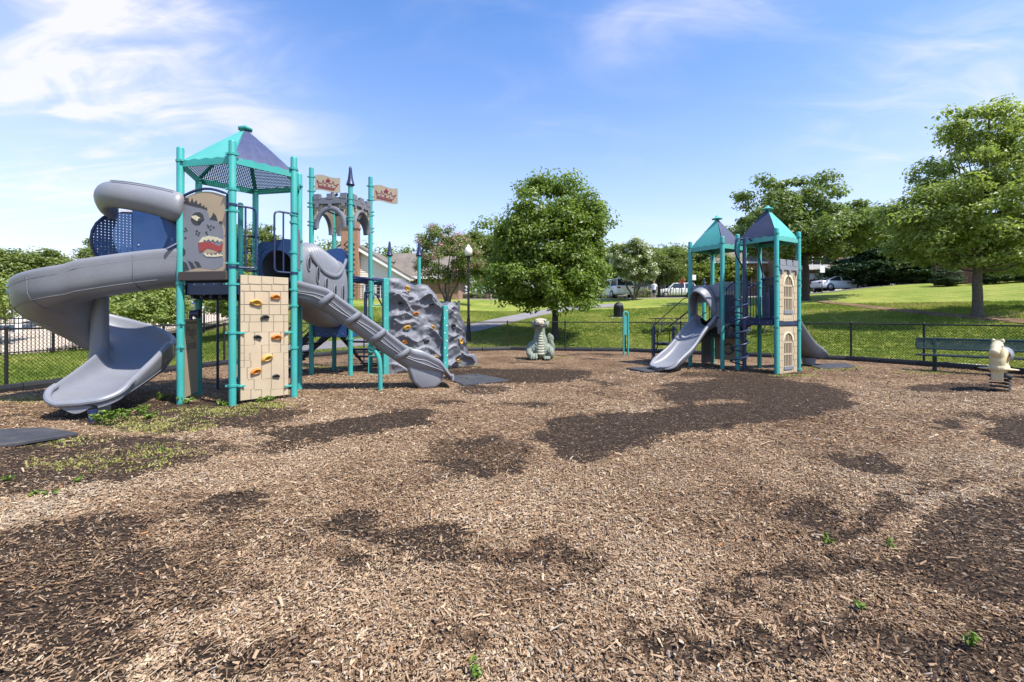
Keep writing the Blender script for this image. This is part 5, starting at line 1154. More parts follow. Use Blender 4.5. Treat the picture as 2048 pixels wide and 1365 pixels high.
for s in (.05, .99): 
    MB().prism([(0, .98), (.13, .98), (.13, 1.40), (0, 1.40)], aL + dF_ * (s - .065) - lb_ * .05, dF_, UP, -.01, .01).build('slide_flange', M['grey'], SM, bevel=.004)
e2 = (bB + bR) / 2
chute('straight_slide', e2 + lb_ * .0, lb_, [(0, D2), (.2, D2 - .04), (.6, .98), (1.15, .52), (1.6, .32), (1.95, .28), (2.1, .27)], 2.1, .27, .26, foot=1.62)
mb = MB(); mb.obox(bB, (bR - bB).normalized(), UP, (bR - bB).normalized().cross(UP), .1, .95, D2, D2 + .72, -.02, .02); mb.build('slide_hood_panel', M['greydk'], SM, bevel=.006)
# coil climber
cp = Vector((6.13, 12.0, 0)); cc2 = Vector((5.98, 11.98, 0))
pipe('coil_pole', [cp - UP * .1, cp + UP * 3.52], .042, 'navy', SM, 14)
co = [cc2 + Vector((.21 * math.cos(t), .21 * math.sin(t), 0)) + UP * (.14 + 1.80 * (t / (10.6 * PI))) for t in np.linspace(0, 10.6 * PI, 170)]
pipe('coil_rail', co, .022, 'navy', SM, 8)
tl = cp + UP * 3.5
pipe('coil_handle', rounded([tl, tl + Vector((.12, .05, .05)), tl + Vector((.45, .25, -.12)), tl + Vector((.62, .36, -.62)), bF.lerp(bL, .30) + UP * 2.42, bF.lerp(bL, .30) + UP * (D2 + .02)], .25), .022, 'navy', SM)
pipe('coil_handle', rounded([tl, tl + Vector((-.22, -.03, .03)), tl + Vector((-.26, .02, -.34)), tl + Vector((.12, .18, -.85)), bL.lerp(bF, .26) + UP * 2.45, bL.lerp(bF, .26) + UP * (D2 + .02)], .2), .022, 'navy', SM)
# barred barriers
def barrier(a, b, z0, z1, n, arch=0, nm='barrier'):
    d = b - a; mb = MB(); topp = [a + d * f + UP * (z1[0] + (z1[1] - z1[0]) * f + arch * math.sin(PI * f)) for f in np.linspace(0, 1, 11)]; bot = [a + d * f + UP * (z0[0] + (z0[1] - z0[0]) * f + arch * math.sin(PI * f)) for f in np.linspace(0, 1, 11)]
    mb.tube(topp, .02, 8); mb.tube(bot, .02, 8); br_ = mb.build(nm, M['navy'], SM, smooth=True)
    for k in range(n):
        f = (k + .5) / n; zt = z1[0] + (z1[1] - z1[0]) * f + arch * math.sin(PI * f); zb = z0[0] + (z0[1] - z0[0]) * f + arch * math.sin(PI * f)
        MB().tube([a + d * f + UP * zb, a + d * f + UP * zt], .012, 6).build('baluster', M['navy'], br_)
barrier(bF.lerp(bL, .06), bF.lerp(bL, .38), (D2 + .03,) * 2, (2.44,) * 2, 4)
barrier(aF.lerp(bL, .0) + Vector((.08, 0, 0)), bL - Vector((.05, 0, 0)), (1.24, 1.46), (2.18, 2.42), 4, .03)
barrier(aR + Vector((.05, -.02, 0)), bB - Vector((.05, -.02, 0)), (1.24, 1.46), (2.18, 2.42), 4, .03)
barrier(bL.lerp(bB, .08), bL.lerp(bB, .92), (D2 + .03,) * 2, (2.38,) * 2, 6)
mb = MB(); c4 = [aF, bL, bB, aR]; mb.add([p + UP * z for p, z in zip(c4, (D1 - .02, D2 - .02, D2 - .02, D1 - .02))] + [p + UP * (z - .06) for p, z in zip(c4, (D1 - .02, D2 - .02, D2 - .02, D1 - .02))], [(0, 1, 2, 3), (7, 6, 5, 4), (0, 4, 5, 1), (1, 5, 6, 2), (2, 6, 7, 3), (3, 7, 4, 0)]); mb.build('bridge_deck', M['deck'], SM)
mb = MB(); mb.obox(aF, (bL - aF).normalized(), UP, (bL - aF).normalized().cross(UP), .06, .34, .86, 1.16, -.02, .02); mb.build('bridge_skirt', M['black'], SM, bevel=.008)
mb = MB(); mb.obox(bF.lerp(bB, .30), lb_, UP, lb_.cross(UP), -.1, .2, D2 + .05, 2.3, -.02, .02); mb.build('blue_grey_panel', M['greydk'], SM, bevel=.006)
# transfer steps with handrails on the far left side of the lower tower
td = Vector((-.517, .856, 0)); tw = -lb_; s0 = (aL + aB) / 2 - lb_ * .05
stairs(SM, s0 + UP * D1, td, 4, .235, .30, .80)
for sg in (-1, 1):
    q = s0 + lb_ * (sg * .42); pipe('stair_rail', rounded([q + UP * 1.28, q + UP * 2.02, q + td * .25 + UP * 2.02, q + td * 1.5 + UP * 1.12, q + td * 1.5 - UP * .1], .1), .014, 'black', SM); pipe('stair_rail', [q + td * .1 + UP * 1.6, q + td * 1.5 + UP * .72], .011, 'black', SM)
pl0 = Vector((4.42, 14.35, 0)); mb = MB(); mb.obox(pl0, (1, 0, 0), (0, 1, 0), UP, 0, 1.0, 0, .62, .30, .38); mb.build('transfer_step', M['black'], SM, bevel=.01)
mb = MB(); mb.obox(pl0, (1, 0, 0), (0, 1, 0), UP, .35, 1.35, .5, 1.1, .52, .60); mb.build('transfer_step', M['black'], SM, bevel=.01)
for p in (pl0 + Vector((.06, .02, 0)), pl0 + Vector((.68, .04, 0))): post(SM, p, 1.16, .04, 'navy', name='navy_post')
pipe('transfer_rail', rounded([pl0 + Vector((.06, .05, 1.0)), pl0 + Vector((.26, .30, 1.0)), pl0 + Vector((.26, .30, .42)), pl0 + Vector((.0, .3, .36))], .08), .016, 'navy', SM)
ep = Vector((6.27, 14.87, 0)); post(SM, ep, 2.35, clamps=(1.6, .45)); cone_cap(SM, ep, 2.34, .8)
BIG = KEEP

# ------------------------------------------------------------------ rubber wear mats
def mat_at(pxs, label, thick=.045):
    cs = [Vector(((x - 1024) / (y - HY) * CAMH, F * CAMH / (y - HY), 0)) for x, y in pxs]; mb = MB()
    c0 = sum(cs, Vector()) / len(cs); mb.prism([((c - c0).x, (c - c0).y) for c in cs], (c0.x, c0.y, .0), (1, 0, 0), (0, 1, 0), -.01, thick)
    mb.build('rubber_mat', M['rubber'], bevel=.015, label=label, cat='rubber mat', group='rubber wear mats under the slides')
mat_at([(886, 757), (955, 751), (1018, 764), (925, 773)], 'dark rubber mat at the foot of the ribbed straight slide')
mat_at([(1252, 739), (1322, 735), (1352, 741), (1290, 746)], 'dark rubber mat at the foot of the short wave slide')
mat_at([(1612, 731), (1690, 729), (1712, 736), (1640, 740)], 'dark rubber mat under the slide behind the castle window panels')
mat_at([(-60, 868), (90, 861), (158, 872), (30, 893), (-80, 905)], 'dark rubber mat beside the spiral slide at the edge of view')

# ------------------------------------------------------------------ trees
def leafmat(name, a, b, c, tr=.32): return tint_mat(name, [(0, a), (.5, b), (1, c)], .42, tr, 'tint', 'GEOMETRY', .5)
M['l_maple'] = leafmat('maple_leaf', (.092, .148, .020), (.165, .232, .037), (.25, .315, .070), .45)
M['l_oak'] = leafmat('pale_oak_leaf', (.165, .215, .055), (.265, .32, .09), (.38, .43, .155), .48)
M['l_mid'] = leafmat('mid_green_leaf', (.10, .145, .042), (.165, .22, .066), (.24, .29, .10), .42)
M['l_dark'] = leafmat('dark_evergreen_leaf', (.028, .058, .02), (.052, .095, .03), (.10, .15, .05), .25)
M['l_lime'] = leafmat('yellow_green_leaf', (.10, .145, .018), (.17, .21, .025), (.25, .27, .04))
M['l_olive'] = leafmat('olive_leaf', (.095, .135, .03), (.16, .205, .05), (.24, .275, .08), .4)
M['bl_pink'] = leafmat('pink_blossom', (.42, .16, .22), (.55, .28, .32), (.62, .42, .42), .2)
M['bl_white'] = leafmat('white_blossom', (.55, .56, .42), (.68, .68, .55), (.75, .75, .66), .2)
def leaves(cen, rad, per, size, flat=.62, rs=None, up=.75, conc=.55):
    rs = rs or rng; n = len(cen) * per; c = np.repeat(np.asarray(cen), per, 0); r = np.repeat(np.asarray(rad), per)[:, None]
    d = rs.normal(size=(n, 3)); d /= np.linalg.norm(d, axis=1)[:, None]; u = rs.random((n, 1)) ** conc
    off = d * u * r; off[:, 2] *= flat; p = c + off
    nr = d * .9 + np.array([0, 0, up]) + rs.normal(size=(n, 3)) * .55; nr /= np.linalg.norm(nr, axis=1)[:, None]
    t = np.cross(nr, rs.normal(size=(n, 3))); t /= np.linalg.norm(t, axis=1)[:, None]; b = np.cross(nr, t); s = (size * (.6 + .8 * rs.random(n)))[:, None]
    v = np.stack([p - t * s, p - b * s * .55 + nr * s * .12, p + t * s - nr * s * .18, p + b * s * .55 + nr * s * .12], 1).reshape(-1, 3)
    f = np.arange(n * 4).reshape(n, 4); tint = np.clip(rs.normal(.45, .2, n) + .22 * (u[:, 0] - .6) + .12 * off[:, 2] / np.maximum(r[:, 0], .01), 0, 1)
    return v, f, tint
def crown_pts(ells, n, shell, rs):
    out = []; vol = np.array([e[3] * e[4] * e[5] for e in ells]); vol /= vol.sum()
    for i in rs.choice(len(ells), n, p=vol):
        e = ells[i]; d = rs.normal(size=3); d /= np.linalg.norm(d); u = shell + (1 - shell) * rs.random(); out.append([e[0] + d[0] * e[3] * u, e[1] + d[1] * e[4] * u, e[2] + d[2] * e[5] * u])
    return np.array(out)
def tree(name, label, loc, ells, nclump, rc, per, size, lm, tr=.2, th=2.0, seed=1, limbs=14, shell=.6, bark='bark', group=None, flat=.62, lean=(0, 0), blossom=None, stems=1, conc=.55, up=.75, jit=.35, leader=None):
    rs = np.random.default_rng(seed); root = thing(name, label, 'tree', (0, 0, 0), group)
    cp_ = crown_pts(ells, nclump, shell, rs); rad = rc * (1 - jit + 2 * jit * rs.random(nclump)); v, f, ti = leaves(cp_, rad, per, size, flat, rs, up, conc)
    top = max(e[2] + e[5] for e in ells); mb = MB(); cz = np.mean([e[2] for e in ells]); lx = np.mean([e[0] for e in ells]); ly = np.mean([e[1] for e in ells])
    for k in range(stems):
        a = 2 * PI * k / stems + .4; o_ = (math.cos(a) * tr * 1.6 * (stems > 1), math.sin(a) * tr * 1.6 * (stems > 1)); sp = (math.cos(a) * .55 * (stems > 1), math.sin(a) * .55 * (stems > 1)); hz = leader or (top * .80)
        pts = smoothpath([(o_[0] * .7, o_[1] * .7, -.3), (o_[0], o_[1], .08), (o_[0] + sp[0] * .3 + lean[0] * .3, o_[1] + sp[1] * .3, th * .55), (o_[0] + sp[0] + lean[0] * .7, o_[1] + sp[1], th), (lx * .6 + sp[0] * 2 + lean[0], ly * .6 + sp[1] * 2, (th + hz) / 2), (lx + sp[0] * 2 + lean[0], ly + sp[1] * 2, hz)], 4)
        zz = np.array([p.z for p in pts]); rr = tr * np.interp(zz, [-.3, .0, .35, th, hz], [1.6, 1.45, 1.05, .88, .16]); mb.tube(pts, list(rr), 12, flat=(1, .93))
    for i in range(limbs):
        e = cp_[rs.integers(len(cp_))]; z0 = th * .95 + (min(e[2], top * .8) - th) * (.15 + .45 * rs.random()) if e[2] > th else th * .95; f_ = z0 / max(top * .8, .1); x0, y0 = lx * f_ * .7, ly * f_ * .7
        m1 = (np.array([x0, y0, z0]) * .55 + e * .45) + np.array([0, 0, -.12 * np.linalg.norm(e[:2])]) + rs.normal(size=3) * .12
        r0 = tr * (.42 if i < 5 else .26) * (1 - .4 * f_); pts = smoothpath([(x0, y0, z0), tuple(m1), tuple(e)], 5); mb.tube(pts, list(np.linspace(r0, r0 * .18, len(pts))), 6)
    mb.build('trunk', M[bark], root, smooth=True)
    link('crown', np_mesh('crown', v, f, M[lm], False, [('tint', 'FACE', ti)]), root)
    if blossom:
        bm, frac, bs = blossom; k = rs.random(nclump) < frac; bc = cp_[k].copy(); cen = np.array([lx, ly, cz]); dv = bc - cen; bc += dv / np.linalg.norm(dv, axis=1)[:, None] * rc * .55
        v, f, ti = leaves(bc, rad[k] * .62, 34, bs, .8, rs); link('blossom', np_mesh('blossom', v, f, M[bm], False, [('tint', 'FACE', ti)]), root)
    root.location = loc; return root
mp = G(1110, 679.5)
tree('maple_tree', 'dense dark green round maple standing alone behind the dragon statue', mp, [(-.55, 0, 3.1, 3.05, 2.9, 1.5), (-.25, 0, 4.9, 2.8, 2.7, 1.8), (0, 0, 6.85, 2.2, 2.1, 1.55), (1.1, -.2, 6.1, 1.55, 1.6, 1.25), (-2.0, -.2, 5.5, 1.6, 1.6, 1.2), (-2.6, -.3, 2.8, 1.0, 1.3, .9), (1.3, -.4, 3.2, 1.2, 1.4, 1.1), (.3, -1.6, 2.3, 1.6, 1.2, .8)], 430, .74, 190, .088, 'l_maple', .165, 1.55, 5, 26, .62, 'barkdk', flat=.55)
bt = G(1955, 634.5)
tree('oak_tree', 'tall airy pale green oak on the hill with a clear grey trunk', bt, [(0, 0, 3.3, 3.4, 3.1, 1.1), (0, 0, 4.8, 3.8, 3.4, 1.8), (.3, 0, 6.9, 3.0, 2.8, 1.7), (.3, 0, 8.7, 1.9, 1.8, 1.25), (1.7, 0, 8.5, 1.1, 1.1, 1.2), (-2.6, -.3, 4.3, 1.5, 1.5, 1.6), (-.9, 0, 8.7, .9, .9, 1.0), (3.2, 0, 5.2, 1.7, 2, 2.2), (2.4, -.4, 2.7, 2.5, 2.2, .8)], 520, .60, 125, .082, 'l_oak', .20, 2.0, 9, 46, .45, flat=.55, leader=9.6)
t3 = G(1611, 601)
tree('street_tree', 'broad loose tree with forked dark trunk behind the small play structure', t3, [(-.5, 0, 4.6, 4.2, 3.6, 1.7), (-2.8, 0, 6.8, 2.3, 2.2, 1.9), (.8, 0, 7.5, 2.1, 2.2, 1.6), (3.0, 0, 5.2, 3.2, 3.0, 1.9), (-.8, 0, 8.4, 1.3, 1.3, 1.0), (-4.2, 0, 4.4, 1.3, 1.3, 1.0)], 230, .85, 120, .125, 'l_mid', .24, 2.4, 14, 30, .45, 'barkdk', flat=.5)
t4 = G(895, 612)
tree('crape_myrtle', 'pink flowering crape myrtle with several pale stems behind the street lamp', t4, [(0, 0, 3.6, 2.5, 2.2, 1.9), (-.6, 0, 5.2, 1.8, 1.7, 1.3), (1.2, 0, 4.6, 1.5, 1.5, 1.4), (1.9, 0, 3.0, 1.2, 1.4, 1.0)], 150, .62, 120, .085, 'l_olive', .09, 1.5, 21, 18, .5, stems=4, blossom=('bl_pink', .75, .06))
t5 = G(1268, 603)
tree('crape_myrtle', 'white flowering tree beside the parked white sport utility car', t5 + Vector((.2, .8, 0)), [(-.2, 0, 3.4, 1.8, 1.7, 1.5), (0, 0, 4.6, 1.2, 1.2, .9), (.9, 0, 2.8, 1.1, 1.2, .9)], 90, .55, 110, .09, 'l_olive', .08, 1.4, 23, 12, .5, stems=3, blossom=('bl_white', .95, .075))
# trees of the background, each placed where its foot meets the ground
mid = tree('shade_tree', 'rounded olive green shade tree over the hedge by the road', (0, 0, 0), [(0, 0, 4.4, 3.4, 3.2, 2.3), (1.5, 0, 6.0, 2.0, 2.0, 1.5), (-1.6, 0, 5.6, 2.0, 2.0, 1.4)], 190, .85, 110, .13, 'l_olive', .19, 2.0, 31, 16, .5, 'barkdk', group='trees beyond the road')
drk = tree('evergreen_tree', 'x', (0, 0, 0), [(0, 0, 2.2, 2.7, 2.6, 2.0), (0, 0, 4.6, 2.1, 2.0, 2.0), (0, 0, 6.8, 1.2, 1.2, 1.7)], 210, .75, 120, .11, 'l_dark', .2, .6, 35, 10, .6, 'barkdk', group='dark evergreens on the hill', flat=.4)
lim = tree('young_tree', 'x', (0, 0, 0), [(0, 0, 3.0, 2.0, 1.9, 1.6), (.2, 0, 4.4, 1.2, 1.2, 1.1)], 100, .7, 100, .12, 'l_lime', .1, 1.2, 37, 8, .5, group='trees beyond the road')
big = tree('shade_tree', 'x', (0, 0, 0), [(0, 0, 6.0, 4.6, 4.4, 3.2), (1.5, 0, 8.5, 2.8, 2.8, 2.0), (-2.2, 0, 7.8, 2.6, 2.6, 1.8)], 230, 1.15, 100, .19, 'l_mid', .3, 2.6, 41, 16, .55, 'barkdk', group='trees beyond the road')
used = set()
def put(proto, px, yd, top, label, rz=0, wid=1.0, group=None, dz=0):
    x = (px - 1024) / F * yd; z0 = H(x, yd) + dz; base_top = max(v.co.z for c_ in proto.children for v in c_.data.vertices); hgt_ = CAMH + (HY - top) * yd / F - z0; s = hgt_ / base_top
    r = proto if proto.name not in used else copy_tree(proto); used.add(proto.name); return place(r, (x, yd, z0), rz, (s * wid * 1.22, s * wid * 1.22, s), label, group)
put(mid, 1318, 50, 486, 'rounded olive green shade tree directly above the clipped green hedge')
put(mid, 1262, 58, 478, 'olive shade tree rising behind the white flowering tree', 1.3)
put(mid, 1385, 62, 492, 'grey green shade tree behind the bollard row', 2.2)
put(lim, 1400, 56, 522, 'yellow green young tree showing left between the roofed towers', .4, 1.1)
put(lim, 1448, 58, 508, 'yellow green young tree showing through the tower posts below the left pyramid roof', 2.0, 1.2)
put(lim, 1500, 60, 520, 'yellow green young tree behind the coil climber', 3.3, 1.2)
put(big, 1440, 84, 470, 'tall dark tree far behind the left pyramid roof', .3)
put(big, 1540, 66, 395, 'tall loose tree rising directly behind the right pyramid roof', 1.2, .8)
put(big, 1690, 62, 398, 'tall tree behind the parked cars with a spiky top', 2.5, .8)
put(big, 1775, 58, 405, 'tall tree between the dark evergreens and the pale oak', 4.0, .8)
put(drk, 1718, 47, 452, 'dark spreading evergreen beside the silver white sedan', .2, 1.35)
put(drk, 1770, 45, 438, 'dark evergreen second from the sedan', 1.5, 1.4)
put(drk, 1828, 43, 455, 'dark evergreen nearest to the red wooden fence', 2.9, 1.5)
put(drk, 1905, 46, 440, 'dark evergreen behind the red wooden fence left of the oak trunk', 4.1, 1.5)
put(drk, 1985, 44, 430, 'dark evergreen behind the red wooden fence right of the oak trunk', 5.2, 1.5)
put(drk, 2070, 42, 420, 'dark evergreen at the right border of the view', .9, 1.5)
for (px_, yd_, tp_, rz_, lb2) in ((1895, 34.6, 528, .6, 'low dark bush before the left end of the red wooden fence'), (1990, 33.5, 520, 2.2, 'low dark bush before the red wooden fence right of the oak trunk'), (2050, 33, 512, 3.4, 'low dark bush at the right border before the red wooden fence')): put(drk, px_, yd_, tp_, lb2, rz_, 1.5)
put(mid, 985, 64, 455, 'tree peeking out between the street lamp and the maple', .7)
put(mid, 880, 66, 500, 'low dark tree behind the crape myrtle and clubhouse roof', 1.9)
put(mid, 1180, 72, 500, 'tree behind the right half of the maple', 3.0)
put(big, 1350, 74, 488, 'wide dark tree far behind the stop sign', 3.9, 1.1)
put(big, 1225, 78, 492, 'wide dark tree far behind the white sport utility car', 5.1, 1.1)
# left side, around the pool
lft = tree('pool_tree', 'x', (0, 0, 0), [(0, 0, 4.6, 3.9, 3.6, 2.5), (1.8, 0, 6.4, 2.2, 2.2, 1.5), (-1.8, 0, 6.2, 2.2, 2.2, 1.4)], 210, .95, 110, .13, 'l_olive', .22, 2.0, 51, 16, .55, 'barkdk', group='trees round the pool')
put(lft, 30, 36, 492, 'bushy olive tree behind the blue sunshade at the pool', .4)
put(lft, 110, 40, 505, 'bushy olive tree above the long upper curve of the spiral slide', 1.7)
put(lft, 175, 44, 520, 'darker bushy tree behind the middle of the spiral slide', 2.6)
put(lft, -60, 34, 480, 'bushy tree partly cut off by the left border', 3.6)
put(lft, 235, 46, 476, 'thin topped tree peeking above the blue hood wall', 4.4, .55)
put(lft, 300, 52, 545, 'dark tree far behind the pool canopies', 5.0, 1.1)
put(lft, 490, 60, 440, 'tree far behind the grab rails of the hexagonal tower', .9, .6)
put(lft, 420, 62, 520, 'dark tree far behind the fire pole', 1.3, 1.2)
put(lft, 560, 64, 540, 'tree far behind the tan climbing panel', 2.3, 1.2)
nb = tree('pool_tree', 'light green leafy tree with low hanging boughs just beyond the fence behind the spiral slide', (0, 0, 0), [(0, 0, 1.9, 1.9, 1.8, .8), (-.9, 0, 1.5, 1.0, 1.2, .55), (.8, -.2, 1.7, 1.2, 1.2, .7), (.1, 0, 2.45, 1.2, 1.2, .55)], 110, .42, 110, .066, 'l_oak', .07, .9, 57, 16, .4, group='trees round the pool')
x_ = (285 - 1024) / F * 18.5; place(nb, (x_, 18.5, H(x_, 18.5)))
nb2 = copy_tree(nb); x_ = (475 - 1024) / F * 21; place(nb2, (x_, 21, H(x_, 21)), 2, 1.0, 'light green leafy tree beyond the fence seen under the deck of the hexagonal tower')
nb3 = copy_tree(nb); x_ = (-105 - 1024) / F * 17; place(nb3, (x_, 17, H(x_, 17)), 4, 1.15, 'light green boughs hanging in front of the bright blue sunshade')
# far wood closing the view
def woods():
    rs = np.random.default_rng(77); c = []; r = []
    for k in range(620):
        a = rs.uniform(-1.05, 1.05); yd = rs.uniform(92, 125); x = math.tan(a) * yd * .95; hh = 8 + 3.5 * vnoise(np.array([x * .05]), np.array([3.]))[0] + (1.5 if x > 20 else 0); z = H(x, yd) * .9 + hh * rs.random() ** .6; c.append((x, yd, z)); r.append(rs.uniform(1.8, 3.2))
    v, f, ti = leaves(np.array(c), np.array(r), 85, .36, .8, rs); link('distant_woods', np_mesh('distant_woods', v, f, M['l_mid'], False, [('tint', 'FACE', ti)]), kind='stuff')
woods()
def hedge(label, a, b, w, h, lm='l_olive', n=60, seed=3):
    rs = np.random.default_rng(seed); a, b = Vector(a), Vector(b); root = thing('hedge', label, 'hedge', a.lerp(b, .5)); c = []
    for k in range(n):
        p = a.lerp(b, rs.random()); nn = (b - a).cross(UP).normalized(); p = p + nn * rs.uniform(-w / 2, w / 2); c.append((p.x, p.y, H(p.x, p.y) + h * (.15 + .75 * rs.random())))
    v, f, ti = leaves(np.array(c), np.full(n, .30), 80, .055, .8, rs); link('foliage', np_mesh('foliage', v, f, M[lm], False, [('tint', 'FACE', ti)]), root)
    mb = MB(); mb.bar(a + UP * (h * .35), b + UP * (h * .35), w * .7, h * .8); mb.build('stems', M['barkdk'], root)
    return root
g1 = P(1262, 598, 47); g2 = P(1299, 598, 47); g1.z = H(g1.x, g1.y); g2.z = H(g2.x, g2.y); hedge('clipped square green hedge by the road below the shade tree', g1, g2, 1.2, 1.0)
g1 = P(846, 600, 46); g2 = P(1000, 600, 46); g1.z = H(g1.x, 46) ; g2.z = H(g2.x, 46); hedge('long low hedge behind the lawn under the crape myrtle', g1, g2, 1.2, .65, n=130, seed=5)
g1 = P(1150, 600, 55); g2 = P(1250, 600, 55); g1.z = H(g1.x, 55); g2.z = H(g2.x, 55); hedge('dark low hedge behind the parked white sport utility car', g1, g2, 1.2, 1.2, 'l_dark', n=110, seed=6)

# ------------------------------------------------------------------ buildings
def brickmat(name, a, b, mortar, sc=1.0):
    m = bpy.data.materials.new(name); m.use_nodes = True; N = m.node_tree.nodes; L = m.node_tree.links; bs = N['Principled BSDF']; bs.inputs['Roughness'].default_value = .9
    tc = N.new('ShaderNodeTexCoord'); sx = N.new('ShaderNodeSeparateXYZ'); L.new(tc.outputs['Object'], sx.inputs[0]); ad = N.new('ShaderNodeMath'); ad.operation = 'ADD'; L.new(sx.outputs[0], ad.inputs[0]); L.new(sx.outputs[1], ad.inputs[1])
    cb = N.new('ShaderNodeCombineXYZ'); L.new(ad.outputs[0], cb.inputs[0]); L.new(sx.outputs[2], cb.inputs[1])
    br = N.new('ShaderNodeTexBrick'); br.inputs['Color1'].default_value = (*a, 1); br.inputs['Color2'].default_value = (*b, 1); br.inputs['Mortar'].default_value = (*mortar, 1); br.inputs['Scale'].default_value = sc
    br.inputs['Brick Width'].default_value = .21; br.inputs['Row Height'].default_value = .075; br.inputs['Mortar Size'].default_value = .008; L.new(cb.outputs[0], br.inputs[0]); L.new(br.outputs[0], bs.inputs[0])
    bp = N.new('ShaderNodeBump'); bp.inputs['Strength'].default_value = .5; bp.inputs['Distance'].default_value = .01; L.new(br.outputs['Fac'], bp.inputs['Height']); bp.invert = True; L.new(bp.outputs[0], bs.inputs['Normal']); return m
M['brick'] = brickmat('orange_brown_brick', (.36, .165, .085), (.27, .115, .06), (.34, .28, .22)); M['brick2'] = brickmat('tan_brick', (.30, .165, .10), (.23, .12, .075), (.30, .25, .2))
M['shingle'] = mat('taupe_roof_shingles', (.16, .135, .11), .95, .25, 1.5, .6, 30); M['siding'] = mat('cream_siding', (.70, .66, .58), .6, .04, 2); M['greysiding'] = mat('grey_siding', (.16, .175, .20), .7, .06, 2)
M['pooldeck'] = mat('pool_deck_concrete', (.50, .41, .32), .9, .1, 1.2, .2, 40); M['water'] = mat('pool_water', (.04, .42, .52), .08, .1, .8, .4, 3)
def clubhouse():
    Y = 40.0; k = Y / F; X = lambda px: (px - 1024) * k; Z = lambda py: CAMH + (HY - py) * k
    t = thing('clubhouse', 'cream sided clubhouse with tall brick chimney, taupe roof and white glazed doors', 'building', (X(700), Y + 5, H(X(700), Y)))
    zb = 1.8; xl, xr, xa = X(584), X(813), X(700); ze, za = Z(554), Z(487)
    mb = MB(); mb.prism([(xl, zb), (xr, zb), (xr, ze), (xa, za), (xl, ze)], (0, Y, 0), (1, 0, 0), UP, -10, -.04); mb.build('wall', M['siding'], t)
    mb = MB(); z = Z(606)
    while z < za - .2:
        x0 = xl if z < ze else xl + (z - ze) / (za - ze) * (xa - xl); x1 = xr if z < ze else xr - (z - ze) / (za - ze) * (xr - xa); z1 = z + .19
        mb.add([(x0, Y - .045, z), (x1, Y - .045, z), (x1, Y + .0, z), (x0, Y, z), (x0, Y - .012, z1), (x1, Y - .012, z1), (x1, Y, z1), (x0, Y, z1)], [(0, 1, 5, 4), (3, 2, 1, 0)]); z = z1
    mb.build('siding_boards', M['siding'], t, kind='stuff')
    # gable roof and rake boards
    for s in (-1, 1):
        xe = xl if s < 0 else xr; ex = xe + s * .45; ez = ze - .45 * (za - ze) / abs(xr - xa)
        mb = MB(); mb.prism([(xa, za + .06), (ex, ez + .06), (ex, ez + .26), (xa, za + .28)], (0, Y, 0), (1, 0, 0), UP, -10, .42); mb.build('roof', M['shingle'], t)
        mb = MB(); mb.prism([(xa, za - .22), (ex, ez - .16), (ex, ez + .05), (xa, za + .05)], (0, Y, 0), (1, 0, 0), UP, .30, .46); mb.build('rake_board', M['trim'], t)
    mb = MB(); mb.box(((xr + .5), Y - .1, ze - .30), (.14, .5, .14)); mb.tube(rounded([(xr + .42, Y - .3, ze - .25), (xr + .25, Y - .2, ze - .6), (xr - .05, Y - .12, ze - .75), (xr - .05, Y - .12, Z(606))], .1), .05, 8); mb.build('downspout', M['trim'], t)
    # chimney
    mb = MB(); c0, c1 = X(688), X(721); zt = Z(440); mb.prism([(c0, zb), (c1, zb), (c1, zt), (c0, zt)], (0, Y - .05, 0), (1, 0, 0), UP, 0, .65); mb.prism([(c0 - .08, zt - .9), (c1 + .08, zt - .9), (c1 + .08, zt - .72), (c0 - .08, zt - .72)], (0, Y - .02, 0), (1, 0, 0), UP, .0, .76)
    mb.prism([(c0 - .1, zt), (c1 + .1, zt), (c1 + .1, zt + .15), (c0 - .1, zt + .15)], (0, Y, 0), (1, 0, 0), UP, -.1, .8); ch = mb.build('chimney', M['brick'], t)
    mb = MB(); a0, a1 = c0 + .28, c1 - .28
    for i in range(11):
        z0 = Z(600) + i * .44
        for s in (-1, 1): mb.stroke([((a0 + a1) / 2, z0), ((a0 + a1) / 2 + s * (a1 - a0) / 2, z0 + .36), ((a0 + a1) / 2, z0 + .72)], .07, (0, Y - .70, 0), (1, 0, 0), UP, 0, .025)
    mb.build('diaper_brickwork', M['barkdk'], ch)
    # main roof behind with its eave facing us
    x0, x1 = X(740), X(925); ye, yr = Y + 1.6, Y + 6.5; zE = CAMH + (HY - 553) * ye / F; zR = CAMH + (HY - 507) * yr / F
    mb = MB(); mb.add([(x0, ye, zE), (x1, ye, zE), (x1 - 1.2, yr, zR), (x0, yr, zR), (x0, ye, zE - .15), (x1, ye, zE - .15), (x1, yr + 4, zE - .15), (x0, yr + 4, zE - .15)], [(0, 1, 2, 3), (4, 5, 1, 0), (1, 5, 6, 2), (3, 2, 6, 7), (7, 6, 5, 4), (0, 3, 7, 4)]); mb.build('roof', M['shingle'], t)
    mb = MB(); mb.box(((x0 + x1) / 2, ye - .03, zE - .12), (x1 - x0, .14, .24)); mb.build('gutter', M['trim'], t)
    mb = MB(); mb.obox((xr + .02, ye + .4, zb), (1, 0, 0), (0, 1, 0), UP, 0, x1 - xr - .6, 0, 6, 0, zE - .2 - zb); mb.build('wall', M['brick2'], t)
    # french doors with panes
    dz0, dz1 = Z(601), Z(566)
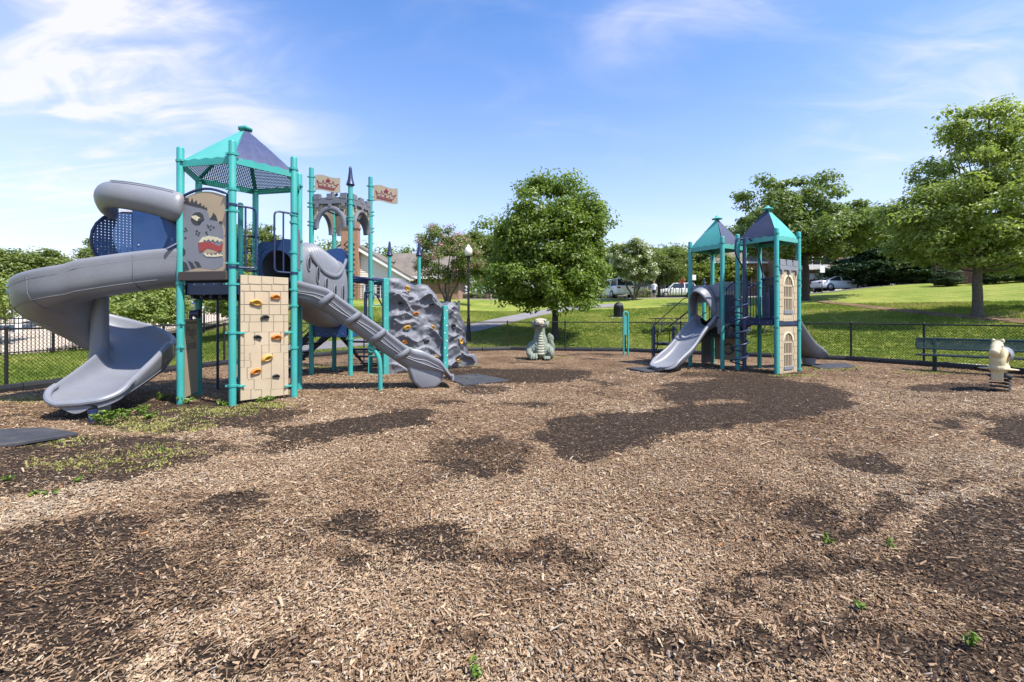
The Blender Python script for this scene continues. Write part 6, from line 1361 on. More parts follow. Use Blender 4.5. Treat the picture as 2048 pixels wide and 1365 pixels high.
    for (p0, p1) in ((728, 750), (751, 773)):
        a, b = X(p0), X(p1); mb = MB(); mb.obox((a, Y - .06, dz0), (1, 0, 0), UP, (0, -1, 0), 0, b - a, 0, dz1 - dz0, 0, .07); dr = mb.build('door', M['trim'], t)
        for i in range(2):
            for j in range(4):
                w = (b - a) * .30; u = (b - a) * (.16 + .37 * i); hh = (dz1 - dz0) * .185; v = (dz1 - dz0) * (.12 + .21 * j)
                MB().obox((a, Y - .06, dz0), (1, 0, 0), UP, (0, -1, 0), u, u + w, v, v + hh, .06, .074).build('pane', M['glass'], dr)
    mb = MB(); mb.box((X(752), Y - .55, Z(605) - .2), (2.0, 1.0, .5)); mb.box((X(752), Y - 1.1, Z(605) - .35), (2.0, .4, .35)); mb.build('door_step', M['concrete'], t)
    mb = MB(); c = (X(788), Y - .1, Z(527)); mb.tube([c, (c[0] - .22, c[1] - .25, c[2] + .1)], .05, 8).tube([c, (c[0] + .22, c[1] - .25, c[2] + .1)], .05, 8).tube([c, (c[0], c[1] - .2, c[2] - .16)], .04, 8); mb.build('flood_light', M['black'], t)
clubhouse()
def townhouse(label, x0, x1, y, dep, hwall, wm, garage=None, wins=(), bay=None, nm='townhouse', trimv=None):
    zb = H((x0 + x1) / 2, y) - .3; z0 = zb + .3; t = thing(nm, label, 'house', ((x0 + x1) / 2, y + dep / 2, z0))
    MB().obox((x0, y, zb), (1, 0, 0), (0, 1, 0), UP, 0, x1 - x0, 0, dep, 0, hwall + .3).build('wall', M[wm], t)
    zt = z0 + hwall; mb = MB(); mb.prism([(-.5, 0), (dep + .5, 0), (dep / 2, 2.6)], (x0 - .3, y, zt), (0, 1, 0), UP, 0, x1 - x0 + .6); mb.build('roof', M['shingle'], t)
    MB().obox((x0, y, zt), (1, 0, 0), UP, (0, -1, 0), -.3, x1 - x0 + .3, -.2, .02, .42, .54).build('gutter', M['trim'], t)
    def win(u, v, w, h):
        f = MB().obox((x0, y, z0), (1, 0, 0), UP, (0, -1, 0), u, u + w, v, v + h, 0, .06).build('window', M['trim'], t); n = 2
        for i in range(n):
            for j in range(2): MB().obox((x0, y, z0), (1, 0, 0), UP, (0, -1, 0), u + .08 + i * (w - .12) / n, u + .04 + (i + 1) * (w - .12) / n, v + .08 + j * (h - .12) / 2, v + .04 + (j + 1) * (h - .12) / 2, .05, .066).build('pane', M['glass'], f)
    for w in wins: win(*w)
    if garage:
        u, w, h = garage; g = MB().obox((x0, y, z0), (1, 0, 0), UP, (0, -1, 0), u - .12, u + w + .12, 0, h + .14, 0, .05).build('garage_frame', M['trim'], t)
        for j in range(4):
            for i in range(4): MB().obox((x0, y, z0), (1, 0, 0), UP, (0, -1, 0), u + i * w / 4 + .03, u + (i + 1) * w / 4 - .03, j * h / 4 + .02, (j + 1) * h / 4 - .02, .04, .075).build('garage_panel', M['white'], g, bevel=.015)
    if bay:
        u, v, w, h = bay; b = MB().obox((x0, y, z0), (1, 0, 0), UP, (0, -1, 0), u, u + w, v, v + h, 0, .6).build('bay_window', M['trim'], t, bevel=.02)
        for i in range(3): MB().obox((x0, y, z0), (1, 0, 0), UP, (0, -1, 0), u + .12 + i * (w - .2) / 3, u + (i + 1) * (w - .2) / 3, v + h * .42, v + h * .92, .59, .62).build('pane', M['glass'], b)
    return t
k = 52 / F
townhouse('brick townhouse with white garage door and white bay window behind the sedan', (1590 - 1024) * k, (1685 - 1024) * k, 52, 9, 6.2, 'brick2', (1.5, 3.7, 2.25), ((3.6, 4.2, 1.1, 1.4),), (.6, 2.75, 3.0, 1.5))
townhouse('grey sided townhouse with a tall white window beside the brick townhouse', (1686 - 1024) * k, (1800 - 1024) * k, 53.5, 9, 6.0, 'greysiding', None, ((.25, .6, .9, 2.2), (3, 1.2, 1.1, 1.4)))
k = 58 / F
townhouse('orange brick house half hidden behind the coil climber', (1430 - 1024) * k, (1545 - 1024) * k, 58, 9, 4.4, 'brick', None, ((1.2, 1.2, 1.0, 1.4), (3.6, 1.2, 1.0, 1.4), (5.6, 1.2, 1.0, 1.4)))
k = 62 / F
townhouse('dark sided house behind the clipped hedge and white walker', (1280 - 1024) * k, (1400 - 1024) * k, 62, 9, 3.2, 'greysiding', None, ((1.0, 1.0, 1.0, 1.5), (3.4, 1.0, 1.0, 1.5)))
# reddish timber fence on the hill crest
def woodfence():
    a = Vector(((1870 - 1024) / F * 36, 36, 0)); b = Vector(((2150 - 1024) / F * 34, 34, 0)); t = thing('timber_fence', 'dark red stained board fence on the crest of the lawn behind the oak', 'fence', (a.x, a.y, H(a.x, a.y))); d = (b - a).normalized(); L_ = (b - a).length; n = d.cross(UP); mb = MB(); i = 0; rg = random.Random(4)
    while i * .15 < L_:
        p = a + d * (i * .15); mb.obox((p.x, p.y, H(p.x, p.y) - .1), d, UP, n, .005, .142, 0, 1.75 + rg.uniform(-.02, .02), rg.uniform(0, .012), .03); i += 1
    mb.build('boards', M['wood_red'], t, kind='stuff')
    for k_ in range(int(L_ / 2.4) + 1): p = a + d * (k_ * 2.4); MB().obox((p.x, p.y, H(p.x, p.y) - .1), d, UP, n, -.06, .06, 0, 1.9, -.09, 0).build('post', M['wood_red'], t)
    for z in (.4, 1.5): MB().tube([a + d * s + UP * (H((a + d * s).x, (a + d * s).y) + z) - n * .03 for s in np.linspace(0, L_, 8)], .04, 4).build('rail', M['wood_red'], t)
woodfence()

# ------------------------------------------------------------------ dragon statue
def dragon():
    o = Vector((.965, 15.6, 0)); t = thing('dragon_statue', 'seated grey green scaly dragon statue with a tan face on the mulch', 'statue', (0, 0, 0)); rt = lambda a: Matrix.Rotation(a, 3, 'Z')
    mb = MB()
    mb.ball((0, .12, .30), (.33, .42, .36)); mb.ball((-.20, .10, .36), (.26, .34, .28)); mb.ball((.16, .12, .30), (.26, .34, .28)); mb.ball((0, -.12, .36), (.24, .2, .36))
    mb.tube(smoothpath([(0, .06, .40), (0, .0, .62), (-.01, -.02, .82), (0, -.03, 1.0), (.01, -.03, 1.14)], 4), list(np.interp(np.linspace(0, 1, 17), [0, .3, .6, .85, 1], [.30, .24, .18, .165, .17])), 14)
    mb.ball((.01, -.04, 1.24), (.235, .23, .17)); mb.ball((-.03, -.26, 1.20), (.155, .20, .115)); mb.ball((-.03, -.22, 1.10), (.14, .20, .07)); mb.ball((-.03, -.41, 1.235), (.10, .07, .06))
    for s in (-1, 1):
        mb.ball((.01 + s * .14, -.16, 1.345), (.08, .09, .05)); mb.ball((.01 + s * .20, -.02, 1.18), (.09, .14, .13)); mb.tube([(.01 + s * .20, -.02, 1.24), (.01 + s * .27, .02, 1.25), (.01 + s * .30, .05, 1.22)], [.07, .05, .02], 8)
        mb.ball((-.03 + s * .06, -.44, 1.26), (.035, .04, .03), 8, 6)
    # arms, feet with claws, haunch and curled tail
    mb.tube(smoothpath([(-.30, -.02, .42), (-.38, -.14, .26), (-.32, -.30, .14), (-.24, -.40, .09)], 4), [.15, .14, .13, .12, .12, .11, .11, .10, .10, .10, .09, .09, .09], 10); mb.ball((-.24, -.40, .10), (.15, .14, .10))
    for k in (-1, 0, 1): mb.tube(smoothpath([(-.24 + k * .075, -.40, .20), (-.25 + k * .085, -.50, .16), (-.25 + k * .085, -.545, .03)], 3), [.05, .05, .05, .045, .04, .035, .018], 8)
    mb.ball((.34, -.10, .23), (.145, .24, .22)); mb.ball((.20, -.34, .07), (.13, .15, .07))
    for k in (-1, 0, 1): mb.tube([(.20 + k * .07, -.40, .08), (.20 + k * .08, -.50, .04)], [.045, .025], 8)
    mb.tube(smoothpath([(.15, .35, .2), (.34, .34, .22), (.42, .20, .36), (.38, .14, .56), (.34, .12, .66)], 4), list(np.linspace(.15, .08, 17)), 10)
    mb.tube(smoothpath([(.34, .12, .60), (.36, .12, .70), (.33, .11, .80), (.30, .10, .90)], 4), [.05, .09, .115, .125, .13, .128, .12, .11, .095, .075, .05, .03, .012], 12, flat=(1, .55))
    body = mb.fuse('body', M['statue'], .015, t, 2)
    mt = bpy.data.materials.new('scaly_concrete'); mt = M['statue'].copy(); N = mt.node_tree.nodes; L = mt.node_tree.links; tc = N.new('ShaderNodeTexCoord'); vo = N.new('ShaderNodeTexVoronoi'); vo.inputs['Scale'].default_value = 26; L.new(tc.outputs['Object'], vo.inputs[0])
    bp = N.new('ShaderNodeBump'); bp.invert = True; bp.inputs['Strength'].default_value = 1; bp.inputs['Distance'].default_value = .03; L.new(vo.outputs['Distance'], bp.inputs['Height']); L.new(bp.outputs[0], N['Principled BSDF'].inputs['Normal']); body.data.materials.clear(); body.data.materials.append(mt)
    for k in range(9):       # overlapping belly plates down throat and chest
        z = .92 - .085 * k; w = .065 + .010 * k; yy = -.19 - .018 * k - (.05 if k > 4 else 0); pts = [(w * math.sin(a), yy - .05 * math.cos(a * 1.1) + .02, z - .035 * math.cos(a * 1.3)) for a in np.linspace(-1.1, 1.1, 9)]
        MB().tube(pts, [.012, .026, .036, .041, .043, .041, .036, .026, .012], 8, flat=(.8, 1)).build('belly_plate', M['statue_pale'], t, smooth=True)
    mb = MB(); mb.ball((-.03, -.31, 1.235), (.155, .175, .10)); mb.ball((0, -.16, 1.335), (.21, .13, .065)); mb.build('face', M['statue_tan'], t, smooth=True)
    for s in (-1, 1): MB().ball((.0 + s * .125, -.275, 1.318), (.06, .03, .036), 10, 6).build('eye', M['mcream'], t, smooth=True); MB().ball((.0 + s * .122, -.300, 1.318), (.026, .014, .028), 8, 6).build('pupil', M['mdark'], t, smooth=True); MB().ball((-.03 + s * .055, -.455, 1.25), (.018, .02, .016), 8, 6).build('nostril', M['mdark'], t, smooth=True)
    MB().tube([(-.03 + .165 * math.sin(a), -.25 - .19 * math.cos(a), 1.145) for a in np.linspace(-1.5, 1.5, 11)], .022, 6).build('mouth_line', M['mdark'], t, smooth=True)
    for x in (.06, -.11): MB().lathe([(.0, -.06), (.014, 0)], (x, -.41, 1.165), 8).build('fang', M['mcream'], t)
    t.location = o
dragon()
# ------------------------------------------------------------------ spring horse
def horse():
    t = thing('spring_rider', 'cream toy horse spring rider with a grey saddle on a black coil', 'spring rider', (0, 0, 0)); mb = MB()
    mb.tube(smoothpath([(0, -.10, .50), (0, -.10, .62), (0, -.02, .72), (0, .14, .74), (0, .32, .70), (0, .40, .60)], 4), list(np.interp(np.linspace(0, 1, 21), [0, .3, .6, 1], [.11, .125, .12, .09])), 14)
    mb.tube(smoothpath([(0, -.08, .62), (0, -.14, .76), (0, -.15, .86), (0, -.12, .93)], 4), list(np.linspace(.115, .085, 13)), 14); mb.tube(smoothpath([(0, -.10, .90), (0, -.22, .86), (0, -.31, .79)], 4), [.085, .088, .088, .085, .082, .08, .078, .075, .07], 14)
    mb.ball((0, -.33, .775), (.078, .07, .075)); mb.box((0, -.06, .98), (.17, .10, .05)); 
    for s in (-1, 1): mb.ball((s * .065, -.08, .985), (.03, .03, .05))
    mb.box((0, -.12, .36), (.16, .10, .30)); mb.ball((0, .0, .46), (.15, .24, .12)); mb.ball((0, .40, .50), (.06, .08, .13))
    mb.ball((0, -.06, .44), (.30, .11, .028))
    b = mb.fuse('body', M['cream'], .011, t, 3)
    mb = MB(); rows = [[Vector((.132 * math.sin(a) * (1 + .04), .06 + .20 * f, .70 + .13 * math.cos(a) * 1.02 - .02 * math.cos(f * PI) - (.06 if abs(a) > 1.5 else 0))) for a in np.linspace(-1.75, 1.75, 15)] for f in np.linspace(0, 1, 7)]; mb.grid(rows); sd = mb.build('saddle', M['grey'], t, smooth=True); q = sd.modifiers.new('s', 'SOLIDIFY'); q.thickness = .02; q.offset = 1
    MB().tube(smoothpath([(0, -.0, .86), (0, .06, .92), (0, .14, .90), (0, .15, .80), (0, .12, .76)], 5), .022, 8).build('handle', M['cream'], t, smooth=True)
    for s in (-1, 1): MB().ball((s * .078, -.20, .885), (.014, .03, .02), 8, 6).build('eye', M['greydk'], t, smooth=True)
    MB().ball((0, -.215, .925), (.04, .02, .028), 10, 6).build('forelock', M['greydk'], t, smooth=True)
    MB().lathe([(.17, .27), (.19, .285), (.19, .305), (.10, .33), (.09, .38)], (0, .08, 0), 20).build('spring_plate', M['black'], t, smooth=True)
    MB().tube([(.14 * math.cos(a), .08 + .14 * math.sin(a), -.02 + .30 * a / (9 * PI)) for a in np.linspace(0, 9 * PI, 130)], .015, 8).build('spring', M['black'], t, smooth=True)
    t.location = (9.58, 8.95, 0); t.rotation_euler = (0, 0, R(-58))
horse()
# ------------------------------------------------------------------ bench
def bench():
    d = Vector((.45, -.893, 0)).normalized(); d = (Vector((13.35, 10.6, 0)) - Vector((11.1, 12.55, 0))).normalized(); t = thing('park_bench', 'dark green perforated metal bench inside the chain-link fence at right', 'bench', (11.0, 12.4, 0)); a = Vector((10.95, 12.32, 0)); n = d.cross(UP).normalized()   # n: towards the camera
    if n.y > 0: n = -n
    M['perf_green'] = perf('perforated_green_sheet', (.010, .035, .040), .022, .26); Lb = 3.1
    def slab(nm, o, U, V, w, h, th, fr):
        N_ = Vector(U).cross(Vector(V)); mb = MB(); mb.obox(o, U, V, N_, 0, w, 0, h, -.004, .004); p = mb.build(nm, M['perf_green'], t); set_uv(p, U, V, o)
        mb = MB(); mb.obox(o, U, V, N_, 0, w, -.025, .02, -.022, .022); mb.obox(o, U, V, N_, 0, w, h - .02, h + .025, -.022, .022); mb.obox(o, U, V, N_, -.02, .03, .02, h - .02, -.021, .021); mb.obox(o, U, V, N_, w - .03, w + .02, .02, h - .02, -.021, .021); mb.obox(o, U, V, N_, w * .5 - .03, w * .5 + .03, .02, h - .02, -.018, .018); mb.build(nm + '_frame', M['dgreen'], t, bevel=.008)
    sb = (UP * .965 - n * .26).normalized(); slab('backrest', a + UP * .60 - n * .20, d, sb, Lb, .27, .01, 0); slab('seat', a + UP * .44 + n * .18, d, -n, Lb, .33, .01, 0)
    for s in (.36, 2.30):
        q = a + d * s; mb = MB(); mb.bar(q - UP * .1 - n * .02, q + UP * .40 - n * .02, .07, .07); mb.bar(q + UP * .39 + n * .16, q + UP * .39 - n * .2, .05, .05); mb.bar(q + UP * .41 - n * .17, q + UP * .86 - n * .27, .06, .05, n); mb.bar(q + n * .14 + UP * .40, q + n * .0 + UP * .12, .03, .03); mb.build('leg', M['dgreen'], t, bevel=.006)
    mb = MB(); mb.obox(a + d * -.3 - n * .75, d, -n, UP, 0, 2.6, -.2, .9, -.06, .03)
bench()
c0 = G(1880, 722); c1 = G(1975, 728)
def slab_at(name, pts, m, lift=.03, **kw):
    mb = MB(); mb.add([(p[0], p[1], H(p[0], p[1]) + lift) for p in pts] + [(p[0], p[1], H(p[0], p[1]) - .2) for p in pts], [tuple(range(len(pts)))] + [(i, (i + 1) % len(pts), (i + 1) % len(pts) + len(pts), i + len(pts)) for i in range(len(pts))]); return mb.build(name, m, **kw)
slab_at('pavement', [(11.75, 14.6), (13.3, 12.7), (13.9, 13.2), (12.35, 15.1)], M['concrete'], kind='structure')
# ------------------------------------------------------------------ teal loop pole by the fence
t = thing('balance_pole', 'narrow teal loop pole standing alone in front of the fence', 'pole', (4.32, 17.3, 0)); pts = [(4.24, 17.3, -.1), (4.24, 17.3, 1.52)] + [(4.325 - .085 * math.cos(a), 17.3 + .02 * math.sin(a), 1.55 + .085 * math.sin(a)) for a in np.linspace(.2, PI - .2, 7)] + [(4.41, 17.3, 1.52), (4.41, 17.3, -.1)]
MB().tube(pts, .034, 10).build('loop', M['teal'], t, smooth=True); MB().box((4.325, 17.3, 1.12), (.10, .022, .72)).build('web', M['teal2'], t); 
# ------------------------------------------------------------------ lawn furniture
p = G(937, 684.5); t = thing('street_lamp', 'tall black street lamp with a pale acorn globe beside the footpath', 'street lamp', (0, 0, 0)); hh = (684.5 - 490) * p.y / F
MB().lathe([(.12, -.2), (.12, .5), (.095, .56), (.085, 1.1), (.06, 1.2), (.055, hh * .6), (.045, hh - .85), (.07, hh - .82), (.075, hh - .72), (.12, hh - .62), (.13, hh - .56)], (0, 0, 0), 14).build('pole', M['black'], t, smooth=True)
MB().lathe([(.10, hh - .56), (.17, hh - .48), (.20, hh - .36), (.18, hh - .22), (.11, hh - .13), (.085, hh - .11), (.09, hh - .07), (.06, hh - .03), (.01, hh)], (0, 0, 0), 18).build('globe', M['globe'], t, smooth=True); t.location = p
p = G(1237, 635); t = thing('litter_bin', 'black domed litter bin on a small concrete pad on the lawn', 'litter bin', (0, 0, 0))
MB().lathe([(.27, 0), (.29, .05), (.31, .62), (.325, .64), (.325, .70), (.30, .70)], (0, 0, 0), 20).build('body', M['black'], t, smooth=True); MB().lathe([(.31, .70), (.31, .74), (.27, .86), (.17, .95), (.16, .96), (.02, 1.02)], (0, 0, 0), 20).build('dome_lid', M['black'], t, smooth=True)
for s in (-1, 1): MB().tube([(s * .16, -.27, .74), (s * .16, -.31, .80), (s * .10, -.30, .82)], .02, 6).build('lid_catch', M['galv'], t, smooth=True)
for k in range(18): a = 2 * PI * k / 18; MB().bar((.30 * math.cos(a), .30 * math.sin(a), .06), (.325 * math.cos(a), .325 * math.sin(a), .62), .05, .012, (math.cos(a), math.sin(a), 0)).build('slat', M['black'], t)
t.location = p; slab_at('bin_pad', [(p.x - .55, p.y - .5), (p.x + .5, p.y - .5), (p.x + .5, p.y + .5), (p.x - .55, p.y + .5)], M['concrete'], kind='structure')
def picnic(loc, rz, label):
    t = thing('picnic_table', label, 'picnic table', (0, 0, 0), 'picnic tables beyond the fence'); L_ = 1.85
    for y in (-.26, -.09, .08, .25): MB().box((0, y, .745), (L_, .155, .04)).build('table_board', M['black'], t, bevel=.006)
    for y in (-.70, .70): MB().box((0, y, .45), (L_, .25, .04)).build('bench_board', M['black'], t, bevel=.006)
    for x in (-.58, .58):
        mb = MB()
        for s in (-1, 1): mb.tube(rounded([(x, s * .28, .72), (x, s * .30, .03), (x, s * .62, .02), (x, s * .68, .43)], .08), .024, 8)
        mb.tube([(x, -.7, .425), (x, .7, .425)], .022, 8); mb.tube([(x, -.34, .71), (x, .34, .71)], .022, 8); mb.tube([(x, 0, .43), (x * .25, 0, .72)], .018, 8); mb.build('leg_frame', M['galv'], t, smooth=True)
    t.location = loc; t.rotation_euler = (0, 0, rz)
p = G(1336, 665); picnic(p, R(4), 'black topped picnic table on the lawn behind the wave slide')
p = G(1530, 668); picnic(p, R(12), 'black topped picnic table seen between the coil climber and castle panels')
for (px, yb, lab) in ((909, 633, 'grey utility post with broad panel behind the rock wall'), (918, 631, 'narrower grey utility post just right of the rock wall')):
    p = G(px, yb); mb = MB(); mb.box((0, 0, .45), (.16, .10, 1.1)); mb.box((0, -.02, 1.0), (.18, .13, .05)); o = mb.build('utility_post', M['greydk'], bevel=.012, label=lab, cat='utility post'); o.location = p
# bollards / hoops by the road
ref = P(1325, 606, 44)
hp = thing('hoop_stand', 'x', 'bicycle hoop', (0, 0, 0), 'brown bicycle hoops by the kerb'); MB().tube(rounded([(-.02, -.3, -.2), (-.02, -.3, .95), (.02, .3, .95), (.02, .3, -.2)], .22), .032, 8).build('hoop', M['barkdk'], hp, smooth=True)
names = ['leftmost brown bicycle hoop of the row by the kerb', 'second brown bicycle hoop from the left end of the row', 'third brown bicycle hoop from the left end of the row', 'fourth brown bicycle hoop, at the middle of the row', 'fifth brown bicycle hoop, just right of the middle of the row', 'sixth brown bicycle hoop, next to the last one of the row', 'brown bicycle hoop nearest the left roofed tower, last of the row']
for i, px in enumerate((1327, 1338, 1349, 1361, 1373, 1386, 1399)):
    x = (px - 1024) / F * 42.2; o = hp if i == 0 else copy_tree(hp); place(o, (x, 42.2, H(x, 42.2)), .15, 1.0, names[i])
# ------------------------------------------------------------------ signs
def sign(px, yb, z, h, plate, m, label, back=None, octo=False, txt=None):
    x = (px - 1024) / F * z; g = H(x, z); t = thing('street_sign', label, 'sign', (x, z, g)); MB().lathe([(.035, -.2), (.035, h)], (x, z, g), 8).build('sign_post', M['barkdk'], t, smooth=True)
    w, ph = plate; pl = [(-w / 2, -ph), (w / 2, -ph), (w / 2, 0), (-w / 2, 0)] if not octo else [(w / 2 * math.cos(PI / 8 + k * PI / 4) * 1.08, -ph / 2 + ph / 2 * math.sin(PI / 8 + k * PI / 4) * 1.08) for k in range(8)]
    b = MB().prism(pl, (x, z - .05, g + h), (1, 0, 0), UP, -.01, .01).build('sign_plate', M[m], t)
    if txt: text(txt, ph * .34, (x, z - .062, g + h - ph * .62), Vector((1, 0, 0)), UP, 'white', b)
sign(1363, 602, 50, 2.35, (.75, .75), 'signred', 'red octagonal stop sign by the road', octo=True, txt='STOP'); sign(1289, 600, 47.5, 2.9, (1.1, .40), 'signgreen', 'green street name sign above the clipped hedge'); sign(1644, 600, 41, 2.5, (.42, .62), 'white', 'white rectangular sign on a brown post before the maroon car'); sign(1387, 600, 43, 2.2, (.42, .5), 'white', 'small white sign behind the entrance arch of the wave slide')
# ------------------------------------------------------------------ cars
def car(name, label, col, loc, rz, L_=4.7, W_=1.85, Hh=1.45, kind='sedan'):
    t = thing(name, label, 'car', (0, 0, 0)); r = L_ / 2
    if kind == 'sedan': prof = [(-r, .42, .86, .82), (-r + .12, .28, .98, .90), (-r + .9, .22, 1.0, .92), (-.6, .20, .98, .93), (.7, .20, .96, .93), (r - .9, .22, .90, .92), (r - .3, .25, .80, .88), (r, .40, .66, .76)]; cab = (-r + .55, -.75, .35, r - 1.35)
    else: prof = [(-r, .48, 1.0, .86), (-r + .10, .30, 1.08, .93), (-r + .8, .25, 1.10, .95), (0, .24, 1.08, .95), (r - 1.2, .25, 1.05, .94), (r - .35, .28, .95, .90), (r, .42, .80, .80)]; cab = (-r + .08, -r + .45, .35, r - 1.35)
    hw = W_ / 2; rows = []
    for (x, z0, z1, s) in prof:
        w = hw * s / .95; rows.append([Vector(q) for q in ((x, -w * .92, z0), (x, -w, z0 + .15), (x, -w * 1.0, (z0 + z1) / 2), (x, -w * .96, z1 - .08), (x, -w * .86, z1), (x, 0, z1 + .02), (x, w * .86, z1), (x, w * .96, z1 - .08), (x, w, (z0 + z1) / 2), (x, w, z0 + .15), (x, w * .92, z0))])
    mb = MB(); mb.grid(rows, False, True); mb.add(rows[0], [tuple(range(11))]); mb.add(rows[-1], [tuple(range(10, -1, -1))]); bd = mb.build('body', M[col], t, smooth=True, ang=40); q = bd.modifiers.new('b', 'BEVEL'); q.width = .03; q.segments = 2
    zb = prof[3][2] - .03; zt = Hh; x0, x1, x2, x3 = cab; a, b = hw * .88, hw * .66
    mb = MB(); mb.hexa([(x0, -a, zb), (x3, -a, zb), (x3, a, zb), (x0, a, zb), (x1, -b, zt - .03), (x2, -b, zt - .03), (x2, b, zt - .03), (x1, b, zt - .03)]); mb.build('window_glass', M['glass'], t)
    mb = MB(); mb.hexa([(x1 - .08, -b - .03, zt - .05), (x2 + .08, -b - .03, zt - .05), (x2 + .08, b + .03, zt - .05), (x1 - .08, b + .03, zt - .05), (x1 + .12, -b + .05, zt + .01), (x2 - .12, -b + .05, zt + .01), (x2 - .12, b - .05, zt + .01), (x1 + .12, b - .05, zt + .01)]); mb.build('roof', M[col], t, smooth=True)
    for s in (-1, 1):
        for (xa, xb) in ((x0, x1), (x3, x2), ((x1 + x2) / 2 - .1, (x1 + x2) / 2 - .1)): MB().bar((xa, s * a * 1.005, zb), (xb, s * (b + .012), zt - .02), .09, .05, (0, s, 0)).build('pillar', M[col], t)
        MB().box((x3 - .35, s * (hw + .06), zb + .05), (.18, .16, .12)).build('mirror', M[col], t, bevel=.02)
        MB().ball((-r + .03, s * hw * .72, zb - .16), (.06, .22, .10), 10, 6).build('tail_lamp', M['lampred'], t, smooth=True); MB().ball((r - .12, s * hw * .66, .70), (.14, .22, .08), 10, 6).build('headlight', M['globe'], t, smooth=True)
        for x in (-r + .95, r - .95):
            wl = MB().lathe([(.33, -.11), (.345, -.08), (.345, .08), (.33, .11), (.20, .11)], (x, s * (hw - .09), .345), 20, (0, 1, 0)).build('wheel', M['tyre'], t, smooth=True); MB().lathe([(.22, 0), (.21, .02), (.08, .03), (.05, .05)], (x, s * (hw + .01), .345), 10, (0, s, 0)).build('rim', M['galv'], wl, smooth=True)
    MB().box((-r - .01, 0, zb - .28), (.03, .5, .13)).build('number_plate', M['white'], t)
    t.location = loc; t.rotation_euler = (0, 0, rz); return t
def at(px, z): x = (px - 1024) / F * z; return Vector((x, z, H(x, z) + .06))
car('parked_car', 'silver white sedan parked side on at the foot of the hill', 'carwhite', at(1678, 46.5), R(0), 4.9, 1.85, 1.42)
car('parked_car', 'maroon car seen from behind in front of the white garage', 'carmaroon', at(1634, 49.6), R(80), 4.6, 1.85, 1.5)
car('parked_car', 'white sport utility car by the road right of the maple', 'carwhite', at(1228, 43.2), R(104), 4.8, 1.95, 1.75, 'suv')
car('parked_car', 'white car parked behind the bollard row near the stop sign', 'carwhite', at(1352, 55), R(170), 4.6, 1.9, 1.7, 'suv')
# ------------------------------------------------------------------ two people far off
def person(label, loc, rz, walk=.25):
    t = thing('person', label, 'person', (0, 0, 0)); mb = MB(); 
    for s in (-1, 1):
        mb.tube(smoothpath([(s * .09, 0, .92), (s * .10, -s * walk * .5, .50), (s * .10, -s * walk + .05, .06)], 3), list(np.linspace(.095, .045, 7)), 8); mb.ball((s * .10, -s * walk - .03, .04), (.05, .13, .045), 8, 6)
        mb.tube(smoothpath([(s * .20, 0, 1.42), (s * .27, s * .06, 1.14), (s * .27, s * .15 - .08, .88)], 3), list(np.linspace(.055, .035, 7)), 8); mb.ball((s * .27, s * .15 - .10, .80), (.035, .04, .07), 8, 6)
    mb.tube([(0, 0, .88), (0, 0, 1.1), (0, 0, 1.38), (0, 0, 1.48), (0, 0, 1.6)], [.15, .145, .18, .10, .06], 12, flat=(1.15, .8)); mb.ball((0, -.02, 1.66), (.085, .10, .12)); mb.fuse('body', M['skin'], .02, t, 2)
    mb = MB(); mb.tube([(0, 0, .84), (0, 0, 1.1), (0, 0, 1.40), (0, 0, 1.46)], [.185, .18, .21, .14], 14, flat=(1.15, .85))
    for s in (-1, 1): mb.tube([(s * .17, 0, 1.42), (s * .27, s * .05, 1.18)], [.085, .075], 8)
    mb.build('shirt', M['shirt'], t, smooth=True); mb = MB()
    for s in (-1, 1): mb.tube([(s * .09, 0, .94), (s * .10, -s * walk * .5, .52)], [.125, .10], 10)
    mb.build('shorts', M['denim'], t, smooth=True); MB().ball((0, .01, 1.70), (.095, .11, .10), 10, 7).build('hair', M['barkdk'], t, smooth=True)
    t.location = loc; t.rotation_euler = (0, 0, rz)
person('person in a white shirt and dark shorts walking beyond the lawn left of the maple', at(979, 44) , R(20)); person('person in a white shirt standing by the hedge near the road', at(1308, 47.5), R(-30), .05)

# ------------------------------------------------------------------ the pool side on the left
slab_at('pool_deck', [(-17.4, 16), (-16.6, 30), (-14.5, 44), (-60, 44), (-60, 16)], M['pooldeck'], .03, kind='structure')
mb = MB(); mb.add([(-48, 24.5, .0), (-20.5, 24.5, 0), (-20.5, 37, 0), (-48, 37, 0)], [(0, 1, 2, 3)]); o = mb.build('pool_water', M['water'], kind='structure'); o.location = (0, 0, H(-25, 28) + .30)
mb = MB(); z = H(-25, 28)
for a, b in (((-48.2, 24.3), (-20.3, 24.3)), ((-20.3, 24.3), (-20.3, 37.2)), ((-20.3, 37.2), (-48.2, 37.2))): mb.bar((a[0], a[1], z + .2), (b[0], b[1], z + .2), .4, .3)
mb.build('pool_coping', M['concrete'], kind='structure')
def picket():
    t = thing('picket_fence', 'tall black metal picket fence between the lawn and the swimming pool', 'fence', (-16.9, 18, 0)); P2 = [(-17.4, 12.5), (-16.75, 19), (-16.3, 27), (-13.4, 37), (-9, 43)]; mb = MB()
    for p, d in along(P2, .125):
        z = H(p.x, p.y); mb.bar((p.x, p.y, z + .06), (p.x, p.y, z + 1.36), .017, .017, d)
    mb.build('pickets', M['black'], t, kind='stuff')
    for p, d in along(P2, 2.4): z = H(p.x, p.y); MB().bar((p.x, p.y, z - .1), (p.x, p.y, z + 1.42), .06, .06, d).build('post', M['black'], t)
    for dz in (.14, 1.14, 1.30): MB().tube([(p.x, p.y, H(p.x, p.y) + dz) for p, d in along(P2, 1.2)], .018, 4).build('rail', M['black'], t)
picket()
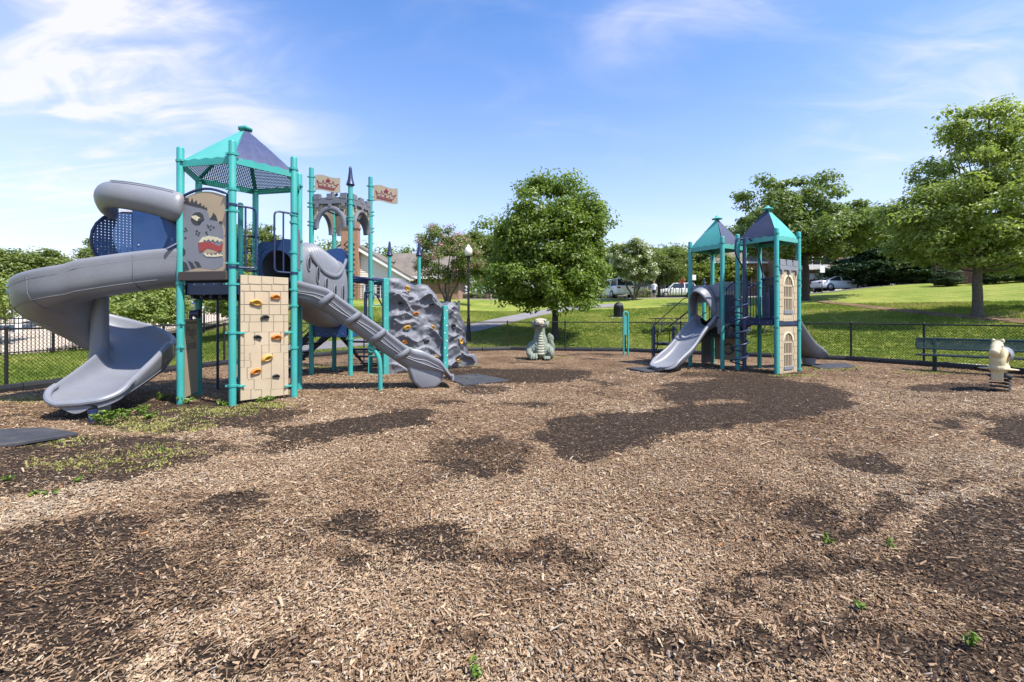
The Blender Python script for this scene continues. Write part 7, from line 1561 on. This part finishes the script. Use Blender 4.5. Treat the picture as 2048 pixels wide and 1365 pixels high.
def column(px, yd, h, label):
    x = (px - 1024) / F * yd; z = H(x, yd); t = thing('pool_pillar', label, 'pillar', (x, yd, z), 'white pillars at the pool'); MB().lathe([(.17, 0), (.17, .12), (.13, .16), (.12, h - .2), (.16, h - .12), (.17, h)], (x, yd, z), 14).build('shaft', M['white'], t, smooth=True)
column(36, 21, 2.5, 'white pillar under the navy canopy behind the picket fence'); column(168, 23, 2.4, 'white pillar just left of the spiral slide column'); column(348, 30, 2.6, 'white pillar seen left of the tan talk panel'); column(405, 31, 2.6, 'white pillar seen between the rear posts under the deck'); column(462, 32, 2.8, 'white pillar right of the fire pole')
def canopy(px0, px1, yd, zt, h, m, label, nm='shade_canopy', cat='canopy'):
    x0, x1 = (px0 - 1024) / F * yd, (px1 - 1024) / F * yd; g = H(x0, yd); t = thing(nm, label, cat, ((x0 + x1) / 2, yd, g)); c = ((x0 + x1) / 2, yd + 1.2, zt + h); cs = [(x0, yd, zt), (x1, yd, zt), (x1, yd + 2.4, zt), (x0, yd + 2.4, zt)]
    mb = MB(); mb.add(cs + [c] + [(p[0], p[1], p[2] - .18) for p in cs], [(0, 1, 4), (1, 2, 4), (2, 3, 4), (3, 0, 4), (5, 6, 1, 0), (6, 7, 2, 1), (7, 8, 3, 2), (8, 5, 0, 3)]); o = mb.build('cover', M[m], t); q = o.modifiers.new('s', 'SOLIDIFY'); q.thickness = .02
    for p in cs: MB().bar((p[0], p[1], g), (p[0], p[1], zt), .05, .05).build('leg', M['galv'], t)
canopy(28, 92, 24, 1.85, .55, 'navycloth', 'dark navy canopy by the pool right of the blue sunshade'); canopy(255, 325, 33, 2.0, .6, 'navycloth', 'dark navy canopy behind the low hanging boughs'); canopy(330, 385, 36, 2.1, .6, 'navycloth', 'dark navy canopy farthest back near the tan talk panel')
x = (15 - 1024) / F * 22; g = H(x, 22); t = thing('sunshade', 'bright blue tilted sunshade umbrella at the left pool edge', 'umbrella', (x, 22, g)); MB().lathe([(.03, 0), (.03, 2.6)], (x, 22, g), 8).build('pole', M['white'], t)
mb = MB(); ap = Vector((x, 22, g + 2.75)); rim = [Vector((x + 1.35 * math.cos(a), 22 + 1.35 * math.sin(a), g + 2.15 + .22 * math.cos(a))) for a in np.linspace(0, 2 * PI, 9)[:-1]]; mb.add([ap] + rim + [r - UP * .16 for r in rim], [(0, i + 1, (i + 1) % 8 + 1) for i in range(8)] + [(i + 1, i + 9, (i + 1) % 8 + 9, (i + 1) % 8 + 1) for i in range(8)]); mb.build('cover', M['blueshade'], t)
lg = thing('sun_lounger', 'x', 'lounger', (0, 0, 0), 'sun loungers at the pool')
MB().box((.0, 0, .34), (1.35, .6, .05)).build('seat', M['white'], lg, bevel=.01); mb = MB(); mb.bar((.62, 0, .36), (1.12, 0, .85), .6, .05); mb.build('backrest', M['white'], lg)
for sx in (-.6, .6):
    for sy in (-.25, .25): MB().bar((sx, sy, 0), (sx, sy, .33), .04, .04).build('leg', M['white'], lg)
for i, (px, yd, rz, lab) in enumerate(((15, 23, .3, 'white sun lounger at the far left by the pool'), (70, 23.4, .2, 'white sun lounger below the navy canopy'), (120, 24, .5, 'white sun lounger left of the blue covered one'), (255, 28, 2.6, 'white sun lounger seen right of the spiral slide column'), (290, 29, .4, 'white sun lounger left of the pink towel'), (345, 30, 2.9, 'white sun lounger right of the pink towel'), (412, 31, .5, 'white sun lounger behind the talk panel'))):
    o = lg if i == 0 else copy_tree(lg); x = (px - 1024) / F * yd; place(o, (x, yd, H(x, yd) + .03), rz, 1, lab)
x = (318 - 1024) / F * 27.5; z = H(x, 27.5); mb = MB(); rows = [[Vector((x - .55 + .16 * i + .03 * math.sin(j), 27.5 + .04 * math.sin(i * 1.7 + j), z + .35 + .10 * j - .04 * abs(i - 3.5))) for i in range(8)] for j in range(7)]; mb.grid(rows); o = mb.build('beach_towel', M['pink'], smooth=True, label='bright pink towel hanging on a chair behind the fence', cat='towel'); q = o.modifiers.new('s', 'SOLIDIFY'); q.thickness = .02
x = (150 - 1024) / F * 22; z = H(x, 22); t = thing('covered_chair', 'dark navy covered chair beside the picket fence', 'chair', (x, 22, z)); MB().box((x, 22, z + .35), (1.3, .7, .55), .2).build('seat', M['navycloth'], t, bevel=.08, seg=2); MB().box((x + .1, 22.3, z + .75), (1.3, .2, .6), .2).build('backrest', M['navycloth'], t, bevel=.06, seg=2)

# ------------------------------------------------------------------ weeds
M['weed'] = leafmat('weed_leaf', (.07, .14, .015), (.14, .22, .025), (.24, .30, .05), .3)
def weed(px, py, h, w, label, seed, n=26):
    rs = np.random.default_rng(seed); y = F * CAMH / (py - HY); x = (px - 1024) / F * y; t = thing('weed', label, 'weed', (x, y, 0), 'weeds growing in the mulch'); cs = []; mb = MB()
    for k in range(max(3, n // 5)):
        a = rs.random() * 6.28; r = w * rs.random() ** .5; e = Vector((x + math.cos(a) * r, y + math.sin(a) * r, h * (.45 + .6 * rs.random()))); mb.tube([(x + math.cos(a) * r * .2, y + math.sin(a) * r * .2, -.01), tuple((Vector((x, y, 0)) + e) / 2 + UP * .02), tuple(e)], .0035, 4); cs += [tuple(e)] + [tuple(Vector((x, y, 0)).lerp(e, f)) for f in (.55, .8)]
    mb.build('stems', M['weed'] if False else M['l_olive'], t); v, f, ti = leaves(np.array(cs), np.full(len(cs), .05 if h > .09 else .022), 7 if h > .09 else 5, .024 if h > .09 else .013, .6, rs, 1.2); link('foliage', np_mesh('foliage', v, f, M['weed'], False, [('tint', 'FACE', ti)]), t)
for i, a in enumerate(((200, 848, .16, .10, 'leafy weed just right of the navy slide support'), (222, 852, .20, .13, 'taller leafy weed second from the navy slide support'), (248, 842, .16, .14, 'leafy weed third from the slide support'), (286, 830, .15, .12, 'leafy weed between spiral slide and front roof post'), (300, 838, .1, .1, 'low weed below the spiral slide lip'), (489, 803, .30, .16, 'bright weed at the lower left corner of the climbing panel'), (520, 806, .13, .12, 'low weed under the middle of the climbing panel'), (545, 802, .12, .12, 'low weed under the right half of the climbing panel'), (450, 812, .10, .14, 'low weed left of the front roof post'), (372, 808, .12, .12, 'low weed at the foot of the left roof post'), (325, 800, .12, .12, 'low weed behind the spiral slide lip'),
                       (1652, 1086, .07, .05, 'small weed in the mulch right of the long dark streak'), (1776, 1099, .05, .06, 'small fern like weed at the edge of the large dark patch'), (1945, 1292, .07, .06, 'small spiky weed at the lower right'), (958, 1352, .06, .04, 'small weed at the bottom edge of the mulch'), (1719, 1216, .04, .03, 'tiny weed below the fern like weed'), (149, 969, .06, .05, 'small weed on the dark soil at left'), (72, 992, .05, .05, 'small weed left of the pair on pale mulch'), (103, 990, .05, .05, 'small weed right of its twin on pale mulch'), (10, 964, .06, .06, 'small weed at the left border'), (330, 903, .05, .06, 'small weed in the yellowing ground cover'),
                       (910, 735, .16, .2, 'low weed at the foot of the rock wall'), (820, 757, .13, .14, 'low weed before the rock wall by the slide'), (1690, 741, .06, .12, 'low weed at the edge of the rear rubber mat'))): weed(*a, seed=100 + i, n=26 if a[2] > .14 else 24 if a[2] > .09 else 15)
def cover():
    pts = []
    for (cx, cy, rx, ry, n) in ((310, 850, 120, 18, 260), (430, 824, 100, 12, 170), (210, 925, 150, 24, 110), (330, 905, 90, 18, 60), (130, 880, 90, 14, 70), (540, 812, 60, 6, 110), (60, 800, 70, 8, 260), (1660, 737, 70, 5, 260), (1870, 745, 90, 5, 220), (1090, 716, 40, 3, 160), (920, 730, 40, 4, 220), (640, 735, 60, 5, 160), (1590, 752, 50, 3, 120)):
        a = rng.random(n) * 6.28; r = rng.random(n) ** .6; px = cx + rx * r * np.cos(a); py = np.maximum(cy + ry * r * np.sin(a), 690); y = F * CAMH / (py - HY); x = (px - 1024) / F * y; k = sdist(x, y) < -.15; pts.append(np.stack([x[k], y[k], mz(x[k], y[k])], 1))
    p = np.concatenate(pts); n = len(p); T2 = tuft('cover_tuft', 7, .03, .07, .006, M['blade'], 1.6); s = .6 + .8 * rng.random(n)
    scatter('ground_cover', p, np.stack([np.zeros(n), np.zeros(n), rng.random(n) * 6.28], 1), np.stack([s, s, s * .7], 1), np.clip(rng.normal(.85, .15, n), 0, 1), M['blade'], T2, kind='stuff')
cover()
